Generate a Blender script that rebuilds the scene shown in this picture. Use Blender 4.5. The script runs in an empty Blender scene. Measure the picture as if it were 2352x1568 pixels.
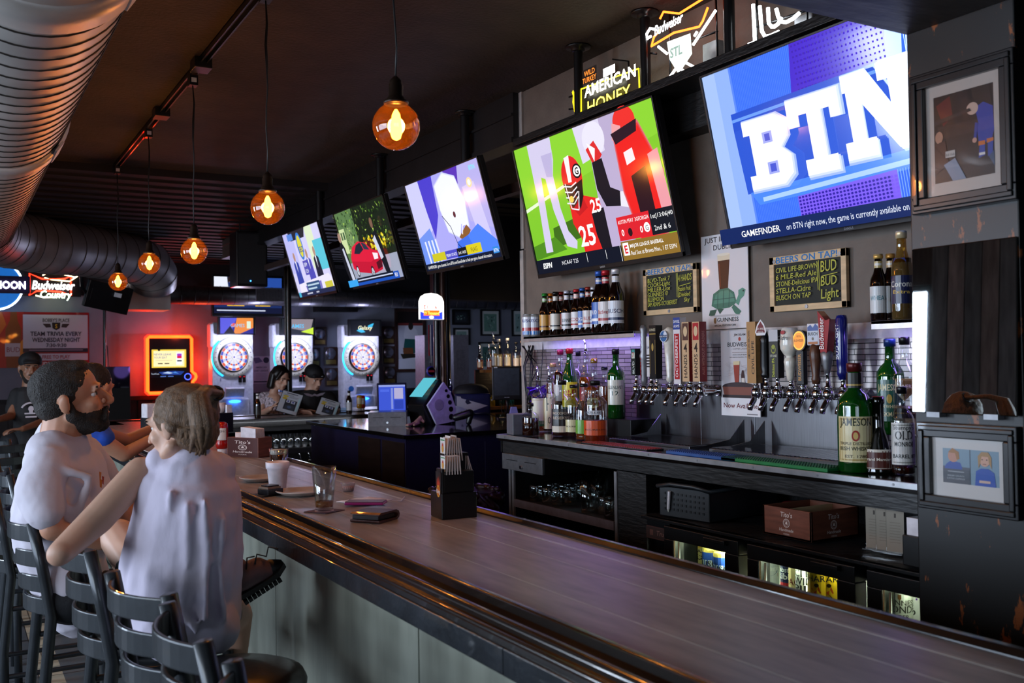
import bpy, math, random
from mathutils import Vector as V, Matrix
C=bpy.context.scene.collection
PI=math.pi
rnd=random.Random(7)
# ---------------------------------------------------------------- camera
CAMZ=1.59; FPX=2240.0
RW=((0.86604,-0.00246,0.49997),(-0.49977,0.02474,0.86580),(-0.01450,-0.99969,0.02019))
def ray(px,py):
    v=(px-1176,py-784,FPX)
    return V([sum(r[i]*v[i] for i in range(3)) for r in RW])
def _pt(r,k): return V((r.x*k,r.y*k,CAMZ+r.z*k))
def onx(px,py,x): r=ray(px,py); return _pt(r,x/r.x)
def ony(px,py,y): r=ray(px,py); return _pt(r,y/r.y)
def onz(px,py,z): r=ray(px,py); return _pt(r,(z-CAMZ)/r.z)
cd=bpy.data.cameras.new('camera'); cam=bpy.data.objects.new('camera',cd); C.objects.link(cam)
cam.matrix_world=Matrix([[RW[i][0],-RW[i][1],-RW[i][2],(0,0,CAMZ)[i]] for i in range(3)]+[[0,0,0,1]])
cd.sensor_width=36; cd.lens=36*FPX/2352; cd.clip_start=.02
cd.dof.use_dof=True; cd.dof.focus_distance=4.4; cd.dof.aperture_fstop=5.0
S=bpy.context.scene; S.camera=cam
S.view_settings.view_transform='Standard'; S.view_settings.look='None'
S.view_settings.exposure=0.12; S.view_settings.gamma=1; S.view_settings.use_curve_mapping=False
S.cycles.max_bounces=8; S.cycles.transparent_max_bounces=20; S.cycles.caustics_reflective=False
S.cycles.caustics_refractive=False; S.cycles.sample_clamp_indirect=3
# ---------------------------------------------------------------- sky outside and window light
w=bpy.data.worlds.new('sky'); S.world=w; w.use_nodes=True
w.node_tree.nodes['Background'].inputs[0].default_value=(.75,.87,1,1)
w.node_tree.nodes['Background'].inputs[1].default_value=1.2
def area(name,loc,d,sx,sy,p,col):
    l=bpy.data.lights.new(name,'AREA'); l.shape='RECTANGLE'; l.size=sx; l.size_y=sy; l.energy=p; l.color=col
    o=bpy.data.objects.new(name,l); C.objects.link(o); o.location=loc
    o.rotation_euler=V(d).to_track_quat('-Z','Y').to_euler(); return o
DAY=(.80,.90,1.0)
area('daylight_front_window',(-3.72,2.95,1.75),(1,.05,-.12),4.1,1.85,200,DAY)
area('daylight_street_window',(-1.2,-2.74,1.7),(.25,1,-.02),2.6,1.7,14,DAY)
area('daylight_side_window',(-3.72,6.75,1.75),(1,-.2,-.05),.95,1.85,190,DAY)
# ---------------------------------------------------------------- materials
def lin(h):
    h=h.lstrip('#'); o=[]
    if len(h)==3: h=''.join(k*2 for k in h)
    for i in (0,2,4):
        c=int(h[i:i+2],16)/255; o.append(c/12.92 if c<=.04045 else ((c+.055)/1.055)**2.4)
    return tuple(o)+(1,)
MATS={}
def _new(n):
    m=bpy.data.materials.new(n); m.use_nodes=True; MATS[n]=m
    nt=m.node_tree; return m,nt,nt.nodes,nt.links,nt.nodes['Principled BSDF']
def mat(n,col,rough=.5,metal=0,nz=.15,ns=25,bump=0,bs=None,em=None,es=0,coat=0,stretch=None,spec=.5,sss=0):
    if n in MATS: return MATS[n]
    m,nt,N,L,b=_new(n); c=lin(col)
    tc=N.new('ShaderNodeTexCoord'); no=N.new('ShaderNodeTexNoise'); no.inputs['Scale'].default_value=ns; no.inputs['Detail'].default_value=4
    src=tc.outputs['Object']
    if stretch:
        mp=N.new('ShaderNodeMapping'); mp.inputs['Scale'].default_value=stretch; L.new(src,mp.inputs[0]); src=mp.outputs[0]
    L.new(src,no.inputs['Vector'])
    mr=N.new('ShaderNodeMapRange'); mr.inputs[1].default_value=.3; mr.inputs[2].default_value=.7
    mr.inputs[3].default_value=1-nz; mr.inputs[4].default_value=1+nz; L.new(no.outputs[0],mr.inputs[0])
    mx=N.new('ShaderNodeVectorMath'); mx.operation='SCALE'; mx.inputs[0].default_value=c[:3]; L.new(mr.outputs[0],mx.inputs['Scale'])
    L.new(mx.outputs[0],b.inputs['Base Color'])
    b.inputs['Roughness'].default_value=rough; b.inputs['Metallic'].default_value=metal
    b.inputs['Coat Weight'].default_value=coat; b.inputs['Specular IOR Level'].default_value=spec
    if sss: b.inputs['Subsurface Weight'].default_value=sss; b.inputs['Subsurface Radius'].default_value=(.02,.008,.004)
    if em: b.inputs['Emission Color'].default_value=lin(em); b.inputs['Emission Strength'].default_value=es
    if bump:
        bp=N.new('ShaderNodeBump'); bp.inputs['Strength'].default_value=bump; bp.inputs['Distance'].default_value=.01
        n2=no
        if bs:
            n2=N.new('ShaderNodeTexNoise'); n2.inputs['Scale'].default_value=bs; n2.inputs['Detail'].default_value=5; L.new(src,n2.inputs['Vector'])
        L.new(n2.outputs[0],bp.inputs['Height']); L.new(bp.outputs[0],b.inputs['Normal'])
    return m
def glass(n,tint,refl=.10,dif=0,rough=.03,dcol=None):
    if n in MATS: return MATS[n]
    m,nt,N,L,b=_new(n); N.remove(b); out=N['Material Output']
    t=N.new('ShaderNodeBsdfTransparent'); t.inputs[0].default_value=lin(tint)
    g=N.new('ShaderNodeBsdfGlossy'); g.inputs['Roughness'].default_value=rough
    lw=N.new('ShaderNodeLayerWeight'); lw.inputs[0].default_value=.35
    no=N.new('ShaderNodeTexNoise'); no.inputs['Scale'].default_value=6
    ad=N.new('ShaderNodeMath'); ad.operation='MULTIPLY_ADD'; ad.inputs[1].default_value=.85; ad.inputs[2].default_value=refl
    geo=N.new('ShaderNodeNewGeometry'); bf=N.new('ShaderNodeMath'); bf.operation='SUBTRACT'; bf.inputs[0].default_value=1; L.new(geo.outputs['Backfacing'],bf.inputs[1]); fm=N.new('ShaderNodeMath'); fm.operation='MULTIPLY'; L.new(lw.outputs['Fresnel'],fm.inputs[0]); L.new(bf.outputs[0],fm.inputs[1]); L.new(fm.outputs[0],ad.inputs[0]); 
    mx=N.new('ShaderNodeMixShader'); L.new(ad.outputs[0],mx.inputs[0])
    src=t.outputs[0]
    if dif:
        d=N.new('ShaderNodeBsdfDiffuse'); d.inputs[0].default_value=lin(dcol or tint); m2=N.new('ShaderNodeMixShader')
        mr=N.new('ShaderNodeMapRange'); mr.inputs[3].default_value=dif*.8; mr.inputs[4].default_value=dif*1.2; L.new(no.outputs[0],mr.inputs[0]); L.new(mr.outputs[0],m2.inputs[0])
        L.new(t.outputs[0],m2.inputs[1]); L.new(d.outputs[0],m2.inputs[2]); src=m2.outputs[0]
    L.new(src,mx.inputs[1]); L.new(g.outputs[0],mx.inputs[2]); L.new(mx.outputs[0],out.inputs[0]); return m
def inkmat(n,rough=.5,es=0,metal=0,coat=0):
    m,nt,N,L,b=_new(n); a=N.new('ShaderNodeVertexColor'); a.layer_name='Col'
    b.inputs['Roughness'].default_value=rough; b.inputs['Metallic'].default_value=metal; b.inputs['Coat Weight'].default_value=coat
    if es:
        b.inputs['Base Color'].default_value=(.01,.01,.012,1); L.new(a.outputs[0],b.inputs['Emission Color']); b.inputs['Emission Strength'].default_value=es
    else: L.new(a.outputs[0],b.inputs['Base Color'])
    return m
INK=inkmat('printed_paper',.6); GINK=inkmat('glossy_print',.3,coat=.2); SCR=inkmat('screen_picture',.12,es=1.05); BACKLIT=inkmat('backlit_panel',.4,es=1.6); NEON=inkmat('neon_tube',.4,es=7)
MAT_W=inkmat('metal_print',.3,metal=.8)
# ---------------------------------------------------------------- mesh builder
def frame(d):
    d=V(d).normalized(); a=V((0,0,1)) if abs(d.z)<.95 else V((1,0,0)); u=a.cross(d).normalized(); return u,d.cross(u)
class MB:
    def __init__(s): s.v=[];s.f=[];s.mi=[];s.c=[];s.s=[];s.m=[];s.col=False
    def add(s,vs,fs,m,col=None,sm=False):
        if m not in s.m: s.m.append(m)
        k=s.m.index(m); o=len(s.v); s.v+=[tuple(p) for p in vs]
        if col is not None: s.col=True
        c=lin(col) if isinstance(col,str) else (col or (1,1,1,1))
        for f in fs: s.f.append([i+o for i in f]); s.mi.append(k); s.c.append(c); s.s.append(sm)
        return s
    def box(s,x0,y0,z0,x1,y1,z1,m,col=None):
        return s.add([(x,y,z) for z in (z0,z1) for y in (y0,y1) for x in (x0,x1)],[(0,2,3,1),(4,5,7,6),(0,1,5,4),(2,6,7,3),(0,4,6,2),(1,3,7,5)],m,col)
    def obox(s,c,size,m,u=(1,0,0),v=(0,1,0),w=None,col=None):
        c=V(c);u=V(u).normalized();v=V(v).normalized();w=V(w).normalized() if w else u.cross(v)
        h=[k/2 for k in size]
        return s.add([c+u*a*h[0]+v*b*h[1]+w*d*h[2] for d in (-1,1) for b in (-1,1) for a in (-1,1)],[(0,2,3,1),(4,5,7,6),(0,1,5,4),(2,6,7,3),(0,4,6,2),(1,3,7,5)],m,col)
    def cyl(s,a,b,r0,m,r1=None,seg=16,col=None,caps=True):
        a=V(a);b=V(b);r1=r0 if r1 is None else r1; u,v=frame(b-a); vs=[]
        for p,r in ((a,r0),(b,r1)):
            vs+=[p+(u*math.cos(2*PI*i/seg)+v*math.sin(2*PI*i/seg))*r for i in range(seg)]
        s.add(vs,[(i,(i+1)%seg,seg+(i+1)%seg,seg+i) for i in range(seg)],m,col,True)
        if caps: s.add(vs,[tuple(range(seg))[::-1],tuple(range(seg,2*seg))],m,col)
        return s
    def lathe(s,prof,m,c=(0,0,0),seg=20,col=None,sy=1.0,sm=True,ax=None):
        c=V(c); vs=[]; fs=[]; n=len(prof)
        if ax: w=V(ax).normalized(); u,v=frame(w)
        else: u,v,w=V((1,0,0)),V((0,1,0)),V((0,0,1))
        for r,z in prof: vs+=[c+u*(r*math.cos(2*PI*i/seg))+v*(r*math.sin(2*PI*i/seg)*sy)+w*z for i in range(seg)]
        for k in range(n-1): fs+=[(k*seg+i,k*seg+(i+1)%seg,(k+1)*seg+(i+1)%seg,(k+1)*seg+i) for i in range(seg)]
        if prof[0][0]>1e-5: fs.append(tuple(range(seg))[::-1])
        if prof[-1][0]>1e-5: fs.append(tuple(range((n-1)*seg,n*seg)))
        return s.add(vs,fs,m,col,sm)
    def tube(s,pts,r,m,seg=8,closed=False,col=None):
        pts=[V(p) for p in pts]; n=len(pts); vs=[]; pu=None; rs=r if isinstance(r,(list,tuple)) else [r]*n
        for i,p in enumerate(pts):
            a=pts[i-1] if (i>0 or closed) else p; b=pts[(i+1)%n] if (i<n-1 or closed) else p
            d=(b-a).normalized() if (b-a).length>1e-9 else V((0,0,1))
            if pu is None: u,_=frame(d)
            else:
                u=pu-d*pu.dot(d); u=u.normalized() if u.length>1e-6 else frame(d)[0]
            pu=u; v=d.cross(u)
            vs+=[p+(u*math.cos(2*PI*k/seg)+v*math.sin(2*PI*k/seg))*rs[i] for k in range(seg)]
        fs=[]
        for i in range(n if closed else n-1):
            j=(i+1)%n; fs+=[(i*seg+k,i*seg+(k+1)%seg,j*seg+(k+1)%seg,j*seg+k) for k in range(seg)]
        if not closed: fs+=[tuple(range(seg))[::-1],tuple(range((n-1)*seg,n*seg))]
        return s.add(vs,fs,m,col,True)
    def ball(s,c,r,m,seg=16,rings=10,col=None,rot=None):
        c=V(c); r=(r,r,r) if not isinstance(r,(tuple,list)) else r; vs=[]
        for j in range(rings+1):
            t=PI*j/rings
            for i in range(seg):
                p=V((r[0]*math.sin(t)*math.cos(2*PI*i/seg),r[1]*math.sin(t)*math.sin(2*PI*i/seg),r[2]*math.cos(t)))
                vs.append(c+(rot@p if rot else p))
        fs=[(j*seg+i,(j+1)*seg+i,(j+1)*seg+(i+1)%seg,j*seg+(i+1)%seg) for j in range(rings) for i in range(seg)]
        return s.add(vs,fs,m,col,True)
    def limb(s,a,b,ra,rb,m,seg=14):
        a=V(a);b=V(b);d=(b-a); L=d.length; d=d.normalized() if L>1e-6 else V((0,0,1)); u,v=frame(d); vs=[];n=0
        rg=[(a-d*ra*math.cos(t),ra*math.sin(t)) for t in (.05,.5,1.0,PI/2)]+[(b+d*rb*math.cos(t),rb*math.sin(t)) for t in (PI/2,1.0,.5,.05)]
        for p,r in rg: vs+=[p+(u*math.cos(2*PI*i/seg)+v*math.sin(2*PI*i/seg))*r for i in range(seg)]; n+=1
        fs=[(k*seg+i,k*seg+(i+1)%seg,(k+1)*seg+(i+1)%seg,(k+1)*seg+i) for k in range(n-1) for i in range(seg)]
        return s.add(vs,fs+[tuple(range(seg))[::-1],tuple(range((n-1)*seg,n*seg))],m,None,True)
    def prism(s,pts,o,u,v,depth,m,col=None,sm=False):
        o=V(o);u=V(u);v=V(v);n=u.cross(v).normalized()*depth; k=len(pts)
        a=[o+u*x+v*y for x,y in pts]; vs=a+[p+n for p in a]
        s.add(vs,[tuple(range(k))[::-1],tuple(range(k,2*k))],m,col)
        return s.add(vs,[(i,(i+1)%k,k+(i+1)%k,k+i) for i in range(k)],m,col,sm)
    def build(s,name,parent=None,bev=0,loc=None,rz=0,mods=None):
        me=bpy.data.meshes.new(name); me.from_pydata(s.v,[],s.f)
        for m in s.m: me.materials.append(m)
        me.polygons.foreach_set('material_index',s.mi); me.polygons.foreach_set('use_smooth',s.s)
        if s.col:
            a=me.color_attributes.new('Col','FLOAT_COLOR','CORNER'); buf=[]
            for p,c in zip(s.f,s.c): buf+=list(c)*len(p)
            a.data.foreach_set('color',buf)
        me.update(); o=bpy.data.objects.new(name,me); C.objects.link(o)
        if parent: o.parent=parent
        if loc is not None: o.location=loc
        if rz: o.rotation_euler=(0,0,rz)
        if bev:
            b=o.modifiers.new('bevel','BEVEL'); b.width=bev; b.segments=2; b.limit_method='ANGLE'; b.harden_normals=False
        return o
def tag(o,label,cat,group=None,kind=None):
    if label: o['label']=label
    if cat: o['category']=cat
    if group: o['group']=group
    if kind: o['kind']=kind
    return o
def T(name,label,cat,loc=(0,0,0),rz=0,group=None,mw=None):
    o=bpy.data.objects.new(name,None); C.objects.link(o); o.empty_display_size=.05
    if mw is not None: o.matrix_world=mw
    else: o.location=loc; o.rotation_euler=(0,0,rz)
    return tag(o,label,cat,group)
def clone(r,loc=None,rz=None,label=None,mw=None):
    n=r.copy(); C.objects.link(n)
    if mw is not None: n.matrix_world=mw
    if loc is not None: n.location=loc
    if rz is not None: n.rotation_euler=(0,0,rz)
    if label: n['label']=label
    for ch in list(r.children):
        c=ch.copy(); C.objects.link(c); c.parent=n
        for g in list(ch.children):
            d=g.copy(); C.objects.link(d); d.parent=c
    return n
def struct(mb,name,bev=0):
    o=mb.build(name,bev=bev); o['kind']='structure'; return o
# ---------------------------------------------------------------- flat drawings (prints and screens)
_tc={}
def textgeo(s,bold=0,shear=0):
    k=(s,bold,shear)
    if k not in _tc:
        cu=bpy.data.curves.new('t','FONT'); cu.body=s; cu.size=1; cu.resolution_u=2; cu.offset=bold; cu.shear=shear
        ob=bpy.data.objects.new('t',cu); me=bpy.data.meshes.new_from_object(ob)
        _tc[k]=([(v.co.x,v.co.y) for v in me.vertices],[tuple(p.vertices) for p in me.polygons])
        bpy.data.objects.remove(ob); bpy.data.curves.remove(cu); bpy.data.meshes.remove(me)
    return _tc[k]
class CV:   # drawing in units w x h, y down
    def __init__(s,w,h,bg=None): s.w=w;s.h=h;s.ops=[];s.z=0; (s.rect(0,0,w,h,bg) if bg else None)
    def _a(s,vs,fs,col): s.ops.append((vs,fs,col,s.z)); s.z+=1; return s
    def poly(s,pts,col): return s._a(list(pts),[tuple(range(len(pts)))],col)
    def rect(s,x,y,w,h,col,n=1):
        vs=[];fs=[]
        for i in range(n+1): vs+=[(x+w*i/n,y),(x+w*i/n,y+h)]
        return s._a(vs,[(2*i,2*i+1,2*i+3,2*i+2) for i in range(n)],col)
    def ell(s,cx,cy,rx,ry,col,a0=0,n=24,rot=0):
        c,k=math.cos(rot),math.sin(rot); pts=[]
        for i in range(n):
            x=rx*math.cos(2*PI*i/n);y=ry*math.sin(2*PI*i/n); pts.append((cx+x*c-y*k,cy+x*k+y*c))
        return s.poly(pts,col)
    def ring(s,cx,cy,r0,r1,col,n=32,a0=0,a1=2*PI):
        vs=[];fs=[]
        for i in range(n+1):
            a=a0+(a1-a0)*i/n
            for r in (r0,r1): vs.append((cx+r*math.cos(a),cy+r*math.sin(a)))
        return s._a(vs,[(2*i,2*i+1,2*i+3,2*i+2) for i in range(n)],col)
    def line(s,pts,wd,col):
        vs=[];fs=[]
        for i in range(len(pts)-1):
            (x0,y0),(x1,y1)=pts[i],pts[i+1]; d=math.hypot(x1-x0,y1-y0) or 1; nx,ny=-(y1-y0)/d*wd/2,(x1-x0)/d*wd/2; o=len(vs)
            vs+=[(x0+nx,y0+ny),(x0-nx,y0-ny),(x1-nx,y1-ny),(x1+nx,y1+ny)]; fs.append((o,o+1,o+2,o+3))
        return s._a(vs,fs,col)
    def text(s,x,y,t,size,col,al='c',bold=0,shear=0,sx=1,rot=0,fit=None):
        vs,fs=textgeo(t,bold,shear)
        if not vs: return s
        x0=min(v[0] for v in vs);x1=max(v[0] for v in vs); wd=(x1-x0)
        if fit: sx=fit/(wd*size)
        off={'c':-(x0+x1)/2,'l':-x0,'r':-x1}[al]; c,k=math.cos(rot),math.sin(rot); o=[]
        for a,b in vs:
            X=(a+off)*size*sx; Y=-b*size; o.append((x+X*c-Y*k,y+X*k+Y*c))
        return s._a(o,[f[::-1] for f in fs],col)
    def emit(s,mb,o,u,v,W,H,m,dz=.00025,n=None):   # o = top left, u right, v up
        o=V(o);u=V(u).normalized();v=V(v).normalized();n=n or u.cross(v); kx=W/s.w;ky=H/s.h
        for vs,fs,col,z in s.ops: mb.add([o+u*(x*kx)-v*(y*ky)+n*(dz*(z+1)) for x,y in vs],[f[::-1] for f in fs],m,col)
        return mb
    def wrap(s,mb,c,r,z1,ang,W,H,m,dz=.00012,sy=1.0,r2=None):   # around a vertical cylinder, centred on ang, top at z1
        c=V(c); kx=W/s.w;ky=H/s.h
        for vs,fs,col,z in s.ops:
            o=[]
            for x,y in vs:
                rr=(r+((r2-r)*y/s.h if r2 is not None else 0))+dz*(z+1)+.0004; a=ang+(x-s.w/2)*kx/r; o.append(c+V((rr*math.cos(a),rr*math.sin(a)*sy,z1-y*ky)))
            mb.add(o,[f[::-1] for f in fs],m,col)
        return mb
BLK=mat('black_plastic','#0c0c0e',.35); BLKM=mat('black_painted_metal','#101113',.32,.0,bump=.05,bs=80,coat=.3)
STEEL=mat('brushed_steel','#7e7e82',.28,1,nz=.12,ns=8,stretch=(40,40,1)); CHROME=mat('chrome','#d8d8dc',.08,1,nz=.02)
WHITE=mat('white_plastic','#e4e2e6',.4); GREY=mat('grey_metal','#8b8c90',.4,.6); DARKW=mat('black_stained_wood','#0e0d0d',.45,0,nz=.6,ns=6,stretch=(1,3,12),bump=.3)
# ================================================================ SETTING
BZ=1.075; CZ=3.20; WX=2.98; KX=2.41; KZ=1.219; FY=15.2
FLOORM,nt,N,L,b=_new('slate_and_brick_floor')
tc=N.new('ShaderNodeTexCoord'); bt=N.new('ShaderNodeTexBrick'); L.new(tc.outputs['Object'],bt.inputs['Vector'])
bt.inputs['Color1'].default_value=lin('#4a4d52'); bt.inputs['Color2'].default_value=lin('#585c60'); bt.inputs['Mortar'].default_value=lin('#2a2a2c')
bt.inputs['Scale'].default_value=1; bt.inputs['Brick Width'].default_value=.4; bt.inputs['Row Height'].default_value=.4; bt.inputs['Mortar Size'].default_value=.006; bt.offset=0
b2=N.new('ShaderNodeTexBrick'); L.new(tc.outputs['Object'],b2.inputs['Vector']); b2.offset=0
b2.inputs['Color1'].default_value=lin('#b8aa92'); b2.inputs['Color2'].default_value=lin('#a09480'); b2.inputs['Mortar'].default_value=lin('#5a5248')
b2.inputs['Scale'].default_value=1; b2.inputs['Brick Width'].default_value=.11; b2.inputs['Row Height'].default_value=.16; b2.inputs['Mortar Size'].default_value=.004
sx=N.new('ShaderNodeSeparateXYZ'); L.new(tc.outputs['Object'],sx.inputs[0])
a1=N.new('ShaderNodeMath'); a1.operation='ADD'; a1.inputs[1].default_value=10.0; L.new(sx.outputs[0],a1.inputs[0])
md=N.new('ShaderNodeMath'); md.operation='MODULO'; md.inputs[1].default_value=1.3; L.new(a1.outputs[0],md.inputs[0])
lt=N.new('ShaderNodeMath'); lt.operation='LESS_THAN'; lt.inputs[1].default_value=.11; L.new(md.outputs[0],lt.inputs[0])
mx=N.new('ShaderNodeMix'); mx.data_type='RGBA'; L.new(lt.outputs[0],mx.inputs[0]); L.new(bt.outputs[0],mx.inputs[6]); L.new(b2.outputs[0],mx.inputs[7])
L.new(mx.outputs[2],b.inputs['Base Color']); b.inputs['Roughness'].default_value=.45
X0,X1,Y0,Y1=-3.6,9.0,-2.6,FY
struct(MB().box(X0,Y0,-.1,X1,Y1,0,FLOORM),'floor')
CEIL=mat('dark_textured_ceiling','#30261e',.75,0,nz=.3,ns=5,bump=.5,bs=45)
struct(MB().box(X0,Y0,CZ,X1,8.3,CZ+.1,CEIL),'ceiling')
c2=mat('dark_board_ceiling','#141112',.7,0,nz=.4,ns=3,stretch=(1,14,1)); mb=MB().box(X0,8.3,CZ-.06,X1,Y1,CZ+.1,c2)
for i in range(22): mb.box(X0,8.5+i*.3,CZ-.075,X1,8.53+i*.3,CZ-.06,c2)
struct(mb,'ceiling_far')
WALLR=mat('brown_grey_paint','#6e6258',.62,0,nz=.12,ns=9,bump=.12,bs=60)
mb=MB().box(WX,1.4,0,WX+.12,5.0,CZ,WALLR); struct(mb,'wall_right')
TRIMG=mat('pale_edge_trim','#a9a29c',.5)
struct(MB().box(WX-.012,4.985,2.26,WX+.13,5.02,CZ,TRIMG),'trim_1'); struct(MB().box(WX-.016,4.985,KZ,WX+.13,5.025,2.25,TRIMG),'trim_2')
WALLF=mat('blue_grey_paint','#868a9a',.7,0,nz=.1,ns=3,bump=.05,bs=40)
struct(MB().box(X0,FY,0,X1,FY+.12,CZ,WALLF),'wall_far')
PLANK=mat('grey_brown_planks','#3c3a38',.6,0,nz=.5,ns=2.2,stretch=(1,8,1.2),bump=.3)
DK=mat('black_wall_paint','#0f0f11',.6,bump=.1)
struct(MB().box(X0,FY-.03,2.62,X1,FY,CZ,DK),'trim_3')
# corrugated dark wainscot along the far wall
WN=mat('dark_blue_wainscot','#12131a',.45,0,nz=.2); mb=MB().box(X0,FY-.05,0,X1,FY,1.12,WN).box(X0,FY-.08,1.10,X1,FY,1.16,DK)
for i in range(60): mb.box(X0+i*.2,FY-.065,0,X0+i*.2+.1,FY-.05,1.10,WN)
struct(mb,'baseboard_far')
# left wall with two window openings, back wall behind the camera, right hand end wall
def wallL(y0,y1,z0,z1,n,m=PLANK): struct(MB().box(X0-.12,y0,z0,X0,y1,z1,m),n)
wallL(Y0,.8,0,CZ,'wall_left'); wallL(.8,5.1,0,.8,'wall_left_sill'); wallL(.8,5.1,2.7,CZ,'wall_left_lintel'); wallL(5.1,6.2,0,CZ,'wall_left_middle')
wallL(6.2,7.3,0,.8,'wall_left_low'); wallL(6.2,7.3,2.7,CZ,'wall_left_high'); wallL(7.3,Y1,0,CZ,'wall_left_end',DK)
mb=MB()
for i in range(6):
    y=5.12+i*.178; mb.box(X0,y,0,X0+.012+.004*(i%3),y+.166,CZ,mat('plank_%d'%(i%4),('#8a8482','#646a6e','#787270','#5a6266')[i%4],.6,0,nz=.4,ns=3,stretch=(1,6,1),bump=.3))
struct(mb,'wall_left_planks')
WG=glass('window_pane','#f4f8ff',.06)
for n,(a,b_) in (('window_1',(.8,5.1)),('window_2',(6.2,7.3))):
    t=bpy.data.objects.new(n,None); C.objects.link(t); t['kind']='structure'; mb=MB()
    for y in (a,a+(b_-a)/2-.03,b_-.06): mb.box(X0-.1,y,.8,X0-.02,y+.06,2.7,BLKM)
    for z in (.8,2.64): mb.box(X0-.1,a,z,X0-.02,b_,z+.06,BLKM)
    f=mb.build('window_frame',t); f['kind']='structure'; p=MB().box(X0-.065,a,.8,X0-.06,b_,2.7,WG).build('pane',t); p['kind']='structure'
mb=MB().box(X0-.12,Y0-.12,0,-2.6,Y0,CZ,DK).box(.2,Y0-.12,0,X1,Y0,CZ,DK).box(-2.6,Y0-.12,0,.2,Y0,.8,DK).box(-2.6,Y0-.12,2.6,.2,Y0,CZ,DK); struct(mb,'wall_back')
t=bpy.data.objects.new('window_3',None); C.objects.link(t); t['kind']='structure'; mb=MB().box(-2.6,Y0-.1,.8,.2,Y0-.03,.86,BLKM).box(-2.6,Y0-.1,2.54,.2,Y0-.03,2.6,BLKM)
for x in (-2.6,-1.23,.14): mb.box(x,Y0-.1,.8,x+.06,Y0-.03,2.6,BLKM)
mb.build('window_frame',t)['kind']='structure'; MB().box(-2.6,Y0-.07,.8,.2,Y0-.065,2.6,WG).build('pane',t)['kind']='structure'; struct(MB().box(X1,Y0,0,X1+.12,Y1,CZ,WALLF),'wall_right_end')
# header beam that carries on from the back wall, with conduit
HB=mat('black_header_paint','#151213',.5,0,nz=.3,ns=8,bump=.1,bs=50)
struct(MB().box(2.93,5.02,2.90,3.06,12.2,CZ,HB).box(2.915,5.02,2.90,2.93,12.2,2.93,HB).box(2.915,5.02,3.06,2.93,12.2,3.075,HB),'trim_4')
struct(MB().box(2.99,5.02,2.62,3.05,12.2,2.68,mat('brown_batten','#3a2a26',.6)),'trim_5')
# dark soffit behind the header, over the passage to the kitchen
struct(MB().box(4.36,9.0,2.235,X1,9.25,CZ,HB),'wall_kitchen_soffit')
# pillar with its cross beam at the near end of the back bar
PILX=2.35; PY0,PY1=1.49,1.812
PIL,nt,N,L,b=_new('worn_black_pillar')
tc=N.new('ShaderNodeTexCoord'); n1=N.new('ShaderNodeTexNoise'); n1.inputs['Scale'].default_value=9; n1.inputs['Detail'].default_value=6; n1.inputs['Roughness'].default_value=.7
mp=N.new('ShaderNodeMapping'); mp.inputs['Scale'].default_value=(1,1.6,.55); L.new(tc.outputs['Object'],mp.inputs[0]); L.new(mp.outputs[0],n1.inputs[0])
cr=N.new('ShaderNodeValToRGB'); cr.color_ramp.elements[0].position=.60; cr.color_ramp.elements[0].color=lin('#0d0c0d'); cr.color_ramp.elements[1].position=.625; cr.color_ramp.elements[1].color=lin('#8a4a1c')
L.new(n1.outputs[0],cr.inputs[0]); L.new(cr.outputs[0],b.inputs['Base Color']); b.inputs['Roughness'].default_value=.4
struct(MB().box(PILX,PY0,0,WX+.1,PY1,CZ,PIL),'wall_pillar',.004)
struct(MB().box(.9,PY0,2.496,PILX,PY1,CZ,DARKW),'trim_6',.004)
# subway tile band
TILE,nt,N,L,b=_new('steel_mosaic_tile'); tc=N.new('ShaderNodeTexCoord'); mp=N.new('ShaderNodeMapping'); L.new(tc.outputs['Object'],mp.inputs[0]); mp.inputs['Rotation'].default_value=(0,0,0)
cx=N.new('ShaderNodeSeparateXYZ'); L.new(tc.outputs['Object'],cx.inputs[0]); cm=N.new('ShaderNodeCombineXYZ'); L.new(cx.outputs[1],cm.inputs[0]); L.new(cx.outputs[2],cm.inputs[1])
bt=N.new('ShaderNodeTexBrick'); L.new(cm.outputs[0],bt.inputs[0]); bt.inputs['Scale'].default_value=1; bt.inputs['Brick Width'].default_value=.1; bt.inputs['Row Height'].default_value=.021; bt.inputs['Mortar Size'].default_value=.0016
bt.inputs['Color1'].default_value=lin('#b8b0ac'); bt.inputs['Color2'].default_value=lin('#968c8a'); bt.inputs['Mortar'].default_value=lin('#1a1818')
L.new(bt.outputs['Color'],b.inputs['Base Color']); b.inputs['Roughness'].default_value=.3
iv=N.new('ShaderNodeMath'); iv.operation='MULTIPLY_ADD'; iv.inputs[1].default_value=-.5; iv.inputs[2].default_value=.5; L.new(bt.outputs['Fac'],iv.inputs[0]); L.new(iv.outputs[0],b.inputs['Metallic'])
bp=N.new('ShaderNodeBump'); bp.invert=True; bp.inputs['Strength'].default_value=.5; bp.inputs['Distance'].default_value=.004; L.new(bt.outputs['Fac'],bp.inputs['Height']); L.new(bp.outputs[0],b.inputs['Normal'])
o=MB().box(WX-.012,PY1,KZ-.05,WX,4.98,1.66,TILE); struct(o,'wall_tile')
struct(MB().box(WX-.02,PY1,1.655,WX,4.98,1.715,mat('white_batten','#c8c4c4',.4)),'trim_7')
struct(MB().box(WX-.04,PY1,.95,WX-.005,3.3,KZ-.09,mat('speckled_black_back_panel','#26262a',.8,0,nz=.9,ns=160)),'wall_back_panel')
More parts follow.
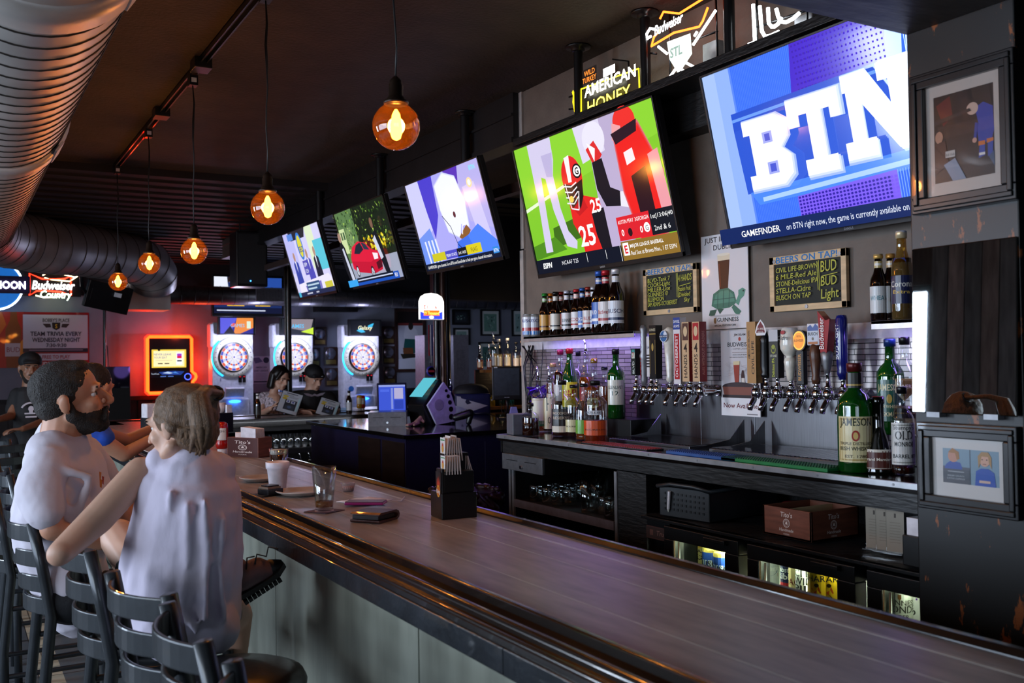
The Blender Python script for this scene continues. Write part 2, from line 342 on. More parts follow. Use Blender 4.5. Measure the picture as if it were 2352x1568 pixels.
# ================================================================ BAR COUNTER
BARW=mat('grey_brown_bar_boards','#978e89',.34,0,nz=.25,ns=5,stretch=(7,1.2,1)); GLOSSK=mat('black_lacquered_wood','#160e0a',.2,0,nz=.3,coat=.3)
FASC=mat('scuffed_black_fascia','#24282d',.3,0,nz=.35,ns=12,bump=.15,bs=60,coat=.3); PANEL=mat('grey_metal_bar_front','#a2a698',.40,.2,nz=.3,ns=2.5,stretch=(1,3,.8),bump=.05,bs=30)
bar=T('bar_counter','long L shaped bar counter with grey board top and black rounded rail','bar',(1.2,4,0))
def bp(mb,n,bev=0): o=mb.build(n,bar,bev); o.location=(-1.2,-4,0); return o
BY0,BY1=-1.3,9.94
mb=MB()
for x0,x1 in ((1.03,1.164),(1.167,1.3575),(1.3605,1.480)): mb.box(x0,BY0,BZ-.035,x1,9.262 if x0>1.2 else BY1-.14,BZ,BARW)
mb.box(1.491,BY0,BZ-.035,1.56,9.262,BZ,BARW)
for y0,y1 in ((9.264,9.5),(9.502,9.80)): mb.box(1.18,y0,BZ-.035,3.85,y1,BZ,BARW)
bp(mb,'bar_top',.0015)
PS_=mat('pale_seam_strip','#b9b2a8',.32,.2)
bp(MB().box(1.164,BY0,BZ-.03,1.167,9.262,BZ+.0003,PS_).box(1.3575,BY0,BZ-.03,1.3605,9.262,BZ+.0003,PS_).box(1.480,BY0,BZ-.035,1.491,9.262,BZ+.0006,PS_),'seam_strip')
prof=[(1.03,1.04),(1.03,1.078),(1.022,1.089),(1.006,1.087),(.998,1.074),(.972,1.066),(.957,1.073),(.947,1.085),(.932,1.086),(.924,1.074),(.918,1.072),(.91,1.073),(.902,1.066),(.90,1.055),(.90,1.0),(1.03,1.0)]
mb=MB().prism([(x,z) for x,z in prof],(0,BY1,0),(1,0,0),(0,0,1),BY1-BY0,GLOSSK)
for x,z,r in ((1.014,1.081,.0095),(.940,1.077,.0125),(.911,1.068,.007)): mb.cyl((x,BY0,z),(x,BY1-.15,z),r,GLOSSK,seg=20)
bp(mb,'armrest_rail',.0)
mb=MB()
for i in range(7): mb.box(.893,-1.3+i*1.45,1.004,.9005,-1.3+i*1.45+1.447,1.055,FASC)
bp(mb,'fascia_board',.002)
py=onx(632,1300,1.0).y; ys=[-1.3]+[py+k*1.22 for k in range(-3,6)]+[BY1]
for a,b_ in zip(ys,ys[1:]):
    if b_>a+.05: bp(MB().box(1.0,a+.004,.08,1.012,b_-.004,1.0,PANEL),'front_panel',.002)
bp(MB().box(1.012,BY0,0,1.03,BY1,1.04,DARKW).box(1.012,BY0,.0,1.2,BY1,.08,BLK).box(1.52,BY0,.0,1.56,9.26,1.04,DARKW).box(.95,9.90,0,3.85,9.92,1.04,DARKW),'carcass')
bp(MB().prism([(1.56,1.03),(1.56,1.078),(1.57,1.09),(1.586,1.09),(1.592,1.075),(1.592,1.03)],(0,9.262,0),(1,0,0),(0,0,1),9.26-BY0,GLOSSK),'service_rail',.002)
bp(MB().box(1.592,9.24,1.0,3.85,9.264,BZ+.004,GLOSSK).box(1.592,9.30,.95,3.85,9.33,1.04,DARKW),'inner_edge_board',.003)
bp(MB().box(1.03,9.80,1.0,3.85,9.94,BZ+.01,GLOSSK),'outer_armrest',.006)
bp(MB().tube([(.90,BY0,.2),(.90,9.9,.2)],.02,STEEL),'foot_rail')
# glass shelf under the far leg of the bar
sh=T('glass_shelf','stainless shelf with rail under the far leg of the bar','shelf',(2.6,9.05,.80))
MB().box(-.92,-.2,0,.98,.2,.012,STEEL).build('shelf_plate',sh); MB().box(-.92,-.215,-.03,.98,-.2,.02,STEEL).build('front_rail',sh,.002)
MB().box(-.9,.16,-.80,-.86,.2,0,BLKM).build('leg',sh); MB().box(.92,.16,-.80,.96,.2,0,BLKM).build('leg',sh)
# ================================================================ CEILING TRACK AND PENDANT LAMPS
TX=1.154
tr=T('light_track','thin black lighting track on the ceiling carrying the pendant lamps','track',(TX,4.6,CZ))
MB().box(-.02,-5.4,-.032,-.012,3.65,0,BLKM).box(.012,-5.4,-.032,.02,3.65,0,BLKM).box(-.02,-5.4,-.006,.02,3.65,0,BLKM).build('rail',tr)
for px,py in ((455,145),(371,258)):
    p=onz(px,py,CZ-.02); MB().box(-.045,-.06,-.055,.045,.06,0,BLKM).build('junction_box',tr,.003).location=(0,p.y-4.6,-.001)
AMB=glass('amber_bulb_glass','#ffd08c',.05,rough=.01,dif=.012,dcol='#ffa840'); FIL=mat('glowing_filament','#ffb050',.5,em='#ffa83c',es=38); CORD=mat('black_cord','#141312',.5)
SOCK=mat('dark_bronze_socket','#2c2018',.35,.6)
def pendant(px,py,k,label):
    p=onx(px,py,TX); t=T('pendant_lamp',label,'lamp',(p.x,p.y,p.z),0,'pendant lamps in a row over the bar'); r=.071
    MB().ball((0,0,0),r,AMB,24,16).build('glass_globe',t)
    MB().lathe([(.03,r-.008),(.031,r+.002),(.026,r+.014),(.021,r+.02),(.022,r+.05),(.019,r+.056),(.019,r+.064),(.012,r+.072),(.004,r+.08)],SOCK).lathe([(.036,r-.006),(.038,r),(.036,r+.004)],SOCK).build('socket',t)
    MB().lathe([(.004,.05),(.012,.035),(.017,.0),(.018,-.02),(.013,-.036),(.003,-.042)],FIL,seg=10).build('filament',t)
    top=CZ-.033-p.z; pts=[(0,0,r+.078)]+[(.004*math.sin(i*1.7+k),.004*math.cos(i*2.1),r+.08+(top-r-.14)*i/8) for i in range(1,8)]+[(0,0,top-.05)]
    MB().tube(pts,.0032,CORD,6).tube([(a+.006*math.sin(j*.9),b+.006*math.cos(j*.9),c) for j,(a,b,c) in enumerate(pts[4:])],.003,CORD,6).build('cord',t)
    MB().box(-.022,-.03,top-.055,.022,.03,top,BLKM).box(-.014,-.0315,top-.04,.014,-.03,top-.015,WHITE).build('track_adapter',t,.002)
    l=bpy.data.lights.new('bulb_light','POINT'); l.energy=16; l.color=(1,.55,.2); l.shadow_soft_size=.028; lo=bpy.data.objects.new('bulb_light',l); C.objects.link(lo); lo.parent=t
for k,(x,y,s) in enumerate(((910,290,'largest round amber pendant bulb, nearest one hanging over the bar'),(615,477,'round amber pendant bulb hanging second nearest over the bar'),(446,577,'round amber pendant bulb hanging third in the row, middle one'),(343,605,'small round amber pendant bulb hanging fourth, before the big duct'),(271,647,'smallest round amber pendant bulb, farthest in the row'))): pendant(x,y,k,s)
# ================================================================ DUCTS
GALV=mat('galvanised_duct','#c6c0ba',.42,.55,nz=.18,ns=3,bump=.04,bs=20)
SEAM=mat('dark_seam','#35322f',.5,.5)
def ductbody(pts,r,m,step=.15,rib=.004,seg=40):
    pts=[V(p) for p in pts]; out=[];rs=[];ribs=[]
    for a,b_ in zip(pts,pts[1:]):
        n=max(1,int((b_-a).length/step))
        for i in range(n): out.append(a.lerp(b_,i/n))
    out.append(pts[-1]); return out
dt=T('spiral_duct','large galvanised spiral duct running under the ceiling and turning right','duct',(.213,4,2.856))
mb=MB(); DR=.30
mb.tube([(0,-6.4,0),(0,5.2,0)],DR,GALV,48).build('duct_run',dt)
mb=MB()
for i in range(70):
    y=-3.4+i*.125
    ringp=[(math.cos(2*PI*k/40)*(DR+.0015),y+.03*k/40*4*.25,math.sin(2*PI*k/40)*(DR+.0015)) for k in range(41)]
    mb.tube(ringp,.0035,SEAM,4)
mb.build('spiral_seam',dt)
for y in (-2.55,-1.05,1.4): 
    mb=MB().tube([(0,y-.1,0),(0,y-.09,0),(0,y+.09,0),(0,y+.1,0)],[DR+.004,DR+.02,DR+.02,DR+.004],GALV,48); mb.build('collar',dt)
    MB().obox((DR*.86,y-.05,-DR*.62),(.012,.3,.06),WHITE,(.83,0,-.55),(0,1,0)).build('bracket_plate',dt,.002)
_o=V((.213,4,2.856)); EL=[(0,5.2,0),(.02,5.75,0),(.10,6.25,0),(.30,6.7,0)]+[tuple(ony(x,y,Y)-_o) for x,y,Y in ((110,566,11.05),(170,572,11.45),(240,583,11.85),(300,594,12.2),(338,608,12.45),(352,628,12.6),(350,650,12.7))]
mb=MB().tube(ductbody(EL,.28,GALV,.2),.285,GALV,40); mb.build('elbow_run',dt)
mb=MB(); q=ductbody(EL,.28,GALV,.17)
for i in range(1,len(q)-1):
    u,v=frame(q[i+1]-q[i-1]); mb.tube([q[i]+(u*math.cos(2*PI*k/36)+v*math.sin(2*PI*k/36))*.287 for k in range(36)],.003,SEAM,4,True)
mb.build('elbow_seam',dt)
MB().obox(ony(334,686,13.0)-_o,(.52,.5,.30),GALV,(1,0,0),(0,1,0)).build('duct_boot',dt,.004)
d3=T('straight_duct','slimmer dark spiral duct running across above the dart machines','duct',(5,14.4,0))
a=ony(372,676,14.4);b_=ony(1000,680,14.4); mb=MB().tube([(a.x-5,0,a.z),(b_.x-5+2.2,0,a.z)],.135,mat('dark_galvanised','#6e6c72',.35,.85,nz=.15),28); mb.build('duct_run',d3)
mb=MB()
for i in range(36):
    x=a.x-5+.05+i*.19; mb.tube([(x,math.cos(2*PI*k/24)*.137,a.z+math.sin(2*PI*k/24)*.137) for k in range(24)],.004,SEAM,4,True)
mb.build('spiral_seam',d3)
g=ony(620,677,14.26); mb=MB().box(g.x-5-.21,-.155,g.z-.1,g.x-5+.21,-.12,g.z+.1,mat('grille_grey','#9a98a4',.4,.4))
for i in range(22): mb.box(g.x-5-.19+i*.0173,-.158,g.z-.085,g.x-5-.183+i*.0173,-.155,g.z+.085,BLK)
mb.build('vent_grille',d3)
# ================================================================ TELEVISIONS ABOVE THE BAR
BEZ=mat('dark_tv_bezel','#2a2523',.35,.3); TVB=mat('tv_back','#0d0d0f',.5)
def tvframe(cx,cy,cz,th): return Matrix(((0,-math.sin(th),-math.cos(th),cx),(-1,0,0,cy),(0,math.cos(th),-math.sin(th),cz),(0,0,0,1)))
def tv(label,yl,yr,ztop,th,cvs,h=None,logo='#SANSUI',xt=2.69,bz=.009,arm=.13):
    w_=yl-yr; h=h or w_*.585; cx=xt+math.sin(th)*h/2; cz=ztop-math.cos(th)*h/2
    t=T('television',label,'television',group='televisions hung above the back bar',mw=tvframe(cx,(yl+yr)/2,cz,th))
    W2,H2=w_/2,h/2; bb=.022
    MB().box(-W2,-H2,-.045,W2,H2,-.012,TVB).box(-W2*.8,-H2*.8,-.07,W2*.8,H2*.3,-.045,TVB).build('back_cover',t,.004)
    mb=MB().box(-W2,-H2,-.012,W2,-H2+bb,.004,BEZ).box(-W2,H2-bz,-.012,W2,H2,.004,BEZ).box(-W2,-H2,-.012,-W2+bz,H2,.004,BEZ).box(W2-bz,-H2,-.012,W2,H2,.004,BEZ); mb.build('bezel',t,.0015)
    mb=MB(); cvs.emit(mb,(-W2+bz,H2-bz,-.006),(1,0,0),(0,1,0),w_-2*bz,h-bz-bb,SCR,dz=.00012); mb.build('screen',t)
    mb=MB(); CV(100,20).text(50,15,logo[1:],16,'#b9b4b0',bold=.01).emit(mb,(-.04,-H2+bb-.004,.0042),(1,0,0),(0,1,0),.08,.016,INK,dz=.0001); mb.build('maker_badge',t)
    MB().box(-.1,-.1,-.085,.1,.1,-.07,BLKM).box(-.03,-.03,-arm,.03,.03,-.085,BLKM).build('wall_bracket',t)
    return t
def fuzz(c,pts,cols,k=1.0):  # stacked outlines growing inwards: soft edges of a moving picture
    cx=sum(p[0] for p in pts)/len(pts);cy=sum(p[1] for p in pts)/len(pts)
    for i,co in enumerate(cols): s=1+(len(cols)-1-i)*.035*k; c.poly([(cx+(x-cx)*s,cy+(y-cy)*s) for x,y in pts],co)
# picture: big letters on blue
c=CV(1600,900,'#3a6cf0'); c.rect(0,0,200,900,'#8fb0f2').rect(200,0,12,900,'#5b86f4').rect(0,0,95,900,'#a3bff3')
for i in range(40): c.rect(212+i*12,0,4,260,'#4a7cf5').rect(212+i*12,640,4,180,'#4a7cf5')
c.poly([(640,0),(1190,0),(1160,250),(600,250)],'#4424c8').poly([(1190,0),(1280,0),(1240,250),(1160,250)],'#5c98ff')
for i in range(22):
    for j in range(9): c.rect(650+i*23,10+j*26,9,9,'#3a18a8')
for i in range(32): c.rect(1290+i*10,0,3,250,'#86bdff')
c.poly([(212,240),(1600,205),(1600,300),(212,330)],'#2450cc').poly([(212,330),(1600,300),(1600,640),(230,660)],'#2a55d0').poly([(212,270),(1600,235),(1600,250),(212,285)],'#6a9cf8')
c.poly([(250,655),(1600,600),(1600,690),(300,725)],'#4a86ff').poly([(330,690),(1600,640),(1600,665),(330,712)],'#a9ccff')
c.poly([(560,720),(1150,690),(1150,820),(560,820)],'#7a5cf0')
for i in range(26):
    for j in range(6): c.ell(572+i*22,728+j*17+(700-728)*i/60,8,6,'#2c1a9c',n=6)
for i in range(30): c.rect(1170+i*14,690,4,130,'#7aa6ff')
def letters(col,gx,gy,g):
    B=[(280,300),(540,300),(610,340),(615,420),(560,465),(625,510),(620,600),(545,645),(280,645),(280,575),(330,575),(330,372),(280,372)]
    Tt=[(640,265),(1010,265),(1010,395),(940,395),(940,345),(880,345),(880,560),(950,560),(950,635),(720,635),(720,560),(780,560),(780,345),(715,345),(715,395),(640,395)]
    Nn=[(1040,235),(1190,235),(1330,430),(1330,300),(1270,300),(1270,225),(1500,225),(1500,300),(1440,300),(1440,600),(1340,600),(1150,370),(1150,530),(1210,530),(1210,610),(1010,610),(1010,530),(1060,530),(1060,310),(1040,310)]
    for P in (B,Tt,Nn):
        m=(sum(p[0] for p in P)/len(P),sum(p[1] for p in P)/len(P)); c.poly([((m[0]+(x-m[0])*g+gx)*.86+60,m[1]+(y-m[1])*g+gy) for x,y in P],col)
letters('#9fb8f6',16,6,1.08); letters('#cfdcfb',8,3,1.04); letters('#f6f8ff',0,0,1.0)
for x,y,a,b_ in ((430,375,75,55),(435,525,80,60)): c.rect(x*.86+60,y,a*.86,b_,'#9fa8f0').rect(x*.86+75,y+10,a*.86-30,b_-20,'#4a58d0')
c.rect(0,815,1600,85,'#10245c').text(160,872,'GAMEFINDER',46,'#ffffff','l',.012).text(480,872,'on BTN right now, the game is currently available on one of our extra football g',44,'#dfe6fa','l',0,0,1,0,1100)
TH=math.radians(13)
tv('large television showing huge white letters on blue, beside the pillar',3.08,1.84,2.755,TH,c,.725,arm=.2)
# picture: american football close up
c=CV(1600,900,'#7ec52a'); c.poly([(0,0),(1600,0),(1600,200),(0,420)],'#8ad032').poly([(0,430),(700,300),(700,320),(0,455)],'#dff0d0').poly([(300,600),(620,560),(620,700),(280,740)],'#3d6a14').poly([(0,700),(300,660),(420,760),(0,800)],'#4e8a1a')
c.poly([(180,0),(480,0),(470,150),(430,250),(440,480),(480,640),(560,720),(540,770),(430,740),(350,480),(330,260),(280,240),(250,560),(240,760),(150,760),(180,400)],'#cfc8e6').poly([(330,100),(470,100),(420,260),(350,250)],'#b9b0d8')
c.poly([(900,0),(1240,0),(1180,900),(880,900)],'#b7a9cc').poly([(760,0),(1050,0),(1060,200),(800,240)],'#d8d2ea').ell(960,110,120,110,'#e4e0f0').poly([(860,160),(960,120),(1020,220),(920,290)],'#d82b2b').poly([(880,120),(960,170),(930,250)],'#f2eef6')
c.poly([(900,250),(1010,240),(1040,430),(1160,480),(1120,560),(960,540),(900,420)],'#15121c').poly([(1130,470),(1200,480),(1190,580),(1110,560)],'#e6e2ee')
fuzz(c,[(1180,170),(1420,120),(1560,420),(1500,760),(1260,800),(1180,480)],['#d66a72','#e03a3a','#e8201c'],1.4)
c.poly([(1270,400),(1420,360),(1440,700),(1300,760)],'#2a1018').ell(1300,70,110,90,'#e8302a').poly([(1180,60),(1260,90),(1240,180),(1150,160)],'#e9a0a4').poly([(1240,250),(1330,235),(1340,310),(1250,330)],'#f4e6ea').poly([(1150,120),(1420,80),(1400,150),(1180,190)],'#2a1420')
c.poly([(1460,300),(1560,280),(1600,700),(1500,690)],'#e79aa4')
c.poly([(560,470),(720,430),(900,480),(930,760),(900,900),(640,900),(620,700),(560,600)],'#e02420').poly([(560,470),(720,430),(760,520),(650,560)],'#c41a1c').poly([(790,560),(930,540),(940,860),(850,870),(800,700)],'#17121a').text(850,560,'25',120,'#ffffff','c',.02).text(690,760,'25',190,'#ffffff','c',.02)
c.ell(650,300,118,140,'#e02424').poly([(600,165),(660,155),(640,330),(600,330)],'#f4ecec').ell(720,270,52,48,'#151012').ell(720,270,40,36,'#f3f0f0').text(718,292,'G',64,'#151012','c',.02).poly([(640,360),(760,330),(740,440),(680,520)],'#1c1210').poly([(540,330),(640,350),(660,470),(600,500),(550,430)],'#4a2c20')
for k in range(4): c.line([(540,345+k*38),(620,360+k*38),(690,340+k*30)],9,'#eae6ee')
c.line([(560,330),(580,500),(660,520),(700,400)],9,'#eae6ee').ell(600,440,26,22,'#ffd060')
c.rect(0,800,1600,100,'#0b1020').text(80,865,'ESPN',52,'#ffffff','l',.03,.2).text(330,860,'NCAAF T25',40,'#e8e8f0','l').rect(640,810,4,60,'#fff').rect(1020,800,4,100,'#fff').rect(860,810,4,60,'#fff')
c.rect(1040,625,330,150,'#d8202a').rect(1370,625,230,150,'#10131c').text(1050,670,'AUSTIN PEAY',34,'#fff','l',0,0,1,0,160).text(1225,670,'3GEORGIA',34,'#fff','l',0,0,1,0,138).text(1070,745,'0',56,'#fff','l',.02).text(1260,745,'0',56,'#fff','l',.02).ell(1330,720,30,30,'#fff').text(1330,738,'G',46,'#111').text(1385,675,'1st|13:06|40',38,'#fff','l',0,0,1,0,205).text(1400,750,'2nd & 6',44,'#fff','l',0,0,1,0,150).ell(1160,730,22,26,'#2a1014')
c.rect(1040,780,560,120,'#8a6a28').rect(1055,790,60,80,'#ffffff').text(1085,855,'E',70,'#d8202a','c',.03).text(1130,825,'MAJOR LEAGUE BASEBALL',32,'#fff','l',.01,0,1,0,330).text(1130,872,'Red Sox at Braves Mon., 1 ET ESPN',38,'#ffffff','l',0,0,1,0,440)
tv('large television showing a red football player beside the beer signs',4.63,3.39,2.755,TH,c,.725,arm=.2)
# picture: white helmet
c=CV(1600,900,'#a9a6ee'); c.poly([(0,0),(420,0),(380,500),(0,620)],'#c9c8f4').poly([(300,0),(620,0),(560,380),(380,600),(330,300)],'#4a3ec8').poly([(0,560),(300,480),(420,900),(0,900)],'#6f90ea').poly([(1020,0),(1600,0),(1600,640),(1180,520)],'#b5aee8').poly([(880,0),(1180,0),(1120,160),(940,140)],'#5a34b4').poly([(1180,200),(1420,180),(1500,700),(1260,640)],'#cdc6f0')
for k in range(4): c.line([(120+k*80,600),(140+k*80,860)],34,'#dfe4fb')
fuzz(c,[(640,110),(860,20),(1080,90),(1160,330),(1120,560),(980,520),(900,640),(700,560),(640,340)],['#c2c6f2','#dfe2f8','#eceffb'],.8)
c.poly([(880,640),(1080,540),(1140,600),(1000,700)],'#8a5a2c').poly([(820,680),(1060,640),(1300,560),(1600,760),(1600,900),(700,900)],'#3f6fe6').poly([(1060,640),(1300,560),(1600,760),(1600,900),(1180,900)],'#4c7ff0').line([(640,400),(760,520),(820,700),(900,760)],10,'#28284c').ell(900,420,26,30,'#5a2430').line([(1100,520),(1000,540),(960,620)],14,'#ffffff')
c.ell(1340,180,52,46,'#ffd9a8').ell(1340,180,30,28,'#fff8ec').text(1400,80,'BTN',60,'#7fe0f0','l',.02)
c.rect(200,740,300,80,'#c9c020').rect(500,740,260,80,'#4a4ac0').text(630,800,'PENN STATE',40,'#fff').rect(760,740,200,80,'#101018').text(860,800,'3rd 14:03',42,'#fff').rect(960,730,300,90,'#d8c818').text(1110,800,'FLAG',56,'#4a4410').rect(0,830,1600,70,'#0c1530').text(40,882,'GAMEFINDER  game channels. Go to BTN.com/GameFinder to find your game channel information.',44,'#fff','l',0,0,1,0,1380).rect(1460,800,110,60,'#2f86d8').text(1515,848,'BTN',44,'#fff')
T2=math.radians(16)
tv('television showing a white helmet and blue jersey, third from the far end',6.11,5.04,2.80,T2,c,.63)
# picture: red car
c=CV(1600,900,'#16200f'); c.rect(0,0,560,620,'#5a7a4a').rect(0,620,1600,280,'#9aa0b4')
for i in range(240): x,y=rnd.random()*1500,rnd.random()*520; c.poly([(x,y),(x+rnd.uniform(15,45),y+rnd.uniform(-10,20)),(x+rnd.uniform(0,25),y+rnd.uniform(15,50))],rnd.choice(['#2c4a18','#7aa83a','#0c140a','#b8d860','#39601e','#0a0f08','#141c10']))
c.rect(120,200,180,300,'#c8d8a0').rect(150,240,50,90,'#3a5a3a').rect(230,240,50,90,'#3a5a3a')
for i in range(40): x,y=rnd.uniform(850,1450),rnd.uniform(380,540); c.ell(x,y,24,18,rnd.choice(['#e8d020','#f0e040','#c8a810']),n=7)
c.poly([(300,560),(420,440),(640,390),(860,430),(1000,520),(1180,560),(1220,680),(1180,770),(900,800),(420,740),(300,690)],'#d81838').poly([(440,520),(560,430),(700,410),(760,500),(600,540)],'#1c2230').poly([(730,410),(850,440),(940,520),(780,500)],'#2a3444').poly([(300,600),(900,660),(1180,600),(1220,680),(1180,770),(900,800),(420,740)],'#c01030').poly([(1000,560),(1150,580),(1130,640),(1010,640)],'#f0e4ec').poly([(1040,680),(1210,650),(1200,740),(1050,760)],'#500818')
for x,y,r in ((420,730,70),(880,790,86)): c.ell(x,y,r*.62,r,'#14141a').ell(x,y,r*.45,r*.72,'#c8ccd8').ell(x,y,r*.12,r*.2,'#222')
for i in range(5): c.line([(880,790),(880+38*math.cos(i*1.257),790+60*math.sin(i*1.257))],9,'#5a5e6a')
c.poly([(0,420),(120,330),(200,420),(300,900),(120,900),(40,700)],'#101015').ell(110,290,50,62,'#a08070').poly([(100,430),(150,420),(260,820),(170,840)],'#c4c8dc').poly([(1150,360),(1240,330),(1330,420),(1400,880),(1290,880),(1200,620)],'#12141c').ell(1200,240,44,60,'#7a5a48').poly([(1130,420),(1210,380),(1300,640),(1220,660)],'#c8cce0')
c.rect(0,820,1600,80,'#1a4fb4').rect(0,820,320,80,'#38a0e8').rect(320,810,1130,56,'#0c1428').line([(340,838),(1430,838)],14,'#c8d0e8').text(1520,880,'FS1',60,'#ffffff','c',.02)
tv('television showing a bright red car among trees, second from the far end',7.53,6.49,2.80,T2,c,.63)
# picture: studio panel
c=CV(1600,900,'#cfcbf0'); c.rect(0,0,420,560,'#b9b8ee').rect(980,0,300,560,'#d9e6c4').rect(1180,200,420,400,'#58c0d4').poly([(250,0),(1000,0),(900,120),(300,120)],'#2a2630').rect(180,20,240,90,'#5a86d8').ell(640,220,120,190,'#3a78d0').ell(640,220,84,150,'#d8d040').text(640,300,'SEC',110,'#2a4a90','c',.02)
c.rect(560,420,220,200,'#5450b0').text(670,500,'ESPN',70,'#ffffff').text(670,590,'12:30',70,'#ffffff')
for x,col in ((260,'#3040a0'),(820,'#4a48b0'),(1150,'#181a30')): c.poly([(x-90,430),(x,380),(x+110,430),(x+150,760),(x-120,760)],col).ell(x,340,46,66,'#b08a7c').poly([(x-20,400),(x+30,400),(x+8,560)],'#e8e4f4')
c.poly([(150,720),(1450,660),(1600,760),(1600,900),(150,900)],'#e4dff4').poly([(420,760),(1120,730),(1100,880),(460,890)],'#7a70c0').rect(470,720,560,120,'#2a4a78').line([(500,760),(1000,760)],22,'#b8d0e0').line([(500,810),(880,810)],22,'#b8d0e0').rect(1240,760,300,110,'#c8c040').rect(0,840,1600,60,'#20264a').line([(400,870),(640,870)],20,'#b8bcd0').line([(800,870),(920,870)],20,'#b8bcd0').rect(30,830,90,70,'#48b0d0')
tv('smallest looking television at the far end showing people at a studio desk',8.945,7.92,2.80,T2,c,.63)
# ceiling pipes carrying the televisions and signs
def pipe(label,x,y,z0,z1,r=.024,name='ceiling_pipe'):
    t=T(name,label,'pipe',(x,y,z0),0,'black pipes dropping from the ceiling'); h=z1-z0
    MB().cyl((0,0,0),(0,0,h),r,BLKM).build('pole',t); MB().lathe([(r,h-.03),(r+.012,h-.025),(r+.012,h-.012),(.065,h-.01),(.065,h)],BLKM).build('flange',t); return t
for (px,py),l in (((1320,105),'black ceiling pipe left of the yellow lettered neon sign'),((1468,25),'black ceiling pipe between the yellow and white neon signs'),((1655,-75),'black ceiling pipe right of the bow tie neon sign')):
    p=onz(px,py,CZ); pipe(l,2.80,p.y,2.81,CZ)
for y,l in ((5.56,'black ceiling pipe above the white helmet television'),(7.0,'black ceiling pipe above the red car television'),(8.42,'black ceiling pipe above the studio desk television')): pipe(l,2.884,y,2.3,CZ,.03)
# ================================================================ NEON SIGNS ON THE SOFFIT
sf=T('sign_soffit','dark shelf running above the two large televisions under the neon signs','shelf',(2.85,3.1,2.77))
MB().box(-.16,-1.285,0,.13,1.52,.04,DARKW).build('shelf_board',sf,.003); MB().box(.02,-1.285,-.16,.13,1.52,0,DARKW).build('back_batten',sf)
UY=(0,-1,0); UZ=(0,0,1)
def wallp(tl,br,x): a=onx(*tl,x); b=onx(*br,x); return a.y,a.z,b.y,b.z   # yl,zt,yr,zb
class PS:   # neon sign on the plane x, given by where its strokes stand on that plane
    def __init__(s,name,label,px,py,x=2.80): s.x=x; s.o=onx(px,py,x); s.t=T(name,label,'neon sign',s.o)
    def q(s,x,y,d=0): return onx(x,y,s.x)-s.o+V((-d,0,0))
    def tubes(s,name,lines,r,col,m=None,d=0):
        mb=MB()
        for L in lines: mb.tube([s.q(x,y,d) for x,y in L],r,m or NEON,7,col=col)
        mb.build(name,s.t); return s
    def panel(s,name,tl,bl,wd,ops,m,d=0):   # flat panel from its left edge, running along the wall; ops in 100 units of height
        a=s.q(*tl,d);b=s.q(*bl,d); h=a.z-b.z; c=CV(wd,100); ops(c); mb=MB(); c.emit(mb,a,UY,UZ,wd*h/100,h,m,dz=.0006); mb.build(name,s.t); return s
    def rig(s,lines,boxes=()):
        mb=MB()
        for L in lines: mb.tube([s.q(x,y,d) for x,y,d in L],.005,BLKM,6)
        for x,y in boxes: mb.obox(s.q(x,y,-.07),(.05,.09,.10),GREY)
        mb.build('sign_frame',s.t); return s
n=PS('american_honey_neon','yellow and white lettered neon sign above the football television',1320,262)
n.panel('name_plate',(1342,164),(1342,198),150,lambda c:c.rect(0,0,168,100,'#16100c').text(84,46,'WILD',50,'#ff8a30','c',.01).text(84,92,'TURKEY',50,'#ff8a30','c',.01,0,1,0,160),BACKLIT,.012)
n.panel('letter_panel',(1336,214),(1336,262),330,lambda c:c.rect(0,-6,362,106,'#0c0c08'),INK,.0)
n.panel('white_letters',(1345,192),(1345,229),400,lambda c:c.text(272,94,'AMERICAN',100,'#fffbe0','c',.02,0,1,0,520).rect(215,-30,120,50,'#fff8f0'),NEON,.014)
n.panel('yellow_letters',(1352,228),(1352,264),330,lambda c:c.text(238,98,'HONEY',112,'#ffe840','c',.0,0,1,0,450),NEON,.014)
n.tubes('outline_tube',[[(1338,258),(1338,205),(1470,158),(1472,206)]],.004,'#f0e020',BACKLIT,.008)
n.panel('turkey_panel',(1320,194),(1320,262),40,lambda c:c.poly([(0,28),(8,22),(14,30),(14,40),(20,34),(24,4),(30,0),(32,40),(30,86),(24,98),(12,98),(8,80),(2,62),(6,42)],'#f4d818'),BACKLIT,.018)
n.rig([[(1336,262,-.02),(1336,200,-.02),(1472,152,-.02),(1474,208,-.02)],[(1300,222,-.02),(1322,216,-.02)],[(1300,250,-.02),(1322,248,-.02)],[(1400,135,-.02),(1436,140,-.02),(1436,165,-.02)]])
n=PS('bow_tie_neon','white and orange bow tie neon sign with crossed bats and shield',1560,172)
n.tubes('orange_outline',[[(1520,44),(1528,28),(1564,32),(1614,1),(1630,-9)],[(1520,70),(1506,86),(1500,107),(1552,76),(1610,62),(1618,50),(1630,18)]],.005,'#ff5a18',NEON,.01)
def f(c): c.text(125,84,'Budweiser',96,'#ffffff','c',.016,.3,1,-.03,300)
n.panel('white_script',(1516,52),(1516,86),300,f,NEON,.02)
n.tubes('white_tubes',[[(1508,68),(1498,66),(1490,79),(1492,90),(1500,84)],[(1517,108),(1537,124)],[(1649,25),(1597,104)],[(1543,178),(1556,160)],[(1581,145),(1598,154)],[(1570,160),(1582,168)],[(1606,74),(1600,84)]],.006,'#ffffff',NEON,.012)
mb=MB(); mb.add([n.q(x,y,.008) for x,y in ((1535,97),(1589,77),(1593,124),(1568,162),(1560,168),(1541,137))],[(0,1,2,3,4,5)],BACKLIT,'#f2fff4'); mb.add([n.q(x,y,.0095) for x,y in ((1540,101),(1585,84),(1588,122),(1566,157),(1560,161),(1546,134))],[(0,1,2,3,4,5)],BACKLIT,'#cfe0d6'); mb.build('shield_panel',n.t)
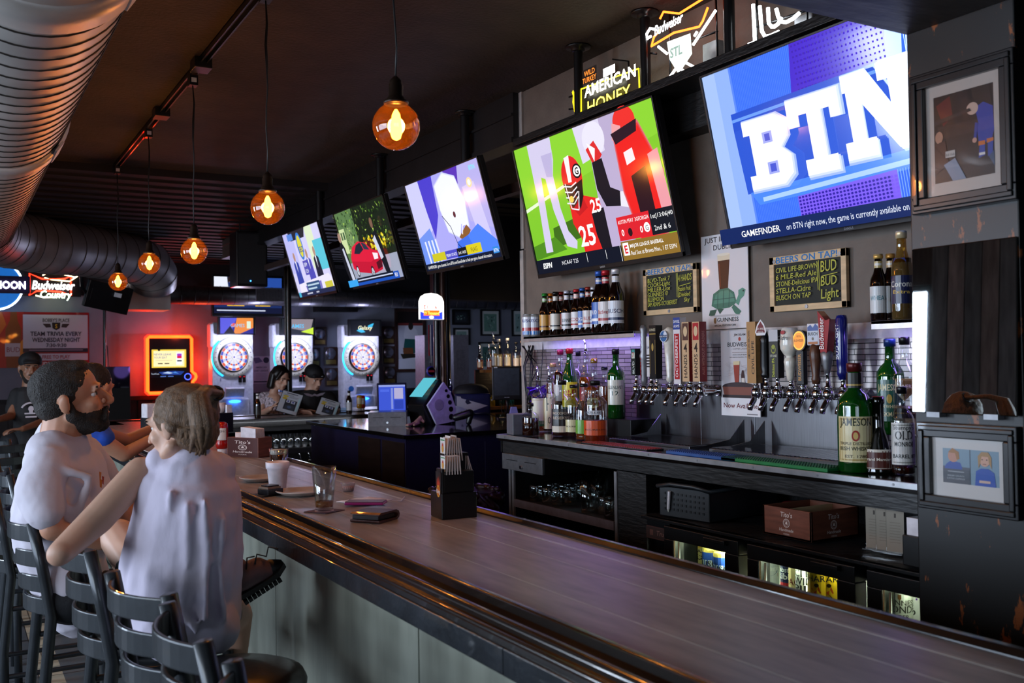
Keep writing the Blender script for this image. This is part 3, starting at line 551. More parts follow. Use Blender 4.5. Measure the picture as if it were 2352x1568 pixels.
n.panel('shield_letters',(1545,108),(1545,136),100,lambda c:c.text(70,96,'STL',110,'#7f958c','c',.02,0,.9),BACKLIT,.012)
n.rig([[(1530,30,-.02),(1532,190,-.02)],[(1636,-10,-.02),(1640,150,-.02)],[(1530,110,-.02),(1640,70,-.02)],[(1478,64,-.02),(1500,68,-.02)],[(1478,120,-.02),(1500,122,-.02)]],[(1612,120)])
n=PS('white_letter_neon','white stroke lettered neon sign above the blue screen television',1735,100)
n.tubes('letter_tubes',[[(1730,10),(1732,50),(1734,96)],[(1720,102),(1741,96)],[(1745,14),(1748,50),(1750,72),(1757,84),(1770,82),(1789,73)],[(1764,18),(1766,54),(1772,61),(1779,61),(1787,55),(1795,40)],[(1783,20),(1788,40),(1796,50),(1806,51),(1820,44),(1836,30)]],.0075,'#f4fbff')
n.rig([[(1726,-10,-.03),(1726,112,-.03)],[(1840,-10,-.03),(1842,70,-.03)],[(1726,60,-.03),(1842,20,-.03)],[(1790,88,-.05),(1812,66,-.06),(1840,56,-.05)]],[(1826,60)])
# ================================================================ BACK BAR COUNTER, SHELVES, COOLER
cn=T('back_bar_counter','black back bar counter with pale metal edge strip','counter',(KX,3.07,KZ)); y0,y1=1.815-3.07,4.335-3.07
TOPK=mat('black_gloss_laminate','#100d0c',.12,0,nz=.3,coat=.5); SPECK=mat('chipped_black_board','#101010',.4,0,nz=.8,ns=14,stretch=(1,1,6),bump=.2)
EDGE=mat('brushed_edge_strip','#b4b5b8',.3,.8,nz=.15,ns=20)
MB().box(.004,y0,-.03,WX-KX-.022,y1-.004,0,TOPK).build('worktop',cn)
MB().box(-.004,y0,-.017,.004,y1,.002,EDGE).box(-.004,y1-.004,-.017,.5,y1+.004,.002,EDGE).build('edge_strip',cn,.001)
MB().box(.012,y0,-.088,.03,y1-.02,-.017,SPECK).box(.012,y1-.03,-.088,.5,y1-.012,-.017,SPECK).build('fascia_board',cn)
mb=MB()
for i in range(9): mb.cyl((-.0055,y0+.12+i*.29,-.008),(-.004,y0+.12+i*.29,-.008),.004,GREY,seg=8)
mb.build('edge_screws',cn)
oc=T('open_shelf_cabinet','open black cabinet with metal edged shelf holding bar glasses','cabinet',(2.43,3.8,0))
MB().box(.52,-.44,0,.54,.44,1.12,DARKW).box(.0,.42,0,.52,.44,1.12,DARKW).box(.02,-.455,0,.54,-.435,1.12,DARKW).build('carcass',oc); MB().box(.0,-.655,0,.54,-.457,1.125,DARKW).build('divider_panel',oc)
MB().box(.005,-.435,.885,.52,.42,.905,mat('dark_brown_shelf','#1c1312',.35,coat=.2)).build('shelf',oc); MB().box(-.005,-.435,.87,.005,.42,.908,mat('dull_steel_strip','#8a7c80',.35,.7)).build('shelf_edge',oc)
MB().box(.005,-.435,.40,.52,.42,.42,DARKW).build('lower_shelf',oc)
for y in (.442,.41,-.453): MB().box(-.006,y-.009,.0,.004,y+.009,1.12,EDGE).build('corner_strip',oc)
# cash drawer under the counter
CASH=mat('grey_cash_drawer','#77787c',.35,.7,nz=.15,ns=40)
def cash(label,loc,rz,w_=.38,h=.075):
    t=T('cash_drawer',label,'cash drawer',loc,rz); MB().box(0,-w_/2,0,.30,w_/2,h,BLKM).build('body',t,.002)
    mb=MB().box(-.012,-w_/2,-.002,0,w_/2,h,CASH); mb.build('front',t,.0015)
    MB().box(-.0135,w_*.1,h*.6,-.012,w_*.38,h*.64,BLK).box(-.0135,-w_*.35,h*.6,-.012,-w_*.08,h*.64,BLK).build('media_slot',t); MB().cyl((-.02,-.0,h*.25),(-.012,0,h*.25),.009,CHROME).build('lock',t); return t
cash('grey cash drawer fixed under the left end of the back bar',(2.405,4.07,1.058),0)
# under-counter cooler
fr=T('bottle_cooler','black three door glass front cooler under the back bar','cooler',(2.40,2.3,0)); FZ=.955
WI=mat('cooler_liner','#c9cdbf',.5); DG=glass('door_glass','#eef4ee',.05)
def fb(mb,n,bev=0): return mb.build(n,fr,bev)
ya,yb=-.78,.845
fb(MB().box(.06,ya,.90,.55,yb,FZ,BLKM).box(.06,ya,0,.55,yb,.28,BLKM).box(.06,.70,0,.55,yb,FZ,BLKM).box(.53,ya,.28,.55,.70,.90,WI).box(.06,ya,.278,.53,.70,.29,WI).box(.06,ya,.895,.53,.70,.90,WI),'cabinet',.002)
fb(MB().box(.03,.70,.88,.06,yb,FZ,BLKM),'vent_panel')
mb=MB(); CV(190,80,'#4a2a26').rect(6,6,178,68,'#33201e').rect(30,22,28,36,'#6a4a44').text(130,54,'True',44,'#9a7a72','c',0,.2).emit(mb,(.0285,.845,.925),UY,UZ,.14,.05,INK); fb(mb,'maker_plate')
fb(MB().box(0,ya,FZ,.54,yb,FZ+.012,BLKM),'top_lid',.002)
def door(y0,y1):
    t=T('d','', ''); t.name='door'; t.parent=fr; 
    for k in ('label','category'): 
        if k in t: del t[k]
    MB().box(0,y0,.10,.055,y1,.22,BLKM).box(0,y0,.895,.055,y1,.945,BLKM).box(0,y0,.22,.055,y0+.07,.895,BLKM).box(0,y1-.055,.22,.055,y1,.895,BLKM).build('door_frame',t,.003)
    MB().box(.02,y0+.07,.22,.026,y1-.055,.895,DG).build('door_glass',t); MB().tube([(-.001,y1-.064,.895),(-.001,y1-.064,.22)],.003,mat('pale_gasket','#c8bb94',.4)).tube([(.01,y1-.078,.89),(.01,y1-.078,.22)],.004,EDGE).build('gasket',t)
    MB().box(-.02,y0+.05,.925,.0,y0+.16,.94,BLKM).build('door_handle',t,.003)
for a,b_ in ((.29,.70),(-.22,.245),(-.78,-.265)): door(a,b_)
LEDW=mat('cooler_lamp','#ffffff',.4,em='#f4ffe0',es=14)
for yc in (.47,0,-.5):
    fb(MB().cyl((.075,yc-.15,.885),(.075,yc+.15,.885),.008,LEDW,seg=8),'cooler_lamp'); fb(MB().box(.12,yc-.2,.742,.50,yc+.2,.745,WI),'wire_shelf')
for i in range(5): fb(MB().box(.2,-.05+i*.012,.745,.5,-.047+i*.012,.86,glass('shelf_divider','#dfe6e0',.06)),'shelf_divider') if i in (0,4) else None
def light(name,loc,e,col,size=.03,kind='POINT'):
    l=bpy.data.lights.new(name,kind); l.energy=e; l.color=col; l.shadow_soft_size=size; o=bpy.data.objects.new(name,l); C.objects.link(o); o.location=loc; return o
for yc in (.47,0,-.5): light('cooler_light',(2.4+.12,2.3+yc,.872),9,(.92,1,.82))
# rubber mesh liner on the cooler
MESH,nt,N,L,b=_new('black_mesh_liner'); tc=N.new('ShaderNodeTexCoord'); wv=N.new('ShaderNodeTexWave'); wv.inputs['Scale'].default_value=28; wv.inputs['Distortion'].default_value=1.2; wv.inputs['Detail Scale'].default_value=.6; wv.bands_direction='DIAGONAL'
L.new(tc.outputs['Object'],wv.inputs[0]); b.inputs['Base Color'].default_value=lin('#242528'); b.inputs['Roughness'].default_value=.38; bp_=N.new('ShaderNodeBump'); bp_.inputs['Strength'].default_value=1; bp_.inputs['Distance'].default_value=.006; L.new(wv.outputs[0],bp_.inputs['Height']); L.new(bp_.outputs[0],b.inputs['Normal'])
vs=[];fs=[];nx,ny=14,40
for i in range(nx+1):
    for j in range(ny+1): vs.append((.01+.52*i/nx,-.77+1.6*j/ny,FZ+.0145+.004*math.sin(i*.9+j*.5)*math.sin(j*.33)))
for i in range(nx):
    for j in range(ny): a=i*(ny+1)+j; fs.append((a,a+ny+1,a+ny+2,a+1))
o=MB().add(vs,fs,MESH,None,True).build('bar_liner'); o.location=(2.40,2.3,0); tag(o,'black mesh bar liner lying over the top of the cooler','mat')
LZ=FZ+.021
# bottle shelves with LED strips
LEDP=mat('violet_led','#3020a0',.4,em='#5a38ff',es=9); SHELF=mat('worn_steel_shelf','#c3bdbf',.35,.6,nz=.15,ns=20,bump=.05)
def ledshelf(label,yl,yr,z,x0=2.80):
    t=T('bottle_shelf',label,'shelf',(x0,(yl+yr)/2,z)); h=(yl-yr)/2
    MB().box(0,-h,-.012,WX-x0-.021,h,0,SHELF).box(0,-h,-.03,.006,h,0,SHELF).build('shelf_plate',t,.001)
    for i in range(int((yl-yr)/.085)): MB().box(.03,-h+.05+i*.085,-.02,.045,-h+.085+i*.085,-.013,LEDP).build('led_lamp',t)
    return t
ledshelf('steel shelf of beer bottles with violet lights, left of the taps',4.72,3.70,1.725); ledshelf('short steel shelf of beer bottles beside the pillar',2.33,1.815,1.712)
area('violet_shelf_light',(2.83,4.2,1.70),(.25,0,-1),.06,.9,2.2,(.38,.25,1)).rotation_euler=(0,-.2,0)
area('violet_shelf_light_right',(2.83,2.07,1.685),(.25,0,-1),.06,.45,1.4,(.38,.25,1)).rotation_euler=(0,-.2,0)
# steel splash panel and drip trays
sp=T('splash_panel','brushed steel splash panel behind both rows of beer taps','panel',(2.958,3.1,KZ))
for a,b_ in ((-.70,-.04),(-.038,.30),(.302,.78)): MB().box(-.012,a,.0,0,b_,.245,STEEL).build('steel_sheet',sp,.001)
for label,yl,yr in (('left drip tray with grille below the beer taps','3.66','3.10'),('right drip tray with grille below the beer taps','2.98','2.30')):
    yl=float(yl);yr=float(yr); t=T('drip_tray',label,'drip tray',(2.72,(yl+yr)/2,KZ)); h=(yl-yr)/2
    MB().box(-.1,-h,0,.2,h,.012,STEEL).build('tray',t,.001)
    mb=MB()
    for i in range(int(h*2/.02)): mb.box(-.09,-h+.01+i*.02,.012,.19,-h+.018+i*.02,.016,CHROME)
    mb.build('grille',t)
    for s in (-1,1): MB().prism([(-.1,.0),(.2,0),(.2,.11),(.12,.03)],(0,s*h,0),(1,0,0),(0,0,1),.004,STEEL).build('side_flange',t)
# bar mats
def barmat(label,tl,br,h,col,dots,lay=None):
    a=onz(*tl,KZ);b=onz(*br,KZ); x0=KX+.02; t=T('bar_mat',label,'bar mat',(x0+.045,(a.y+b.y)/2,KZ),.0); L_=abs(a.y-b.y)/2
    MB().box(-.04,-L_,0,.05,L_,h,mat('rubber_'+col,col,.5)).build('rubber_base',t,.002)
    mb=MB()
    for i in range(int(L_*2/.012)):
        for j in range(6): mb.box(-.034+j*.014,-L_+.006+i*.012,h,-.026+j*.014,-L_+.012+i*.012,h+.003,mat('rubber_'+dots,dots,.5))
    mb.build('nubs',t)
    if lay: m=MB(); CV(200,30,lay[1]).text(100,22,lay[0],18,lay[2],'c',.01,0,1,0,180).emit(m,(.02,L_*.55,h+.0035),(0,-1,0),(1,0,0),L_*.9,.04,INK); m.build('printed_name',t)
barmat('red lettered black bar mat on the back bar near the whiskey bottles',(1385,1015),(1500,1035),.006,'#1a1210','#b03a2a')
barmat('blue rubber bar mat in front of the left taps',(1482,1045),(1690,1060),.012,'#1c4f94','#173f7a')
barmat('green rubber bar mat in front of the right taps',(1705,1052),(1930,1082),.012,'#137a3c','#0f5a2c')
# ================================================================ BOARDS AND POSTERS ON THE BACK WALL
CHALK=mat('blackboard','#20231c',.7,nz=.3,ns=12); PINE=mat('pale_pine','#d9b98c',.5,0,nz=.15,ns=6,stretch=(1,2,9))
def board(label,tl,br,head,left,right):
    yl,zt,yr,zb=wallp(tl,br,2.955); w_=yl-yr;h=zt-zb; t=T('chalkboard',label,'chalkboard',(2.975,yl,zt)); f=.032
    MB().box(-.02,-w_,-f,-.002,0,0,PINE).box(-.02,-w_,-h,-.002,0,-h+f*.8,PINE).box(-.02,-f*.8,-h,-.002,0,0,PINE).box(-.02,-w_,-h,-.002,-w_+f*.8,0,PINE).build('wooden_frame',t,.002)
    MB().box(-.012,-w_+.01,-h+.01,-.004,-.01,-.01,CHALK).build('board',t)
    W=w_*1000;H=h*1000; c=CV(W,H); YC='#c9c440'; c.text(W*.5,f*900,head,36,'#2a78b8','c',.02,0,1,0,W*.8)
    y=f*1000+36
    for i,s in enumerate(left): c.text(38,y+i*(H-2*f*1000-22)/len(left),s,29,YC,'l',.004,.1,1,-.02,min(W*.56,len(s)*15.5))
    c.line([(W*.645,f*1000+6),(W*.655,H-f*1000-44)],3,YC).line([(W*.665,f*1000+4),(W*.675,H-f*1000-40)],3,YC)
    for s,x,y,z,fit in right: c.text(W*x,H*y,s,z,YC,'c',.004,.1,1,-.03,W*fit)
    c.line([(W*.70,H*.44),(W*.90,H*.40)],3,YC)
    mb=MB(); c.emit(mb,(-.0205,0,0),UY,UZ,w_,h,INK,dz=.00008); mb.build('chalk_writing',t)
    mb=MB()
    for a,b_ in ((-.03,-.02),(-w_+.03,-.02),(-w_/2,-h+.014)): mb.cyl((-.0225,a,b_),(-.02,a,b_),.008,GREY,seg=10)
    mb.build('screws',t)
board('smaller chalkboard beer list left of the turtle poster',(1476,620),(1601,716),'BEERS ON TAP!',('BLVD-Tank 7','COORS-Light','MILLER-Lite','GUINNESS ©','BLUEMOON','SAM ADAMS-OCTOBERFEST'),(('4 HANDS',.80,.34,44,.24),('Passion Fruit',.79,.54,30,.22),('Divided',.79,.66,30,.2),('Sky',.83,.77,28,.1)))
board('larger chalkboard beer list right of the turtle poster',(1766,592),(1945,705),'BEERS ON TAP!',('CIVIL LIFE-BROWN','6 MILE-Red Ale','STONE-Delicious IPA','STELLA-Cidre','BUSCH ON TAP'),(('BUD',.79,.36,62,.2),('BUD',.79,.60,52,.2),('Light',.80,.82,54,.22)))
def poster(label,tl,br,x,c,th=.004,name='poster',m=GINK):
    yl,zt,yr,zb=wallp(tl,br,x); t=T(name,label,'poster',(x,yl,zt)); MB().box(0,-(yl-yr),-(zt-zb),th,0,0,WHITE).build('sheet',t)
    mb=MB(); c.emit(mb,(-.0003,0,0),UY,UZ,yl-yr,zt-zb,m,dz=.00006); mb.build('printed_face',t); return t
c=CV(330,640,'#e4e1e4'); c.text(165,50,'JUST IN FROM',50,'#2a2422','c',.012,0,1,0,280).text(165,104,'DUBLIN',50,'#2a2422','c',.012,0,1,0,150)
c.poly([(120,170),(205,170),(190,372),(130,372)],'#3a1c10').poly([(118,140),(207,140),(205,180),(120,180)],'#e8dcc0').ell(162,140,45,9,'#f4ecd8').poly([(126,200),(136,200),(142,360),(134,360)],'#6a3018')
c.poly([(70,480),(84,400),(130,372),(190,368),(232,400),(250,470),(200,500),(110,505)],'#3c7a68').poly([(84,470),(100,410),(140,385),(190,383),(222,412),(236,462)],'#4f9480')
for a in (120,160,200): c.line([(a,380),(a-6,495)],4,'#24504a')
c.line([(80,440),(240,436)],4,'#24504a').poly([(240,470),(262,420),(262,390),(290,376),(312,390),(300,430),(276,450),(262,490)],'#5a9c88').ell(296,396,5,6,'#14241e').poly([(60,510),(50,545),(90,550),(110,505)],'#2c5a4c').poly([(230,480),(280,530),(262,555),(236,540),(214,500)],'#3c7a68').poly([(110,500),(130,540),(160,505)],'#2c5a4c').ell(165,552,110,8,'#c2bec0')
c.text(185,592,'GUINNESS',40,'#1c1816','c',.006,0,1,0,150).poly([(86,566),(104,560),(104,592),(94,606),(86,590)],'#8a6a4a').text(165,622,'SPECIAL EDITION CAN',17,'#2a2422','c',.006,0,1,0,150)
poster('white metal poster with a green turtle and a pint of stout',(1610,545),(1721,752),2.962,c,name='tin_poster')
c=CV(300,620,'#cfcbce'); c.text(150,40,'JIM BEAM',22,'#3a2a24','c',.02).ell(150,64,10,14,'#b03020').text(150,118,'BUDWEISER',44,'#1a1618','c',.014,0,.8,0,190).text(150,140,'- COPPER LAGER -',16,'#5a4a44').rect(90,160,120,3,'#8a7a74').text(150,182,'AGED ON JIM BEAM',13,'#3a3230').text(150,200,'BOURBON BARREL STAVES',13,'#3a3230')
for i in range(26): c.line([(20+rnd.random()*250,230+rnd.random()*110),(20+rnd.random()*250,230+rnd.random()*110)],1.5,'#b9b2b4')
c.poly([(100,240),(148,236),(138,410),(112,412)],'#a03820').poly([(100,226),(150,222),(148,250),(100,252)],'#e4cfa0').poly([(158,330),(166,290),(178,290),(184,330),(190,400),(160,402)],'#3a120c').rect(162,345,24,44,'#e8dcd0').ell(140,410,130,34,'#1c1416').ell(140,402,118,24,'#38282a').poly([(12,410),(270,410),(258,468),(24,468)],'#8a5040').rect(12,468,276,22,'#2a2022')
c.rect(0,490,300,130,'#f1eef0').text(150,562,'Now Available',50,'#6a1a20','c',.016,0,1,0,262).rect(200,600,80,8,'#8a8488')
poster('paper copper lager poster hanging between the two rows of taps',(1655,760),(1748,958),2.925,c,.0015,'paper_poster',INK)
# ================================================================ BEER TAPS
TZ=1.448; TXX=2.83
WOODH=mat('handle_wood','#b98a52',.4,0,nz=.2,ns=5,stretch=(2,2,10)); BURN=mat('turned_dark_wood','#5a3520',.35,0,nz=.3); IVORY=mat('ivory_ceramic','#e9e4d6',.2,coat=.4); NAVY=mat('navy_enamel','#171d6e',.15,coat=.5); REDE=mat('red_enamel','#a8141c',.18,coat=.5)
def tap(label,px,ptop,pbot,fn,pz=900):
    p=onx(px,pz,TXX); top=onx(px,ptop,TXX-.02).z; bot=onx(px,pbot,TXX-.02).z
    t=T('beer_tap',label,'beer tap',(TXX,p.y,TZ),0,'chrome beer taps with branded handles')
    MB().cyl((.03,0,0),(.118,0,0),.013,CHROME).cyl((.09,0,0),(.118,0,0),.024,CHROME).build('shank',t)
    MB().lathe([(.012,-.02),(.019,-.014),(.021,0),(.019,.014),(.012,.022)],CHROME).cyl((0,0,0),(.035,0,0),.015,CHROME).build('faucet_body',t)
    MB().tube([(-.004,0,-.012),(-.014,0,-.03),(-.03,0,-.05),(-.036,0,-.068)],[.012,.012,.011,.010],CHROME,12).build('spout',t)
    MB().lathe([(.013,.02),(.015,.03),(.009,.034),(.008,bot-TZ-.004),(.012,bot-TZ)],CHROME).build('lever_collar',t)
    h=top-bot; o=bpy.data.objects.new('handle',None); C.objects.link(o); o.parent=t; o.location=(-.004,0,bot-TZ); fn(o,h); return t
def hb(h,w_,d,m,c=None,w2=None,z0=0,sd=None):  # flat paddle handle with a drawing on its front
    def f(o,H):
        W=w_/2; W2=(w2 or w_)/2; MB().prism([(-W2,z0),(W2,z0),(W,H),(-W,H)],(-d/2,0,0),UY,UZ,-d,m).build('paddle',o,.003)
        if c: mb=MB(); c.emit(mb,(-d/2-.0005,W,H),UY,UZ,w_,H-z0,GINK,dz=.0001); mb.build('front_print',o)
        if sd: mb=MB(); sd.emit(mb,(-d/2,-W-.0005,H),(1,0,0),UZ,d,H-z0,GINK,dz=.0001); mb.build('side_print',o)
    return f
def hl(prof,m,extra=None,seg=18):
    def f(o,H):
        MB().lathe([(r,z*H) for r,z in prof],m,seg=seg).build('grip',o)
        if extra: extra(o,H)
    return f
def vt(c,s,x,y,size,col,bold=.01,fit=None): return c.text(x,y,s,size,col,'c',bold,0,1,-PI/2,fit)
def badge(cvs,x,z,w_,h): 
    def f(o,H): mb=MB(); cvs.emit(mb,(x,w_/2,z*H+h/2),UY,UZ,w_,h,GINK,dz=.0003); mb.build('badge',o)
    return f
c=CV(40,120,'#1c2622').rect(6,4,28,40,'#d8e0d0').rect(6,4,28,14,'#4aa0a0').text(20,38,'7',30,'#b03020','c',.02).rect(4,50,32,66,'#232e2a'); vt(c,'BLVD',30,84,24,'#e8efe8')
tap('small dark green tap handle with a 7 tag, first in the left row',1463,800,862,hb(0,.034,.03,BLK,c),890)
def f(o,H):
    MB().lathe([(.012,0),(.016,.1*H),(.018,.45*H),(.022,.5*H),(.016,.56*H),(.018,.6*H),(.015,.64*H),(.018,.68*H),(.015,.72*H),(.018,.76*H),(.015,.8*H),(.018,.84*H),(.015,.88*H),(.019,.94*H),(.012,H)],GREY).build('grip',o)
    mb=MB(); vt(CV(40,120),'Coors',30,60,40,'#b01820',.02,110).wrap(mb,(0,0,0),.0185,H*.5,PI*.85,.034,H*.4,GINK); mb.build('lettering',o)
tap('ribbed silver tap handle with red script lettering',1482,746,888,f,892)
c=CV(40,200,'#e6e4e6'); 
for i in range(5): c.rect(0,90+i*14,40,7,'#1c1c22')
c.text(20,60,'Lite',20,'#1a2a6a'); tap('white tap handle with black stripes',1497,772,865,hb(0,.026,.024,WHITE,c),894)
c=CV(50,220,'#121214').text(25,24,'GUINNESS',15,'#d8d0b0','c',.01,0,1,0,46).rect(0,34,50,4,'#b89a50').ell(25,90,8,16,'#b89a50').rect(4,60,2,140,'#b89a50').rect(44,60,2,140,'#b89a50')
tap('tall black tap handle with gold edging',1510,746,870,hb(0,.048,.04,BLK,c,.034),895)
c=CV(100,100).ell(50,50,48,48,'#dfe3ec').ell(50,50,42,42,'#3a6ea8').ell(70,32,20,20,'#dfe8f4').rect(4,40,92,22,'#24406c').text(50,57,'BLUE MOON',17,'#ffffff','c',.01)
tap('cream tap handle with a round blue moon badge',1541,750,878,hl([(.012,0),(.018,.05),(.015,.12),(.022,.5),(.024,.68),(.030,.74),(.032,.85),(.024,.95),(.008,1)],IVORY,badge(c,-.033,.83,.056,.056)))
c=CV(50,220,'#e8e4e6').rect(0,0,50,40,'#2a4a9c').text(25,18,'SAMUEL',13,'#fff','c',.01).text(25,33,'ADAMS',13,'#fff','c',.01).rect(6,54,38,150,'#b8141c'); vt(c,'OCTOBERFEST',32,128,26,'#ffffff',.01,140)
tap('red and white octoberfest tap handle with a blue top',1565,728,882,hb(0,.046,.034,WHITE,c,.026))
for px,top,col,l in ((1586,739,'#5a3a30','pale wood four hands tap handle with a dark brown label'),(1610,738,'#b8202a','pale wood four hands tap handle with a red label')):
    c=CV(50,230,'#d8b48a').rect(4,4,42,66,col).ell(25,36,14,20,'#e0c49a').text(25,116,'4',48,'#2a1a12','c',.02); vt(c,'HANDS',36,170,34,'#2a1a12',.01,90)
    s=CV(40,230,'#8a1f28'); vt(s,'ALES WITHOUT BORDERS',28,120,20,'#d88a80',.01,170); tap(l,px,top,876,hb(0,.046,.04,WOODH,c,sd=s))
c=CV(50,240,'#b98a52'); vt(c,'AMERICAN BROWN',18,90,17,'#3a2412',.01,110); vt(c,'CIVIL LIFE',40,140,20,'#2a1a10',.015,130)
tap('plain wooden tap handle with brown lettering, first of the right row',1737,738,880,hb(0,.05,.036,WOODH,c,.044),906)
c=CV(100,100).poly([(50,2),(78,30),(96,74),(84,94),(16,94),(4,74),(22,30)],'#f0ecec').poly([(50,14),(72,40),(86,78),(14,78),(28,40)],'#7a2028').text(50,62,'SIX MILE',17,'#f0e0d8','c',.01).text(50,78,'BRIDGE',13,'#f0e0d8')
tap('black tap handle topped by a white and maroon bridge badge',1761,733,868,hl([(.014,0),(.02,.06),(.016,.1),(.02,.2),(.018,.6),(.022,.66),(.014,.72),(.01,.8)],BLK,badge(c,-.022,.86,.068,.07)),906)
c=CV(60,210,'#26221c').rect(0,0,60,50,'#c8c8cc').ell(30,84,16,20,'#9aa02c').poly([(14,70),(24,84),(36,84),(46,70),(38,96),(22,96)],'#26221c').text(30,118,'STONE',14,'#d8d8c0','c',.01); vt(c,'Delicious IPA',36,164,24,'#c8d020',.012,82)
tap('dark tap handle with yellow green lettering',1787,757,868,hb(0,.048,.032,BLK,c),906)
c=CV(100,100).ell(50,20,20,16,'#b01c20').text(50,78,'Cidre',48,'#1c1a20','c',.0,.25,1,0,96)
tap('white goblet shaped cider tap handle',1818,752,875,hl([(.01,0),(.014,.06),(.024,.36),(.022,.42),(.016,.44),(.016,.47),(.024,.5),(.036,.6),(.038,.7),(.034,.9),(.030,1)],IVORY,badge(c,-.037,.84,.056,.05)),908)
c=CV(100,120).ell(50,60,50,60,'#1c120c').ell(50,60,43,52,'#e8a83a').ell(50,60,36,44,'#c47818').text(50,66,'BUDWEISER',18,'#2a1408','c',.01,0,1,0,66).text(50,42,'1876',16,'#2a1408'); d=CV(40,140,'#1a1210'); vt(d,'BUDWEISER',29,70,26,'#d89a40',.01,120)
def f(o,H):
    MB().box(-.012,-.018,0,.012,.018,H*.62,BLK).build('grip',o,.003); MB().lathe([(.038,-.012),(.04,0),(.038,.012)],BLK,(0,0,H*.8),24,ax=(1,0,0)).build('round_head',o)
    mb=MB(); c.emit(mb,(-.0135,.036,H*.8+.042),UY,UZ,.072,.084,BACKLIT); d.emit(mb,(-.0125,.016,H*.6),UY,UZ,.032,H*.56,GINK); mb.build('badge',o)
tap('black tap handle with a glowing amber oval badge',1845,756,884,f,908)
c=CV(100,120).poly([(6,20),(30,6),(50,20),(72,2),(94,18),(94,116),(6,116)],'#d4d8e4').poly([(6,20),(30,6),(50,24),(72,2),(94,18),(94,40),(6,40)],'#3a58a0').text(50,66,'BUSCH',26,'#26221e','c',.012).rect(10,100,80,14,'#c07028').ell(50,84,8,8,'#7a6a50')
tap('brown turned wood tap handle with a white mountain badge',1877,742,882,hl([(.014,0),(.018,.08),(.014,.14),(.022,.4),(.024,.5),(.018,.62),(.014,.66)],BURN,lambda o,H:(MB().box(-.012,-.03,H*.64,.008,.03,H,WHITE).build('head_block',o,.003),badge(c,-.0128,.82,.058,H*.36)(o,H))),908)
c=CV(60,240); vt(c,'Budweiser',42,110,44,'#f4e8e4',.012,190)
def f(o,H):
    MB().prism([(-.014,.32*H),(.014,.32*H),(.032,H*.86),(.012,H*.84),(-.026,H)],(-.018,0,0),UY,UZ,-.036,REDE).build('bow_tie_blade',o,.002); MB().lathe([(.01,0),(.014,.08*H),(.02,.2*H),(.024,.32*H),(.016,.36*H)],GREY).build('grip',o)
    mb=MB(); c.emit(mb,(-.0205,.026,H*.92),UY,UZ,.044,H*.62,GINK); mb.build('lettering',o)
tap('red enamel tap handle with white script on a silver base',1903,712,858,f,909)
def f(o,H):
    MB().lathe([(.014,0),(.02,.1*H),(.018,.16*H),(.021,.24*H),(.021,.94*H),(.018,.99*H),(.01,H)],NAVY).build('grip',o); d=CV(40,200); vt(d,'BUD LIGHT',30,100,34,'#e8ecf8',.02,180); mb=MB(); d.wrap(mb,(0,0,0),.0212,H*.9,PI*.93,.03,H*.62,GINK); mb.build('lettering',o)
tap('tall dark blue tap handle, last in the right row',1938,722,872,f,910)
# ================================================================ BOTTLES AND CANS
BROWN=glass('brown_bottle_glass','#2a1004',.10,.45,.04,'#1c0a04'); GREENG=glass('green_bottle_glass','#1f8a2c',.10,.25,.03,'#1a7a24'); CLEAR=glass('clear_bottle_glass','#eef1f2',.10); DKGRN=glass('dark_bottle_glass','#0c140c',.1,.6,.04,'#0a0f0a'); BLUEG=glass('blue_can_tint','#3a6ad0',.1,.5)
def liqm(n,t,d): return glass('liquid_'+n,t,.04,.35,.05,d)
AMBL=liqm('amber','#e08a2a','#c86a14'); DARL=liqm('dark','#6a2408','#4a1a08'); PALE=liqm('pale','#f0e2c0','#e8d4a8'); ROSE=liqm('rose','#f0a080','#e08868'); CLRL=liqm('clear','#eef0f0','#dfe3e4'); LIME=liqm('lime','#3a9a3a','#2c8a2c')
SH={'beer':[(.94,0),(1,.03),(1,.56),(.93,.63),(.62,.72),(.46,.80),(.42,.94),(.48,.945),(.48,.99),(.40,1)],
 'liq':[(.94,0),(1,.02),(1,.60),(.96,.66),(.72,.72),(.42,.76),(.36,.80),(.34,.93),(.40,.935),(.40,.98),(.30,1)],
 'slope':[(.94,0),(1,.02),(1,.50),(.90,.60),(.55,.74),(.38,.82),(.36,.94),(.42,.95),(.42,.99),(.3,1)],
 'squat':[(.9,0),(1,.04),(1,.56),(.92,.66),(.6,.72),(.30,.74),(.28,.88),(.34,.89),(.34,.98),(.3,1)],
 'round':[(.7,0),(.9,.04),(1,.25),(.9,.45),(.5,.58),(.3,.66),(.28,.92),(.36,.93),(.36,1)],
 'bell':[(1,0),(1.02,.03),(.8,.25),(.6,.42),(.36,.58),(.33,.9),(.4,.92),(.4,1)]}
CAPN={}
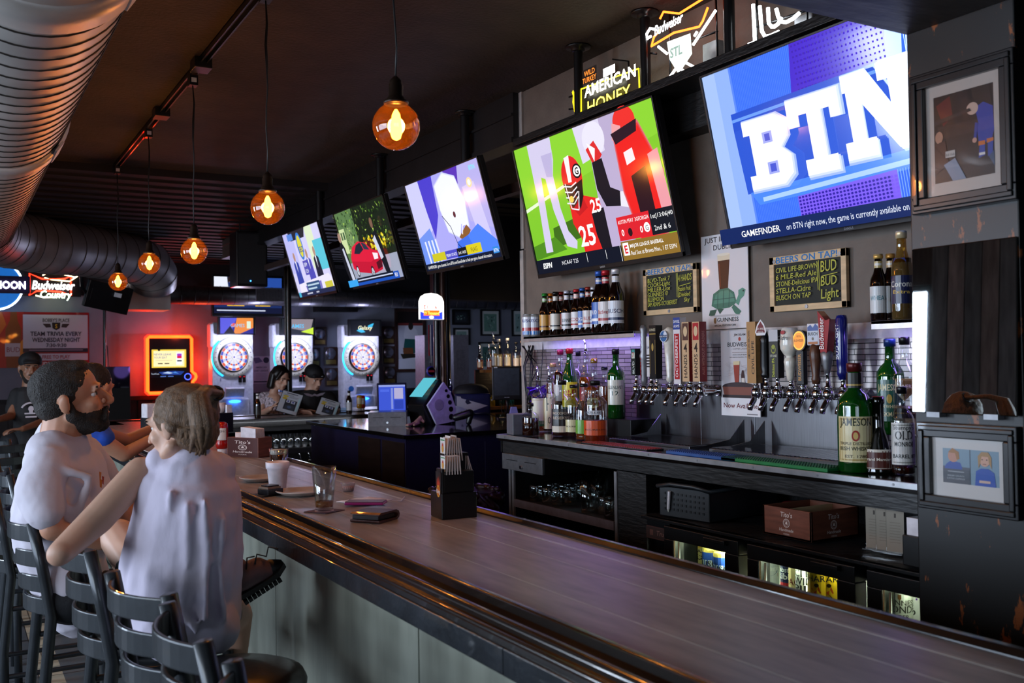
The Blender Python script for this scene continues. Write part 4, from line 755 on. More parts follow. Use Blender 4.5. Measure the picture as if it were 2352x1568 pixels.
def bottle(label,loc,h,r,shape,gm,liq=None,lev=.6,cap='#1a1a1c',labs=(),group=None,name='bottle',sy=1.0,neck=None,ang=None,pour=False,cat='bottle',seg=18):
    t=T(name,label,cat,loc,0,group); P=[(a*r,b*h) for a,b in SH[shape]]; ang=ang if ang is not None else math.atan2(-loc[1]*.8,-loc[0])
    MB().lathe(P,gm,seg=seg,sy=sy).build('glass',t)
    if liq:
        ins=[(.001,.004)]+[(a*.93,max(.004,b)) for a,b in P if b<lev*h]; a0=ins[-1]; ins+=[(a0[0],lev*h),(.001,lev*h)]; MB().lathe(ins,liq,seg=seg-4,sy=sy).build('liquid',t)
    rt=P[-1][0]; rn=P[-3][0]
    if pour: MB().tube([(0,0,h-.01),(0,0,h+.02),(-.004,0,h+.045),(-.012,0,h+.06)],[rt,.007,.005,.004],CHROME,8).build('pourer',t)
    else: MB().lathe([(rn*1.06,h*.93),(rn*1.1,h*1.0),(rn*1.02,h*1.012),(0.001,h*1.012)] if h>.26 else [(rn*1.05,h-.014),(rn*1.15,h-.008),(rn*1.05,h+.002),(.001,h+.002)],mat('cap_'+cap,cap,.3,.3)).build('cap',t)
    if labs:
        mb=MB()
        for c,z0,z1,aw in labs: 
            rr=r if z1<.66 else r*.46
            c.wrap(mb,(0,0,0),rr,z1*h,ang,aw*rr,(z1-z0)*h,GINK,sy=sy)
        mb.build('paper_label',t)
    if neck:
        mb=MB(); rr=r*.45; nc=CV(40,40); nc.rect(0,0,40,40,neck,6).rect(4,12,32,14,'#e8e4dc',6); nc.wrap(mb,(0,0,0),rr+.0012,.9*h,ang,2.6*rr,.1*h,GINK); mb.build('neck_label',t)
    return t
def LB(bg,lines,w=100,h=100,band=None,frame_=None):  # lines: text,y,size,color
    c=CV(w,h); c.rect(0,0,w,h,bg,10)
    if frame_: c.rect(4,4,w-8,h-8,frame_,10).rect(7,7,w-14,h-14,bg,10)
    if band: c.rect(0,band[0],w,band[1],band[2],10)
    for s,y,z,col in lines: c.text(w/2,y,s,z,col,'c',.014,0,1,0,min(w*.86,len(s)*z*.7))
    return c
# beer bottles on the left shelf: px centre, base depth x, kind
G='beer bottles standing on the lit steel shelf'; SZ=1.7255; yy=lambda px,x: onx(px,760,x).y
for px,x,cap,nk,bg,txt,tc_,h,l in (
 (1252,2.86,'#2a8a30','#4a8a30','#d8a040','','#5a2a10',.235,'amber beer bottle with green cap, leftmost of the shelf row'),
 (1265,2.89,'#d87a20','#e07a20','#e89030','','#fff4e0',.235,'beer bottle with orange neck label, second on the shelf row'),
 (1277,2.85,'#1a1a1a','#d8d4c8','#e6e0d0','','#1a1a1a',.235,'dark beer bottle with cream label and black cap'),
 (1289,2.88,'#8a1a1a','#d88a80','#c8402a','','#f4ead8',.235,'beer bottle with brick red label on the shelf'),
 (1303,2.86,'#c8c8d8','#d8d8e8','#e8e6ea','GUINNESS','#1a1420',.235,'beer bottle with white neck and lilac cap on the shelf'),
 (1314,2.89,'#b0b4c4','#9fb0d8','#dfe4ee','COORS','#b01c28',.235,'beer bottle with pale blue neck label and red word'),
 (1325,2.85,'#c02428','#e8b0a8','#f0ecec','COORS','#b8242c',.235,'beer bottle with pink neck label and white body label'),
 (1339,2.87,'#3060b0','#3a68b8','#2f6ec8','LIGHT','#ffffff',.24,'beer bottle with bright blue label near the tall bottles'),
 (1352,2.86,'#8a2a20','#a04030','#e8e2e0','BUD','#b01c20',.24,'beer bottle with rust neck and white label near the tall bottles'),
 (1364,2.88,'#c8c8cc','#e0e0e8','#dfe6f2','BUSCH','#24449a',.24,'beer bottle with silver cap and pale label near the tall bottles'),
 (1377,2.85,'#b8b8bc','#c8ccd8','#e4e8f0','LITE','#1c2c70',.24,'beer bottle with white label just left of the tall bottles')):
    bottle(l,(x,yy(px,x),SZ),h,.0305,'beer',BROWN,None,0,cap,[(LB(bg,[(txt,58,30,tc_)],band=(72,10,tc_)),.14,.5,2.5)],G,'beer_bottle',neck=nk,cat='beer bottle',seg=14)
for px,x,cap,bg,txt,tc_,l in ((1378,2.825,'#2a5ab0','#2a66c0','BUD LIGHT','#ffffff','tall blue labelled beer bottle on the shelf, left of three'),(1393,2.83,'#b8202a','#e4dede','Budweiser','#b01c24','tall red capped beer bottle on the shelf, middle of three'),(1416,2.835,'#d8dae0','#e2e6ee','BUSCH','#20305c','tall silver capped beer bottle on the shelf, right of three')):
    bottle(l,(x,yy(px,x),SZ),.305,.040,'beer',BROWN,None,0,cap,[(LB(bg,[(txt,55,26,tc_)],band=(74,12,tc_)),.14,.5,2.6)],G,'beer_bottle',neck=cap,cat='beer bottle')
G2='beer bottles standing on the short shelf beside the pillar'; y2=lambda px,x: onx(px,725,x).y
bottle('brown beer bottle with pale wheat label on the short shelf',(2.85,y2(2020,2.85),1.7125),.235,.0305,'beer',BROWN,None,0,'#d8b060',[(LB('#dfe3e4',[('WHEAT',52,24,'#4a8a9a')]),.12,.52,2.5)],G2,'beer_bottle',neck='#c8b070',cat='beer bottle')
bottle('brown beer bottle with orange diamond label on the short shelf',(2.88,y2(2048,2.88),1.7125),.235,.0305,'beer',BROWN,None,0,'#c89040',[(LB('#1c120c',[]).poly([(50,6),(92,50),(50,94),(8,50)],'#e89a3a').text(50,58,'Schlafly',24,'#3a1c08','c',.01),.12,.52,2.5)],G2,'beer_bottle',neck='#e0c090',cat='beer bottle')
bottle('clear necked pale lager bottle on the short shelf against the pillar',(2.83,y2(2074,2.83),1.7125),.30,.036,'beer',glass('corona_glass','#d8b86a',.1,.12),liqm('lager','#8a5a14','#6a420c'),.70,'#d8c8a0',[(LB('#20284e',[('Corona',40,30,'#e8e4d8'),('Extra',64,18,'#e0c060')]),.18,.5,2.6)],G2,'beer_bottle',cat='beer bottle')
# cans at the far left end of the shelf
CANM=mat('can_lid','#c8cacc',.25,.9)
def can(label,loc,cv,h=.122,r=.033,group=None,ang=None,body='#c8cacc'):
    t=T('beer_can',label,'can',loc,0,group); ang=ang if ang is not None else math.atan2(-loc[1]*.8,-loc[0])
    MB().lathe([(r*.78,0),(r,.010),(r,h-.012),(r*.82,h)],mat('can_'+body,body,.28,.5),seg=20).build('body',t); MB().lathe([(r*.82,h),(r*.84,h+.002),(r*.78,h),(r*.76,h-.004),(.001,h-.004)],CANM,seg=20).obox((0,.008,h-.001),(.012,.02,.002),CANM).build('lid',t)
    mb=MB(); cv.wrap(mb,(0,0,0),r,h-.014,ang,r*3.6,h-.026,GINK); mb.build('printed_wrap',t); return t
GB=LB('#d8dce8',[('BUSCH',30,26,'#203a8a')],band=(60,18,'#b8303a')).rect(0,80,100,20,'#3a86d8',8)
for px,x,l in ((1213,2.83,'blue based silver can at the left end of the bottle shelf'),(1228,2.86,'second blue based silver can on the bottle shelf, right of the first')): can(l,(x,yy(px,x),SZ),GB,.125,.032,'silver cans at the end of the shelf')
# whiskey bottles on the counter, front row (px,py of base)
def ct(px,py): p=onz(px,py,KZ); return (p.x,p.y,KZ+.0005)
B=bottle
B('dark liqueur bottle in a cut glass jar at the far left of the counter',ct(1219,1001),.16,.044,'squat',CLEAR,DARL,.55,'#1a1412',name='liqueur_bottle')
B('tall clear bottle with cream and green label, left of the whiskey row',ct(1238,990),.28,.038,'liq',CLEAR,AMBL,.25,'#2a2a2a',[(LB('#e8e2cc',[],band=(80,20,'#2a6a3a'),frame_='#c8b890'),.1,.62,2.2)],name='whiskey_bottle',pour=True)
B('slim bottle with a cream K label in the whiskey row',ct(1264,990),.28,.036,'liq',CLEAR,DARL,.3,'#1a1a1a',[(LB('#e8deba',[('K',40,60,'#1a2a1a'),('O',82,30,'#1a2a1a')]),.05,.62,2.0)],name='whiskey_bottle',pour=True)
B('broad flat shouldered dark bourbon bottle in the front row',ct(1293,1001),.27,.058,'squat',CLEAR,DARL,.36,'#1a1210',[(LB('#1c120e',[('WOODFORD',24,16,'#c8b49a'),('RESERVE',44,16,'#c8b49a')],band=(74,26,'#e0d4c0')),.08,.5,2.0)],name='whiskey_bottle',sy=.9)
B('clear bourbon bottle with a beige bottom label in the front row',ct(1319,1003),.25,.042,'liq',CLEAR,DARL,.22,'#141414',[(LB('#d8d0a0',[('BOURBON',60,16,'#3a3018')]),.1,.34,2.4)],name='whiskey_bottle')
B('clear bourbon bottle with a lime green bottom label',ct(1343,1010),.26,.042,'slope',CLEAR,AMBL,.12,'#141414',[(LB('#6fae3c',[]),.12,.36,2.4)],name='whiskey_bottle')
B('largest clear bourbon bottle with an orange bottom label',ct(1369,1015),.275,.054,'liq',CLEAR,liqm('orange','#e0601c','#c84a10'),.36,'#18120e',[(LB('#d8541c',[('BOURBON',66,15,'#3a1408')]),.12,.36,2.6),(CV(100,100).rect(20,30,60,40,'#c8ccd0',4).text(50,56,'BULLEIT',22,'#5a6068','c',.01),.40,.58,2.0)],name='whiskey_bottle')
# riser and back row
o=MB().box(-.07,-.30,0,.07,.30,.085,BLK).build('bottle_riser',None,.003); o.location=(2.86,4.02,KZ); tag(o,'black step holding the back row of whiskey bottles','riser'); RZ=KZ+.0855
def rr(px,x=2.84): return (x,onx(px,940,x).y,RZ)
B('pink labelled bourbon bottle, leftmost of the back row',rr(1272),.27,.040,'liq',CLEAR,ROSE,.6,'#d8a878',[(LB('#f0d8c0',[]),.1,.4,2.2)],name='whiskey_bottle')
B('amber rum bottle with a white label in the back row',rr(1289,2.86),.34,.040,'slope',CLEAR,DARL,.66,'#8a1a3a',[(LB('#ece6e0',[]),.2,.46,2.0)],name='rum_bottle')
B('green scotch bottle with a yellow label and red capsule',rr(1310,2.83),.345,.043,'slope',GREENG,None,0,'#a81c24',[(LB('#e8d820',[('J&B',62,48,'#b01c14')]),.12,.5,2.4)],name='scotch_bottle')
B('square shouldered dark capped whisky bottle behind the green scotch',rr(1330,2.89),.33,.038,'squat',CLEAR,PALE,.5,'#141418',[(LB('#141414',[]),.25,.5,2.0)],name='scotch_bottle')
B('red striped blended scotch bottle in the back row',rr(1348,2.84),.33,.039,'slope',CLEAR,AMBL,.6,'#c8c8c8',[(LB('#a81c24',[]),.24,.46,2.0)],name='scotch_bottle',pour=True)
B('round bodied glowing amber liqueur bottle in the back row',rr(1366,2.81),.29,.056,'round',CLEAR,AMBL,.52,'#c89018',[(CV(100,100).ell(50,50,40,40,'#f0e0a0').text(50,60,'C',50,'#7a4a08'),.14,.36,1.6)],name='liqueur_bottle')
B('orange brown irish whiskey bottle with a plain front',rr(1390,2.82),.25,.038,'liq',CLEAR,liqm('copper','#d87838','#b85a20'),.62,'#1a1c28',name='whiskey_bottle')
B('tall green single malt bottle at the right end of the back row',rr(1416,2.82),.335,.043,'liq',GREENG,LIME,.3,'#181414',[(LB('#e8e6d4',[('GLENLIVET',36,18,'#2a4a3a'),('12',62,24,'#2a4a3a')]),.2,.56,2.2)],name='scotch_bottle')
# right end of the counter
B('largest green irish whiskey bottle standing at the front right of the counter',ct(1967,1083),.345,.056,'liq',GREENG,liqm('green_dark','#0c5a18','#0a4a14'),.5,'#5a1a1c',[(LB('#e6d9a4',[('JAMESON',20,24,'#1a2a1a'),('TRIPLE DISTILLED',62,9,'#4a3a20'),('IRISH WHISKEY',74,12,'#2a2a1a'),('EST. 1780',90,9,'#4a3a20')],frame_='#b89a50').ell(50,42,10,12,'#a83028').ell(50,42,6,8,'#e0c070'),.1,.52,2.2),(CV(40,40).rect(0,0,40,40,'#1a1a12',6).rect(0,30,40,4,'#c8a850',6),.78,.92,2.6)],name='whiskey_bottle',ang=math.atan2(-2.17,-2.5))
B('squat orange liqueur bottle with a red ribbon and wax seal',ct(2020,1085),.24,.050,'bell',DKGRN,None,0,'#8a1c1c',[(LB('#5a2a22',[('Grand Marnier',56,20,'#f4ead8')],band=(0,14,'#e8e0d0'),frame_='#e8e0d0'),.06,.32,2.0)],name='liqueur_bottle')
t=B('clear rye whiskey bottle with a white old monroe label beside the pillar',ct(2075,1089),.27,.036,'liq',CLEAR,DARL,.12,'#14161c',[(LB('#e6e4e0',[('Stumpy\'s',16,14,'#3a3a3a'),('OLD',40,30,'#2a2a2a'),('MONROE',56,16,'#2a2a2a'),('BARREL 87',84,13,'#3a3a3a')],frame_='#9a9890'),.12,.6,2.4)],name='whiskey_bottle',ang=-2.35)
o=MB().box(-.06,-.13,0,.06,.13,.10,BLK).build('bottle_riser',None,.003); o.location=(2.85,2.05,KZ); tag(o,'small black step behind the bottles beside the pillar','riser')
B('green irish whiskey bottle with dark green label on the small step',(2.83,onx(2047,960,2.83).y,KZ+.1005),.325,.046,'liq',GREENG,LIME,.4,'#1c3a70',[(LB('#1f5a48',[('JAMESON',26,22,'#e8dca8'),('IRISH WHISKEY',68,11,'#e8dca8'),('CASKMATES',88,15,'#e8dca8')]).ell(50,46,9,11,'#c8a850'),.14,.58,2.2)],name='whiskey_bottle')
B('clear whiskey bottle with a gold shield label on the small step',(2.82,onx(2081,960,2.82).y,KZ+.1005),.33,.040,'liq',CLEAR,PALE,.3,'#141414',[(CV(100,100).poly([(10,6),(90,6),(90,60),(50,96),(10,60)],'#b89a60').poly([(18,14),(82,14),(82,56),(50,86),(18,56)],'#8a6a3a').text(50,44,'POWERS',20,'#f0e4c0','c',.01),.34,.6,2.0),(LB('#2a2018',[('JOHN LANE',56,20,'#c8a860')]),.18,.28,2.2)],name='whiskey_bottle')
# cans in the cooler
def cc(px,py,x): p=onx(px,py,x); return (x,p.y,.746)
GC='drink cans standing in the cooler'
ST=LB('#d8c88a',[('AX',34,20,'#1a1a1a'),('Stag',62,40,'#1a1a1a')],band=(0,16,'#d8b048')); BU=LB('#24489a',[],band=(0,10,'#d8c060')).poly([(20,40),(50,14),(80,40)],'#e4e8f0').rect(0,40,100,28,'#c8d0e0',8).text(50,64,'BUSCH',30,'#16181c','c',.02,0,1,0,86)
can('gold and beige stag beer can in the left cooler door',cc(1613,1290,2.60),ST,group=GC,body='#d8b85a'); can('blue mountain beer can beside the gold one in the cooler',cc(1633,1300,2.55),BU,group=GC,body='#d8c060'); can('second blue mountain beer can nearest the door edge',cc(1659,1310,2.52),BU,group=GC,body='#d8c060'); can('third blue beer can half hidden behind in the left cooler door',cc(1668,1290,2.62),BU,group=GC,body='#d8c060')
PB=LB('#e4e6ec',[('Blue',40,24,'#ffffff'),('Ribbon',60,24,'#ffffff')]).ell(50,46,34,28,'#24347c').text(50,44,'Pabst Blue',17,'#fff').text(50,60,'Ribbon',22,'#fff').poly([(20,80),(80,66),(80,76),(20,92)],'#c02430')
can('white blue ribbon can at the left of the middle cooler door',cc(1768,1330,2.62),PB,.155,.034,GC); can('dark blue ribbon can behind the shelf divider',cc(1815,1330,2.60),LB('#1c2450',[('Pabst Blue',44,20,'#fff'),('Ribbon',64,24,'#fff')],band=(74,12,'#b02430')),.15,.034,GC)
can('cream lager can between the blue ribbon and the city can',cc(1834,1330,2.585),LB('#d8c890',[('LAGER',70,26,'#6a1c14')],band=(0,18,'#8a6a2a')),.145,.033,GC,body='#b89a50')
can('tall white city wide pils can in the cooler',cc(1851,1350,2.52),LB('#f0f0f0',[('CITY',30,26,'#16181c'),('WIDE',50,26,'#16181c'),('PILS',70,26,'#16181c')],band=(0,9,'#24346c')),.155,.033,GC,body='#2a3a7c')
CY=LB('#f0c020',[('SHARK',22,22,'#1a1a1a')]).ell(40,64,16,12,'#2a2a18').ell(40,64,12,9,'#e8d020').poly([(34,40),(54,34),(60,50),(44,54)],'#c8501c').ell(48,31,6,5,'#2a1c10')
can('bright yellow cyclist can in front in the cooler',cc(1880,1360,2.47),CY,.155,.034,GC,body='#f0c828'); can('bright yellow cyclist can at the edge of the middle cooler door',cc(1909,1365,2.50),CY,.155,.034,GC,body='#f0c828')
can('white stout brewer blonde lager can in the right cooler door',cc(2070,1410,2.50),LB('#f2f1ee',[('GUINNESS',34,18,'#3a3230'),('BLONDE',52,24,'#2a2220'),('LAGER',66,13,'#3a3230')]).poly([(46,8),(54,8),(54,18),(50,22),(46,18)],'#8a5a30'),.15,.034,GC,body='#e8e8ea')
can('white and purple grape can beside the blonde lager can',cc(2096,1410,2.55),LB('#e8e6ee',[]).rect(0,0,100,26,'#5a1c8a',8).text(50,21,'GRAPE',22,'#fff','c',.02).ell(50,56,10,8,'#1a1a1a'),.15,.033,GC,body='#6a2a9a')
for px,l in ((2010,'clear bottle at the left of the right cooler door'),(2035,'second clear bottle in the right cooler door')): bottle(l,cc(px,1370,2.62),.2,.03,'beer',CLEAR,CLRL,.7,'#d8d8dc',group=GC,name='soda_bottle')
# ================================================================ FAR WALL: DART MACHINES, JUKEBOX, SIGNS
FX=(1,0,0)
def farp(px,py,y): return ony(px,py,y)
MACH=mat('white_dart_cabinet','#d6d4de',.35,coat=.2); HALO=mat('blue_halo_lamp','#2060ff',.4,em='#2a7cff',es=5); HALOC=mat('cyan_halo_lamp','#20b0ff',.4,em='#28b8ff',es=2.6)
def board_cv():
    c=CV(200,200); c.ell(100,100,100,100,'#0c0c10',n=40)
    for i in range(20):
        a0=2*PI*i/20-PI/20-PI/2;a1=a0+PI/10; A,B_=('#e8542c','#ece8f0') if i%2 else ('#3848c8','#d4d0ee')
        for r0,r1,col in ((14,46,B_),(46,58,A),(58,74,'#ffffff' if i%2 else '#cfcaf0'),(74,90,A)): c.ring(100,100,r0,r1,col,4,a0,a1)
        c.line([(100+14*math.cos(a0),100+14*math.sin(a0)),(100+90*math.cos(a0),100+90*math.sin(a0))],1.6,'#ffffff')
    for r in (46,58,74,90): c.ring(100,100,r-.7,r+.7,'#ffffff',40)
    return c.ell(100,100,14,14,'#f4f2ff',n=20).ell(100,100,6,6,'#5a4ac8',n=14)
BRD=inkmat('lit_dartboard',.4,es=.95)
def dart(label,px,num,pic,y=14.72):
    p=farp(px,820,y); t=T('dart_machine',label,'dart machine',(p.x,y,0),0,'electronic dart machines along the far wall'); z=p.z; W=.305
    MB().box(-W,0,.55,W,.26,z+.52,MACH).box(-W-.03,-.01,z+.15,-W+.04,.2,z+.50,MACH).box(-W*.8,-.06,0,W*.8,.3,.55,MACH).box(-W*.75,-.05,.55,W*.75,.02,z-.62,MACH).build('cabinet',t,.02)
    MB().lathe([(.30,.0),(.305,.012),(.295,.03),(.235,.034),(.222,.03),(.222,.0)],mat('pale_board_surround','#e0dcc8',.4),(0,0,z),40,ax=(0,-1,0)).build('board_surround',t)
    mb=MB()
    for i in range(24):
        a=2*PI*i/24; mb.cyl((.265*math.cos(a),-.032,z+.265*math.sin(a)),(.265*math.cos(a),-.036,z+.265*math.sin(a)),.007,BLK,seg=6)
    mb.build('surround_screws',t)
    mb=MB(); board_cv().emit(mb,(-.225,-.033,z+.225),FX,UZ,.45,.45,BRD,dz=.0004); mb.build('dartboard',t)
    MB().tube([(.312*math.cos(a),-.008,z+.312*math.sin(a)) for a in [PI*.72+PI*.62*i/20 for i in range(21)]],.012,HALOC,8).build('halo_lamp',t)
    MB().box(-.235,-.07,z+.335,.325,-.015,z+.60,BLK).build('monitor',t,.008); mb=MB(); pic.emit(mb,(-.20,-.0705,z+.585),FX,UZ,.49,.235,SCR); mb.build('monitor_screen',t)
    c=CV(40,40).text(20,32,num,40,'#2a2a6a','c',.01); mb=MB(); c.emit(mb,(-.22,-.0105,z-.30),FX,UZ,.07,.07,INK); mb.build('number_label',t)
    for dx in (.1,.16): MB().box(dx-.022,-.02,z-.38,dx+.022,0,z-.27,BLK).box(dx-.012,-.022,z-.30,dx+.012,-.02,z-.285,mat('red_coin_lamp','#8a1a20',.4,em='#c82030',es=.8)).build('coin_slot',t)
    MB().obox((.0,-.09,z-.52),(.28,.06,.14),MACH,FX,(0,.94,.34)).build('coin_console',t,.01); mb=MB(); CV(80,40,'#5a6068').line([(20,14),(60,14)],6,'#e0f0ff').line([(14,28),(66,28)],6,'#e0f0ff').emit(mb,(-.08,-.125,z-.47),FX,(0,-.34,.94),.16,.07,BACKLIT); mb.build('console_display',t)
    MB().ball((0,-.09,z-.66),(.09,.03,.025),HALO,14,8).build('console_lamp',t)
    MB().cyl((-.2,-.055,z-.50),(-.2,-.062,z-.50),.045,mat('blue_sticker','#2a6ab0',.5)).build('round_sticker',t)
    light('board_light',(p.x,y-.32,z+.25),15,(.62,.66,1),.05).data.use_shadow=True
    return t
c=CV(100,48,'#2a2a8a').poly([(0,0),(50,0),(30,48),(0,48)],'#5a5ad8').poly([(50,0),(100,0),(100,30),(60,48),(40,48)],'#e88a3a').ell(40,22,8,6,'#e84a3a').text(52,28,'GAMES',14,'#6ac8f0').rect(80,10,12,22,'#d8e8d0').poly([(10,48),(30,24),(44,48)],'#1a1420')
dart('white dart machine numbered 1, leftmost of the three',535,'1',c)
c=CV(100,48,'#1c2026').poly([(20,0),(100,0),(90,40),(30,30)],'#8a8088').text(44,28,'GAMES',17,'#58c0f4','c',.01).poly([(60,40),(100,26),(100,48)],'#c8e838')
dart('white dart machine half hidden by the thin black pole, middle one',675,'2',c)
c=CV(100,48,'#05070a').poly([(20,34),(34,22),(50,38),(36,40)],'#38b8e8').poly([(60,16),(80,8),(74,22),(58,26)],'#38b8e8').text(50,30,'Galaxy',18,'#f4f0c8','c',.02,.2)
dart('white dart machine numbered 3, rightmost of the three',830,'3',c)
c=CV(160,90,'#16285c'); c.poly([(40,0),(160,0),(160,60),(70,70)],'#24489a').poly([(0,0),(30,0),(36,60),(0,60)],'#e0e4f0').rect(30,62,40,10,'#e8b820').rect(96,62,36,10,'#f0c020').rect(0,76,160,14,'#0c1230').line([(6,83),(120,83)],3,'#c8d0e8')
p=farp(487,680,14.6);q=farp(652,728,14.6); t=T('far_television','television on the far wall half hidden by the slim duct','television',(0,14.6,0)); w_=q.x-p.x
MB().box(p.x,0,q.z,q.x,.08,q.z+.62,BLK).build('bezel',t,.006); mb=MB(); c.emit(mb,(p.x+.03,-.0005,q.z+.59),FX,UZ,w_-.06,.54,SCR); mb.build('screen',t); MB().box(p.x+.4,.08,q.z+.2,q.x-.4,.56,q.z+.4,BLKM).build('wall_bracket',t)
def farbox(name,label,cat,tl,br,y,d,m,group=None,bev=.003,cvs=None,cm=INK,rim=0,fl=0):
    a=farp(*tl,y);b=farp(*br,y); x0,x1=a.x,b.x; z1,z0=a.z,b.z
    if fl: z0=0
    t=T(name,label,cat,((x0+x1)/2,y,z0),0,group); W=(x1-x0)/2;H=z1-z0
    if rim:
        MB().box(-W,0,0,W,d,rim,m).box(-W,0,H-rim,W,d,H,m).box(-W,0,rim,-W+rim,d,H-rim,m).box(W-rim,0,rim,W,d,H-rim,m).build('frame',t,.002); MB().box(-W+rim,d*.5,rim,W-rim,d,H-rim,WHITE).build('backing',t)
        mb=MB(); cvs.emit(mb,(-W+rim,d*.5-.001,H-rim),FX,UZ,2*W-2*rim,H-2*rim,cm); mb.build('picture',t)
    else:
        MB().box(-W,0,0,W,d,H,m).build('body',t,bev)
        if cvs: mb=MB(); cvs.emit(mb,(-W,-.0005,H),FX,UZ,2*W,H,cm); mb.build('printed_face',t)
    return t
farbox('sound_bar','black sound bar under the duct right of the thin pole','speaker',(728,698),(822,716),15.0,.2,BLK)
# jukebox with its glowing ring
p=farp(335,770,14.98);q=farp(446,903,14.98); jx0,jx1,jz0,jz1=p.x,q.x,q.z,p.z; W=(jx1-jx0)/2; H=jz1-jz0
t=T('jukebox','black wall jukebox framed by a glowing orange red tube','jukebox',((jx0+jx1)/2,14.96,jz0))
MB().box(-W+.03,.03,.03,W-.03,.21,H-.03,BLK).build('cabinet',t,.02)
ring=[(-W+.05,.02),(W-.05,.02),(W-.02,.05),(W-.02,H*.2),(W+.02,H*.25),(W+.03,H*.29),(W+.02,H*.33),(W-.03,H*.38),(W-.03,H-.05),(W-.06,H-.02),(-W+.05,H-.02),(-W+.02,H-.05),(-W+.02,.05)]
MB().tube([(x,.02,z) for x,z in ring],.022,mat('orange_neon','#ff6020',.4,em='#ff3a0c',es=8),10,True).build('neon_ring',t)
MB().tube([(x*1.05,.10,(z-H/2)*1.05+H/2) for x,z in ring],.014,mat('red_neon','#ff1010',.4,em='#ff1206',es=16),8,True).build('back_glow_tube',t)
c=CV(190,105,'#f0cc48').rect(10,8,170,90,'#fdf0b8').text(60,34,'NEVER LEAVE',17,'#5a5aa0','c',0,0,1,0,96).text(48,52,'YOUR SEAT',17,'#5a5aa0','c',0,0,1,0,72).rect(135,18,34,70,'#ffffff').rect(139,24,26,26,'#a03cc0').rect(139,38,26,14,'#d81c50').rect(139,62,26,8,'#2a2a3a').rect(20,62,92,2,'#c8b888').rect(34,78,26,6,'#2a2418').rect(70,78,26,6,'#2a2418').ell(40,2,7,7,'#1a1408')
mb=MB(); c.emit(mb,(-W+.08,.029,H*.76),FX,UZ,2*W-.19,H*.31,SCR); mb.build('screen',t)
c=CV(190,40,'#04060c').poly([(40,8),(120,2),(180,6),(160,26),(60,24)],'#1c3a8a').poly([(60,14),(90,6),(120,14),(100,18)],'#b8d0f0').poly([(110,14),(130,6),(150,18)],'#4a88d8').text(22,22,'TouchTunes',12,'#c8d8f0','c',0,0,.7).rect(50,30,30,6,'#4a68b0').rect(90,30,30,6,'#4a68b0')
mb=MB(); c.emit(mb,(-W+.07,.0292,H*.40),FX,UZ,2*W-.18,H*.12,SCR); mb.build('lower_display',t)
MB().tube([(W-.09+.045*math.cos(k*PI/8),.018,H*.29+.045*math.sin(k*PI/8)) for k in range(16)],.006,mat('blue_ring_lamp','#3050ff',.4,em='#3858ff',es=3),6,True).build('dial_lamp',t)
light('jukebox_glow',((jx0+jx1)/2+.1,14.9,jz1+.02),5,(1,.08,.03),.1); light('jukebox_glow_side',(jx1+.16,14.93,(jz0+jz1)/2),5,(1,.07,.02),.1); light('jukebox_glow_left',(jx0-.12,14.93,(jz0+jz1)/2),3.5,(1,.07,.02),.1)
# banner
p=farp(-110,714,15.17);q=farp(205,842,15.17); t=T('trivia_banner','red and white team trivia banner on the far wall','banner',(p.x,15.19,q.z)); W=q.x-p.x;H=p.z-q.z
MB().box(0,-.006,0,W,0,H,mat('vinyl_red','#8a1418',.35)).build('vinyl_sheet',t)
c=CV(315,128,'#a01418'); c.rect(0,4,150,120,'#7a1008').poly([(100,0),(160,0),(150,128),(80,128)],'#c02818').poly([(60,0),(110,0),(120,30),(100,60),(60,70)],'#d8641c').poly([(120,128),(118,40),(128,20),(130,0),(144,0),(146,20),(154,40),(152,128)],'#8a4410').rect(117,72,38,30,'#c8b8c0').text(136,92,'BUD',16,'#8a1c20').poly([(150,128),(152,70),(160,60),(158,128)],'#e88a2a')
c.rect(158,6,154,80,'#cdc8d6').rect(160,96,152,16,'#cdc8d6').rect(158,84,154,9,'#1c1c30').line([(172,88),(300,88)],2.5,'#8a7a90').text(236,14+9,"BOBBY'S PLACE",12,'#3a2a2a','c',.012,0,1,0,64).poly([(204,27),(222,27),(224,35),(212,36)],'#3a2e30').poly([(268,27),(250,27),(248,35),(260,36)],'#3a2e30').poly([(226,24),(246,24),(245,37),(236,42),(227,37)],'#1a1614').text(236,37,'S',13,'#d8b030','c',.02)
c.text(236,55,'TEAM TRIVIA EVERY',14,'#1c1a34','c',.02,0,1,0,122).text(236,69,'WEDNESDAY NIGHT',14,'#1c1a34','c',.02,0,1,0,114).text(236,81,'7:30-9:30',12,'#1c1a34','c',.02,0,1,0,48).text(236,108,'FREE TO PLAY',12,'#a83038','c',.015,0,1,0,66).text(222,124,"THIS BUD'S FOR YOU",12,'#f0e8ec','c',.015,0,1,0,128)
mb=MB(); c.emit(mb,(0,-.0065,H),FX,UZ,W,H,GINK,dz=.0005); mb.build('banner_print',t)
